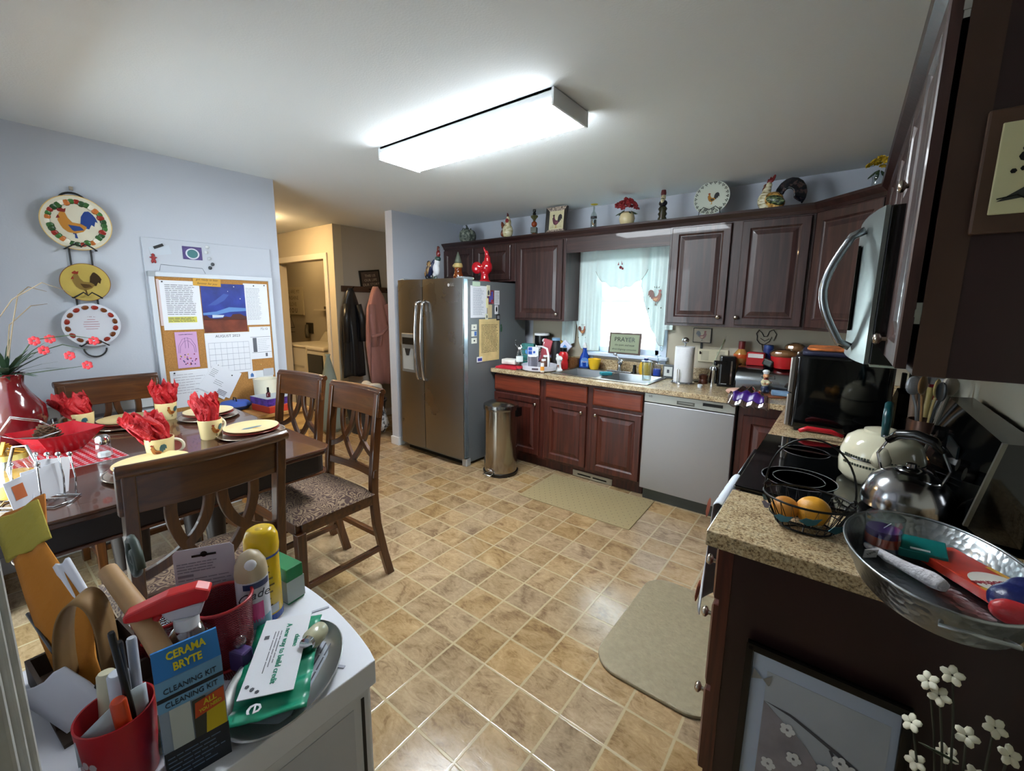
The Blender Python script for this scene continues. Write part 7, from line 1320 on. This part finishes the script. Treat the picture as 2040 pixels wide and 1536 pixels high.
fz = plane((0, 0, .0016), (1, 0, 0), (0, 1, 0)); text('lettering', 'A new way to build credit', .0135, mat('#2f9a7c', .6), t, frameM((-.006, .004, .0022), (1, 0, 0), (0, 1, 0))); text('lettering', 'chime', .013, mat('#2f9a7c', .6), t, frameM((-.028, .024, .0022), (1, 0, 0), (0, 1, 0)))
flatdecal('print', lines(-.06, -.020, .05, -.004, 3, .0012, .3, 22)+[rect(-.052, -.034, -.044, -.026)], fz, M_ink, t); decal('sparkle_art', [disc(.062+.007*i, -.025+.009*((i*7) % 3-1), .0035, 6) for i in range(3)], fz, M_ink, t, 4)
t = thing('glass_vial', 'small cream and silver glass bottle at the far end of the oval tray', 'bottle', (-1.188, -3.458, AZ+.030), 0, rot=(1.35, 0, .6)); MB().lathe([(0, 0), (.016, 0), (.018, .01), (.018, .035), (.012, .045)], 20).build('body', mat('#b9b79a', .2), t, smooth=50); MB().lathe([(.013, .045), (.013, .055), (0, .058)], 16).build('cap', M_chrome, t, smooth=50)
# red wire mesh caddy
t = thing('mesh_caddy', 'dark red metal mesh desk organiser full of small things', 'organiser', (-1.330, -3.617, AZ), .75)
mm, nt, b, v = base('red_mesh', .35, .3); b.inputs['Base Color'].default_value = S('#7a1420')
ck = nt.nodes.new('ShaderNodeTexChecker'); ck.inputs['Scale'].default_value = 420; nt.links.new(v, ck.inputs['Vector']); tr2 = nt.nodes.new('ShaderNodeBsdfTransparent'); mx = nt.nodes.new('ShaderNodeMixShader'); mr = nt.nodes.new('ShaderNodeMapRange'); mr.inputs[3].default_value = .95; mr.inputs[4].default_value = .3; nt.links.new(ck.outputs['Fac'], mr.inputs[0]); nt.links.new(mr.outputs[0], mx.inputs[0]); nt.links.new(tr2.outputs[0], mx.inputs[1]); nt.links.new(b.outputs[0], mx.inputs[2]); nt.links.new(mx.outputs[0], nt.nodes['Material Output'].inputs['Surface'])
for (cx, cy, r2, h) in ((.045, .0, .050, .122), (-.055, .0, .046, .10)):
    MB().lathe([(r2*.9, .002), (r2, h), (r2-.0015, h), (r2*.9-.0015, .004)], 32, (cx, cy, 0)).build('cup', mm, t, smooth=50); MB().tube([(cx+r2*math.cos(2*PI*i/28), cy+r2*math.sin(2*PI*i/28), h) for i in range(28)], .003, 8, True).build('rim', mat('#a11c22', .3), t, smooth=True); MB().tube([(cx+r2*.9*math.cos(2*PI*i/28), cy+r2*.9*math.sin(2*PI*i/28), .003) for i in range(28)], .003, 8, True).build('base_ring', mat('#a11c22', .3), t, smooth=True)
MB().box(-.09, -.055, .0, .09, .055, .003).build('base_plate', mm, t)
t = thing('perfume_bottle', 'small violet glass bottle with round stoppers, leaning against the red mesh caddy', 'bottle', (-1.245, -3.580, AZ), .4); t['label'] = 'small violet glass bottle in front of the red mesh caddy'
MB().box(-.017, -.012, .001, .017, .012, .042).build('body', mat('#5a4a7c', .1), t, bev=.004); MB().ell((0, 0, .056), (.011, .011, .013)).build('stopper', M_glass, t, smooth=True)
t = thing('blister_card', 'large white carded package standing up in the red mesh caddy', 'package', (-1.372, -3.585, AZ+.004-.0), 1.05); 
cp2 = [(-.050, 0), (.050, 0), (.050, .187), (.044, .194), (-.044, .194), (-.050, .187)]; MB().prism(cp2, .0015, 'y', 0).build('card', mat('#b9b4be', .5), t, bev=.0004)
fx = plane((0, -.0004, 0), (1, 0, 0), (0, 0, 1)); flatdecal('hang_hole', [rect(-.02, .176, .02, .1805), disc(0, .180, .006, 10)], fx, M_black, t); flatdecal('print', lines(-.045, .145, .02, .168, 4, .0015, .3, 31)+lines(-.045, .07, .045, .135, 9, .0015, .4, 32)+[rect(-.045, .137, -.02, .142)], fx, mat('#7d7884', .6), t, .0011)
# ceramic cleaner carton
t = thing('cleaning_kit', 'blue cooktop cleaning kit carton with a yellow bottle printed on it', 'box', (-1.122, -3.684, AZ), 1.42); t.scale = (.78, .85, 1.0)
MB().box(-.048, -.026, 0, .048, .026, .165).build('carton', mat('#8d9cb0', .35), t, bev=.001); MB().prism([(-.026, .165), (.026, .165), (.002, .196), (-.002, .196)], .096, 'x', -.048).build('gable_top', mat('#2878c0', .35), t)
fx = plane((0, -.0262, 0), (1, 0, 0), (0, 0, 1)); flatdecal('blue_band', [rect(-.048, .118, .048, .165)], fx, mat('#6fa3cc', .4), t); flatdecal('black_band', [rect(-.048, .134, .048, .140)], fx, mat('#0d1726', .4), t, .0011); flatdecal('dark_print', [rect(-.048, .0, .048, .055)], fx, mat('#0d1726', .4), t, .0011); flatdecal('small_print', lines(-.044, .008, .044, .048, 6, .0016, .3, 41), fx, mat('#5a6f8c', .4), t, .0014); flatdecal('white_bottle_print', [rect(-.034, .055, -.004, .118)], fx, mat('#bfc6c4', .4), t, .0011); flatdecal('grey_print', [rect(-.002, .055, .018, .115)], fx, mat('#33362e', .4), t, .0011); decal('yellow_print', [[(.014, .055), (.046, .055), (.046, .09), (.036, .10), (.018, .095)]], fx, mat('#c9b012', .4), t, 10, d=.0014); flatdecal('orange_burst', [[(.0, .086), (.046, .092), (.046, .116), (.002, .110)]], fx, mat('#c44a1c', .4), t, .0016)
text('lettering', 'CLEANING KIT', .0115, mat('#16283c', .5), t, frameM((0, -.0278, .148), (1, 0, 0), (0, 0, 1))); text('lettering', 'CLEANING KIT', .0115, mat('#16283c', .5), t, frameM((0, -.0278, .1265), (1, 0, 0), (0, 0, 1))); text('lettering', 'ALL', .012, mat('#d9c02a', .5), t, frameM((.024, -.0285, .106), (1, 0, .1), (0, 0, 1)), bold=.0003); text('lettering', 'YOU NEED', .007, mat('#d9c02a', .5), t, frameM((.024, -.0285, .096), (1, 0, .1), (0, 0, 1)), bold=.0002)
sl = Vector((0, .024, .031)).normalized()
for k, s in enumerate(('CERAMA', 'BRYTE')): text('lettering', s, .0145, mat('#d9c816', .4), t, frameM((0, -.0275+.0225*(.70-.42*k)+.0, .1655+.031*(.74-.42*k)), (1, 0, 0), sl), bold=.0005)
flatdecal('side_print', [rect(-.02, .01, .02, .06)], plane((-.0482, 0, 0), (0, -1, 0), (0, 0, 1)), mat('#4a94c0', .4), t); flatdecal('side_badge', [disc(0, .13, .018, 16)], plane((-.0482, 0, 0), (0, -1, 0), (0, 0, 1)), mat('#b8b02a', .4), t)
# spray bottle with red trigger
t = thing('spray_bottle', 'clear spray bottle with a red and white trigger head and a blue label', 'spray bottle', (-1.262, -3.648, AZ+.001), CAMA(-1.262, -3.632)+PI/2-.25)
MB().lathe([(0, 0), (.036, 0), (.039, .01), (.036, .05), (.039, .08), (.034, .105), (.017, .125)], 28).build('bottle', glassmat('#cdb9c4', .25), t, smooth=50); MB().cyl((0, 0, .122), .018, .022, 20).build('collar', M_white, t, smooth=40); MB().prism([(-.022, .144), (.022, .144), (.030, .166), (-.034, .170)], .024, 'y', -.012).build('head', mat('#c4bfc6', .4), t, bev=.004)
MB().prism([(-.078, .160), (-.060, .158), (.034, .168), (.040, .186), (.020, .196), (-.02, .192), (-.078, .172)], .028, 'y', -.014).build('trigger_housing', mat('#c81a1c', .3), t, bev=.004); MB().tube([(-.034, 0, .158), (-.046, 0, .140), (-.050, 0, .118), (-.062, 0, .108)], [.006, .006, .005, .004], 8).build('trigger', mat('#c81a1c', .3), t, smooth=True)
MB().box(-.022, -.041, .050, .024, -.0385, .105).build('label_panel', mat('#24356f', .4), t); text('lettering', '100%', .015, mat('#c4b23a', .4), t, frameM((.0, -.0418, .09), (1, 0, 0), (0, 0, 1))); text('lettering', 'CLEAN', .010, mat('#c9c9d6', .4), t, frameM((.0, -.0418, .074), (1, 0, 0), (0, 0, 1))); MB().tube([(0, 0, .01), (0, 0, .122)], .002, 6).build('dip_tube', M_white, t)
# red cup with pens
t = thing('pencil_cup', 'red cup with white snowflake print, crammed with pens and tools', 'cup', (-1.172, -3.757, AZ), .4); t.scale = (.79, .79, .98)
MB().lathe([(0, 0), (.045, 0), (.048, .004), (.055, .115), (.052, .115), (.045, .006), (0, .006)], 36).build('cup', mat('#b01622', .35), t, smooth=50)
ca = CAMA(-1.172, -3.757)-.8
fm = cylmap(.048, ca-.55, .045, .03, .05, r2=.0515)
decal('snowflake_art', [disc(.5+.3*math.cos(q), .5+.3*math.sin(q), .13, 8) for q in [k*.9 for k in range(7)]]+[disc(.5, .5, .14, 10)], fm, mat('#c9b9bd', .5), t, 5)
PL = [('white rolled paper tube standing in the red cup', (-.018, .012), .145, .012, '#c6ccd6', .0), ('cream marker pen standing in the red cup', (-.036, -.012), .135, .011, '#c9c2a4', -.12), ('black pen with clear barrel in the red cup', (.0, .02), .20, .005, '#101012', .02), ('long black charging cable bundle rising from the red cup', (.01, .028), .24, .004, '#0c0c0d', .12), ('slim white pen in the red cup', (-.004, .032), .19, .006, '#b9bcc4', -.03), ('orange tipped tool in the red cup', (.02, .012), .135, .009, '#c8421c', .1)]
for lab, (x, y), h, r2, c2, ln in PL:
    p = thing('pen' if r2 < .008 else 'marker', lab, 'pen', (-1.172+x*.75, -3.757+y*.75, AZ+.007), 0, 'pens in the red cup', rot=(ln*.6, ln, 0)); MB().lathe([(0, 0), (r2, .002), (r2, h), (r2*.8, h+.003), (0, h+.003)], 14).build('barrel', mat(c2, .35), p, smooth=50)
t = thing('scrap_paper', 'folded white paper strip tucked in the front of the red cup', 'paper', (-1.160, -3.762, AZ+.065), 1.5); MB().sheet(lambda u, v: Vector(((u-.5)*.075, -.012*math.sin(PI*u)-.0, .045*v+.025*v*math.sin(u*2.6-.3)+.01*u)), 14, 5).build('paper', mat('#bcc6cc', .6), t, solid=.0012, smooth=True)
# wooden handle, tan strap, orange mitts, papers: leaning behind the cup
t = thing('wooden_stick', 'pale wooden stick lying slanted across the clutter', 'wooden stick', (0, 0, 0)); MB().tube([(-1.42, -3.715, AZ+.196), (-1.33, -3.70, AZ+.160), (-1.22, -3.688, AZ+.112)], [.014, .0155, .015], 14).build('stick', mat('#b08a5c', .55, var=.08, vscale=30), t, smooth=50)
t = thing('wooden_crate', 'dark open wooden crate behind the red cup, full of odds and ends', 'crate', (-1.40, -3.745, AZ), .1)
MB().box(-.11, -.07, 0, .10, .06, .006).box(-.11, -.07, .006, .06, -.064, .045).box(-.11, .054, .006, .06, .06, .045).box(-.11, -.064, .006, -.104, .054, .045).box(.054, -.064, .006, .06, .054, .045).build('crate', mat('#3a2a1c', .6), t)
t = thing('tan_strap', 'tan cardboard loop standing upright in the wooden crate', 'strap', (-1.38, -3.760, AZ-.0+.008), .9)
MB().sheet(lambda u, v: Vector((.032*math.cos(PI*u)*1.0, (v-.5)*.045+.01*math.sin(u*3), +.175*math.sin(PI*u)**.45)), 26, 3).build('loop', mat('#8b6a3e', .7), t, solid=.003, smooth=True)
t = thing('orange_mitts', 'orange and yellow felt cloth hanging in a long slanting strip at the left edge', 'cloth', (0, 0, 0))
def rib3(pts, w3, m, name, tt):
    mb = MB(); n = len(pts)
    def f(u, v):
        k = u*(n-1); i = min(n-2, int(k)); q = k-i; p = Vector(pts[i]).lerp(Vector(pts[i+1]), q); wv = w3[i]*(1-q)+w3[i+1]*q
        return p+Vector((.35, .55, .35)).normalized()*wv*(v-.5)+Vector((0, 0, .004*math.sin(v*9)))
    return mb.sheet(f, 24, 5).build(name, m, tt, solid=.004, smooth=True)
rib3([(-1.84, -3.795, 1.055), (-1.72, -3.790, 1.005)], [.09, .085], mat('#a8993c', .9, bump=.4, bscale=60), 'yellow_part', t); rib3([(-1.72, -3.790, 1.003), (-1.60, -3.780, .965), (-1.50, -3.770, .93), (-1.42, -3.77, .885), (-1.38, -3.765, .865)], [.06, .075, .085, .06, .05], mat('#b8741c', .9, bump=.3, bscale=60), 'orange_part', t)
rib3([(-1.88, -3.785, 1.05), (-1.76, -3.775, 1.01)], [.10, .04], mat('#b06a20', .9), 'orange_back', t)
for k, (p0, p1, w3, lab) in enumerate((((-1.34, -3.815, .945), (-1.27, -3.775, .895), .07, 'large white paper sheet lying slanted left of the red cup'), ((-1.62, -3.755, 1.0), (-1.44, -3.735, .925), .03, 'narrow white paper standing behind the orange cloth'))):
    t = thing('paper', lab, 'paper', (0, 0, 0)); rib3([p0, tuple((Vector(p0)+Vector(p1))/2+Vector((0, 0, .004))), p1], [w3, w3, w3*.9], M_paper, 'sheet', t)
t = thing('charger_cable', 'thin black cable arching across the clutter at the left', 'cable', (0, 0, 0)); MB().tube([(-1.60, -3.81, .93), (-1.46, -3.79, .905), (-1.36, -3.775, .90), (-1.29, -3.765, .925), (-1.25, -3.755, .96)], .0032, 8).build('cable', M_black, t, smooth=True)
t = thing('decor_scroll', 'dark green metal scroll ornament glimpsed behind the orange cloth', 'ornament', (-1.58, -3.70, .72), 0); MB().tube([(.05*(1-k/20)*math.cos(k*.6), .01, .17+.05*(1-k/20)*math.sin(k*.6)) for k in range(21)], .007, 8).build('scroll', mat('#3a463e', .5), t, smooth=True)
t.location = (-1.47, -3.68, AZ-.05+.055)
t = thing('small_packages', 'clear plastic bag with small black and yellow parts beside the kit carton', 'bag', (-1.175, -3.715, AZ), .4); MB().ell((0, 0, .03), (.018, .025, .03)).build('bag', mat('#4a4a30', .3, var=.8, vscale=90), t, smooth=True)
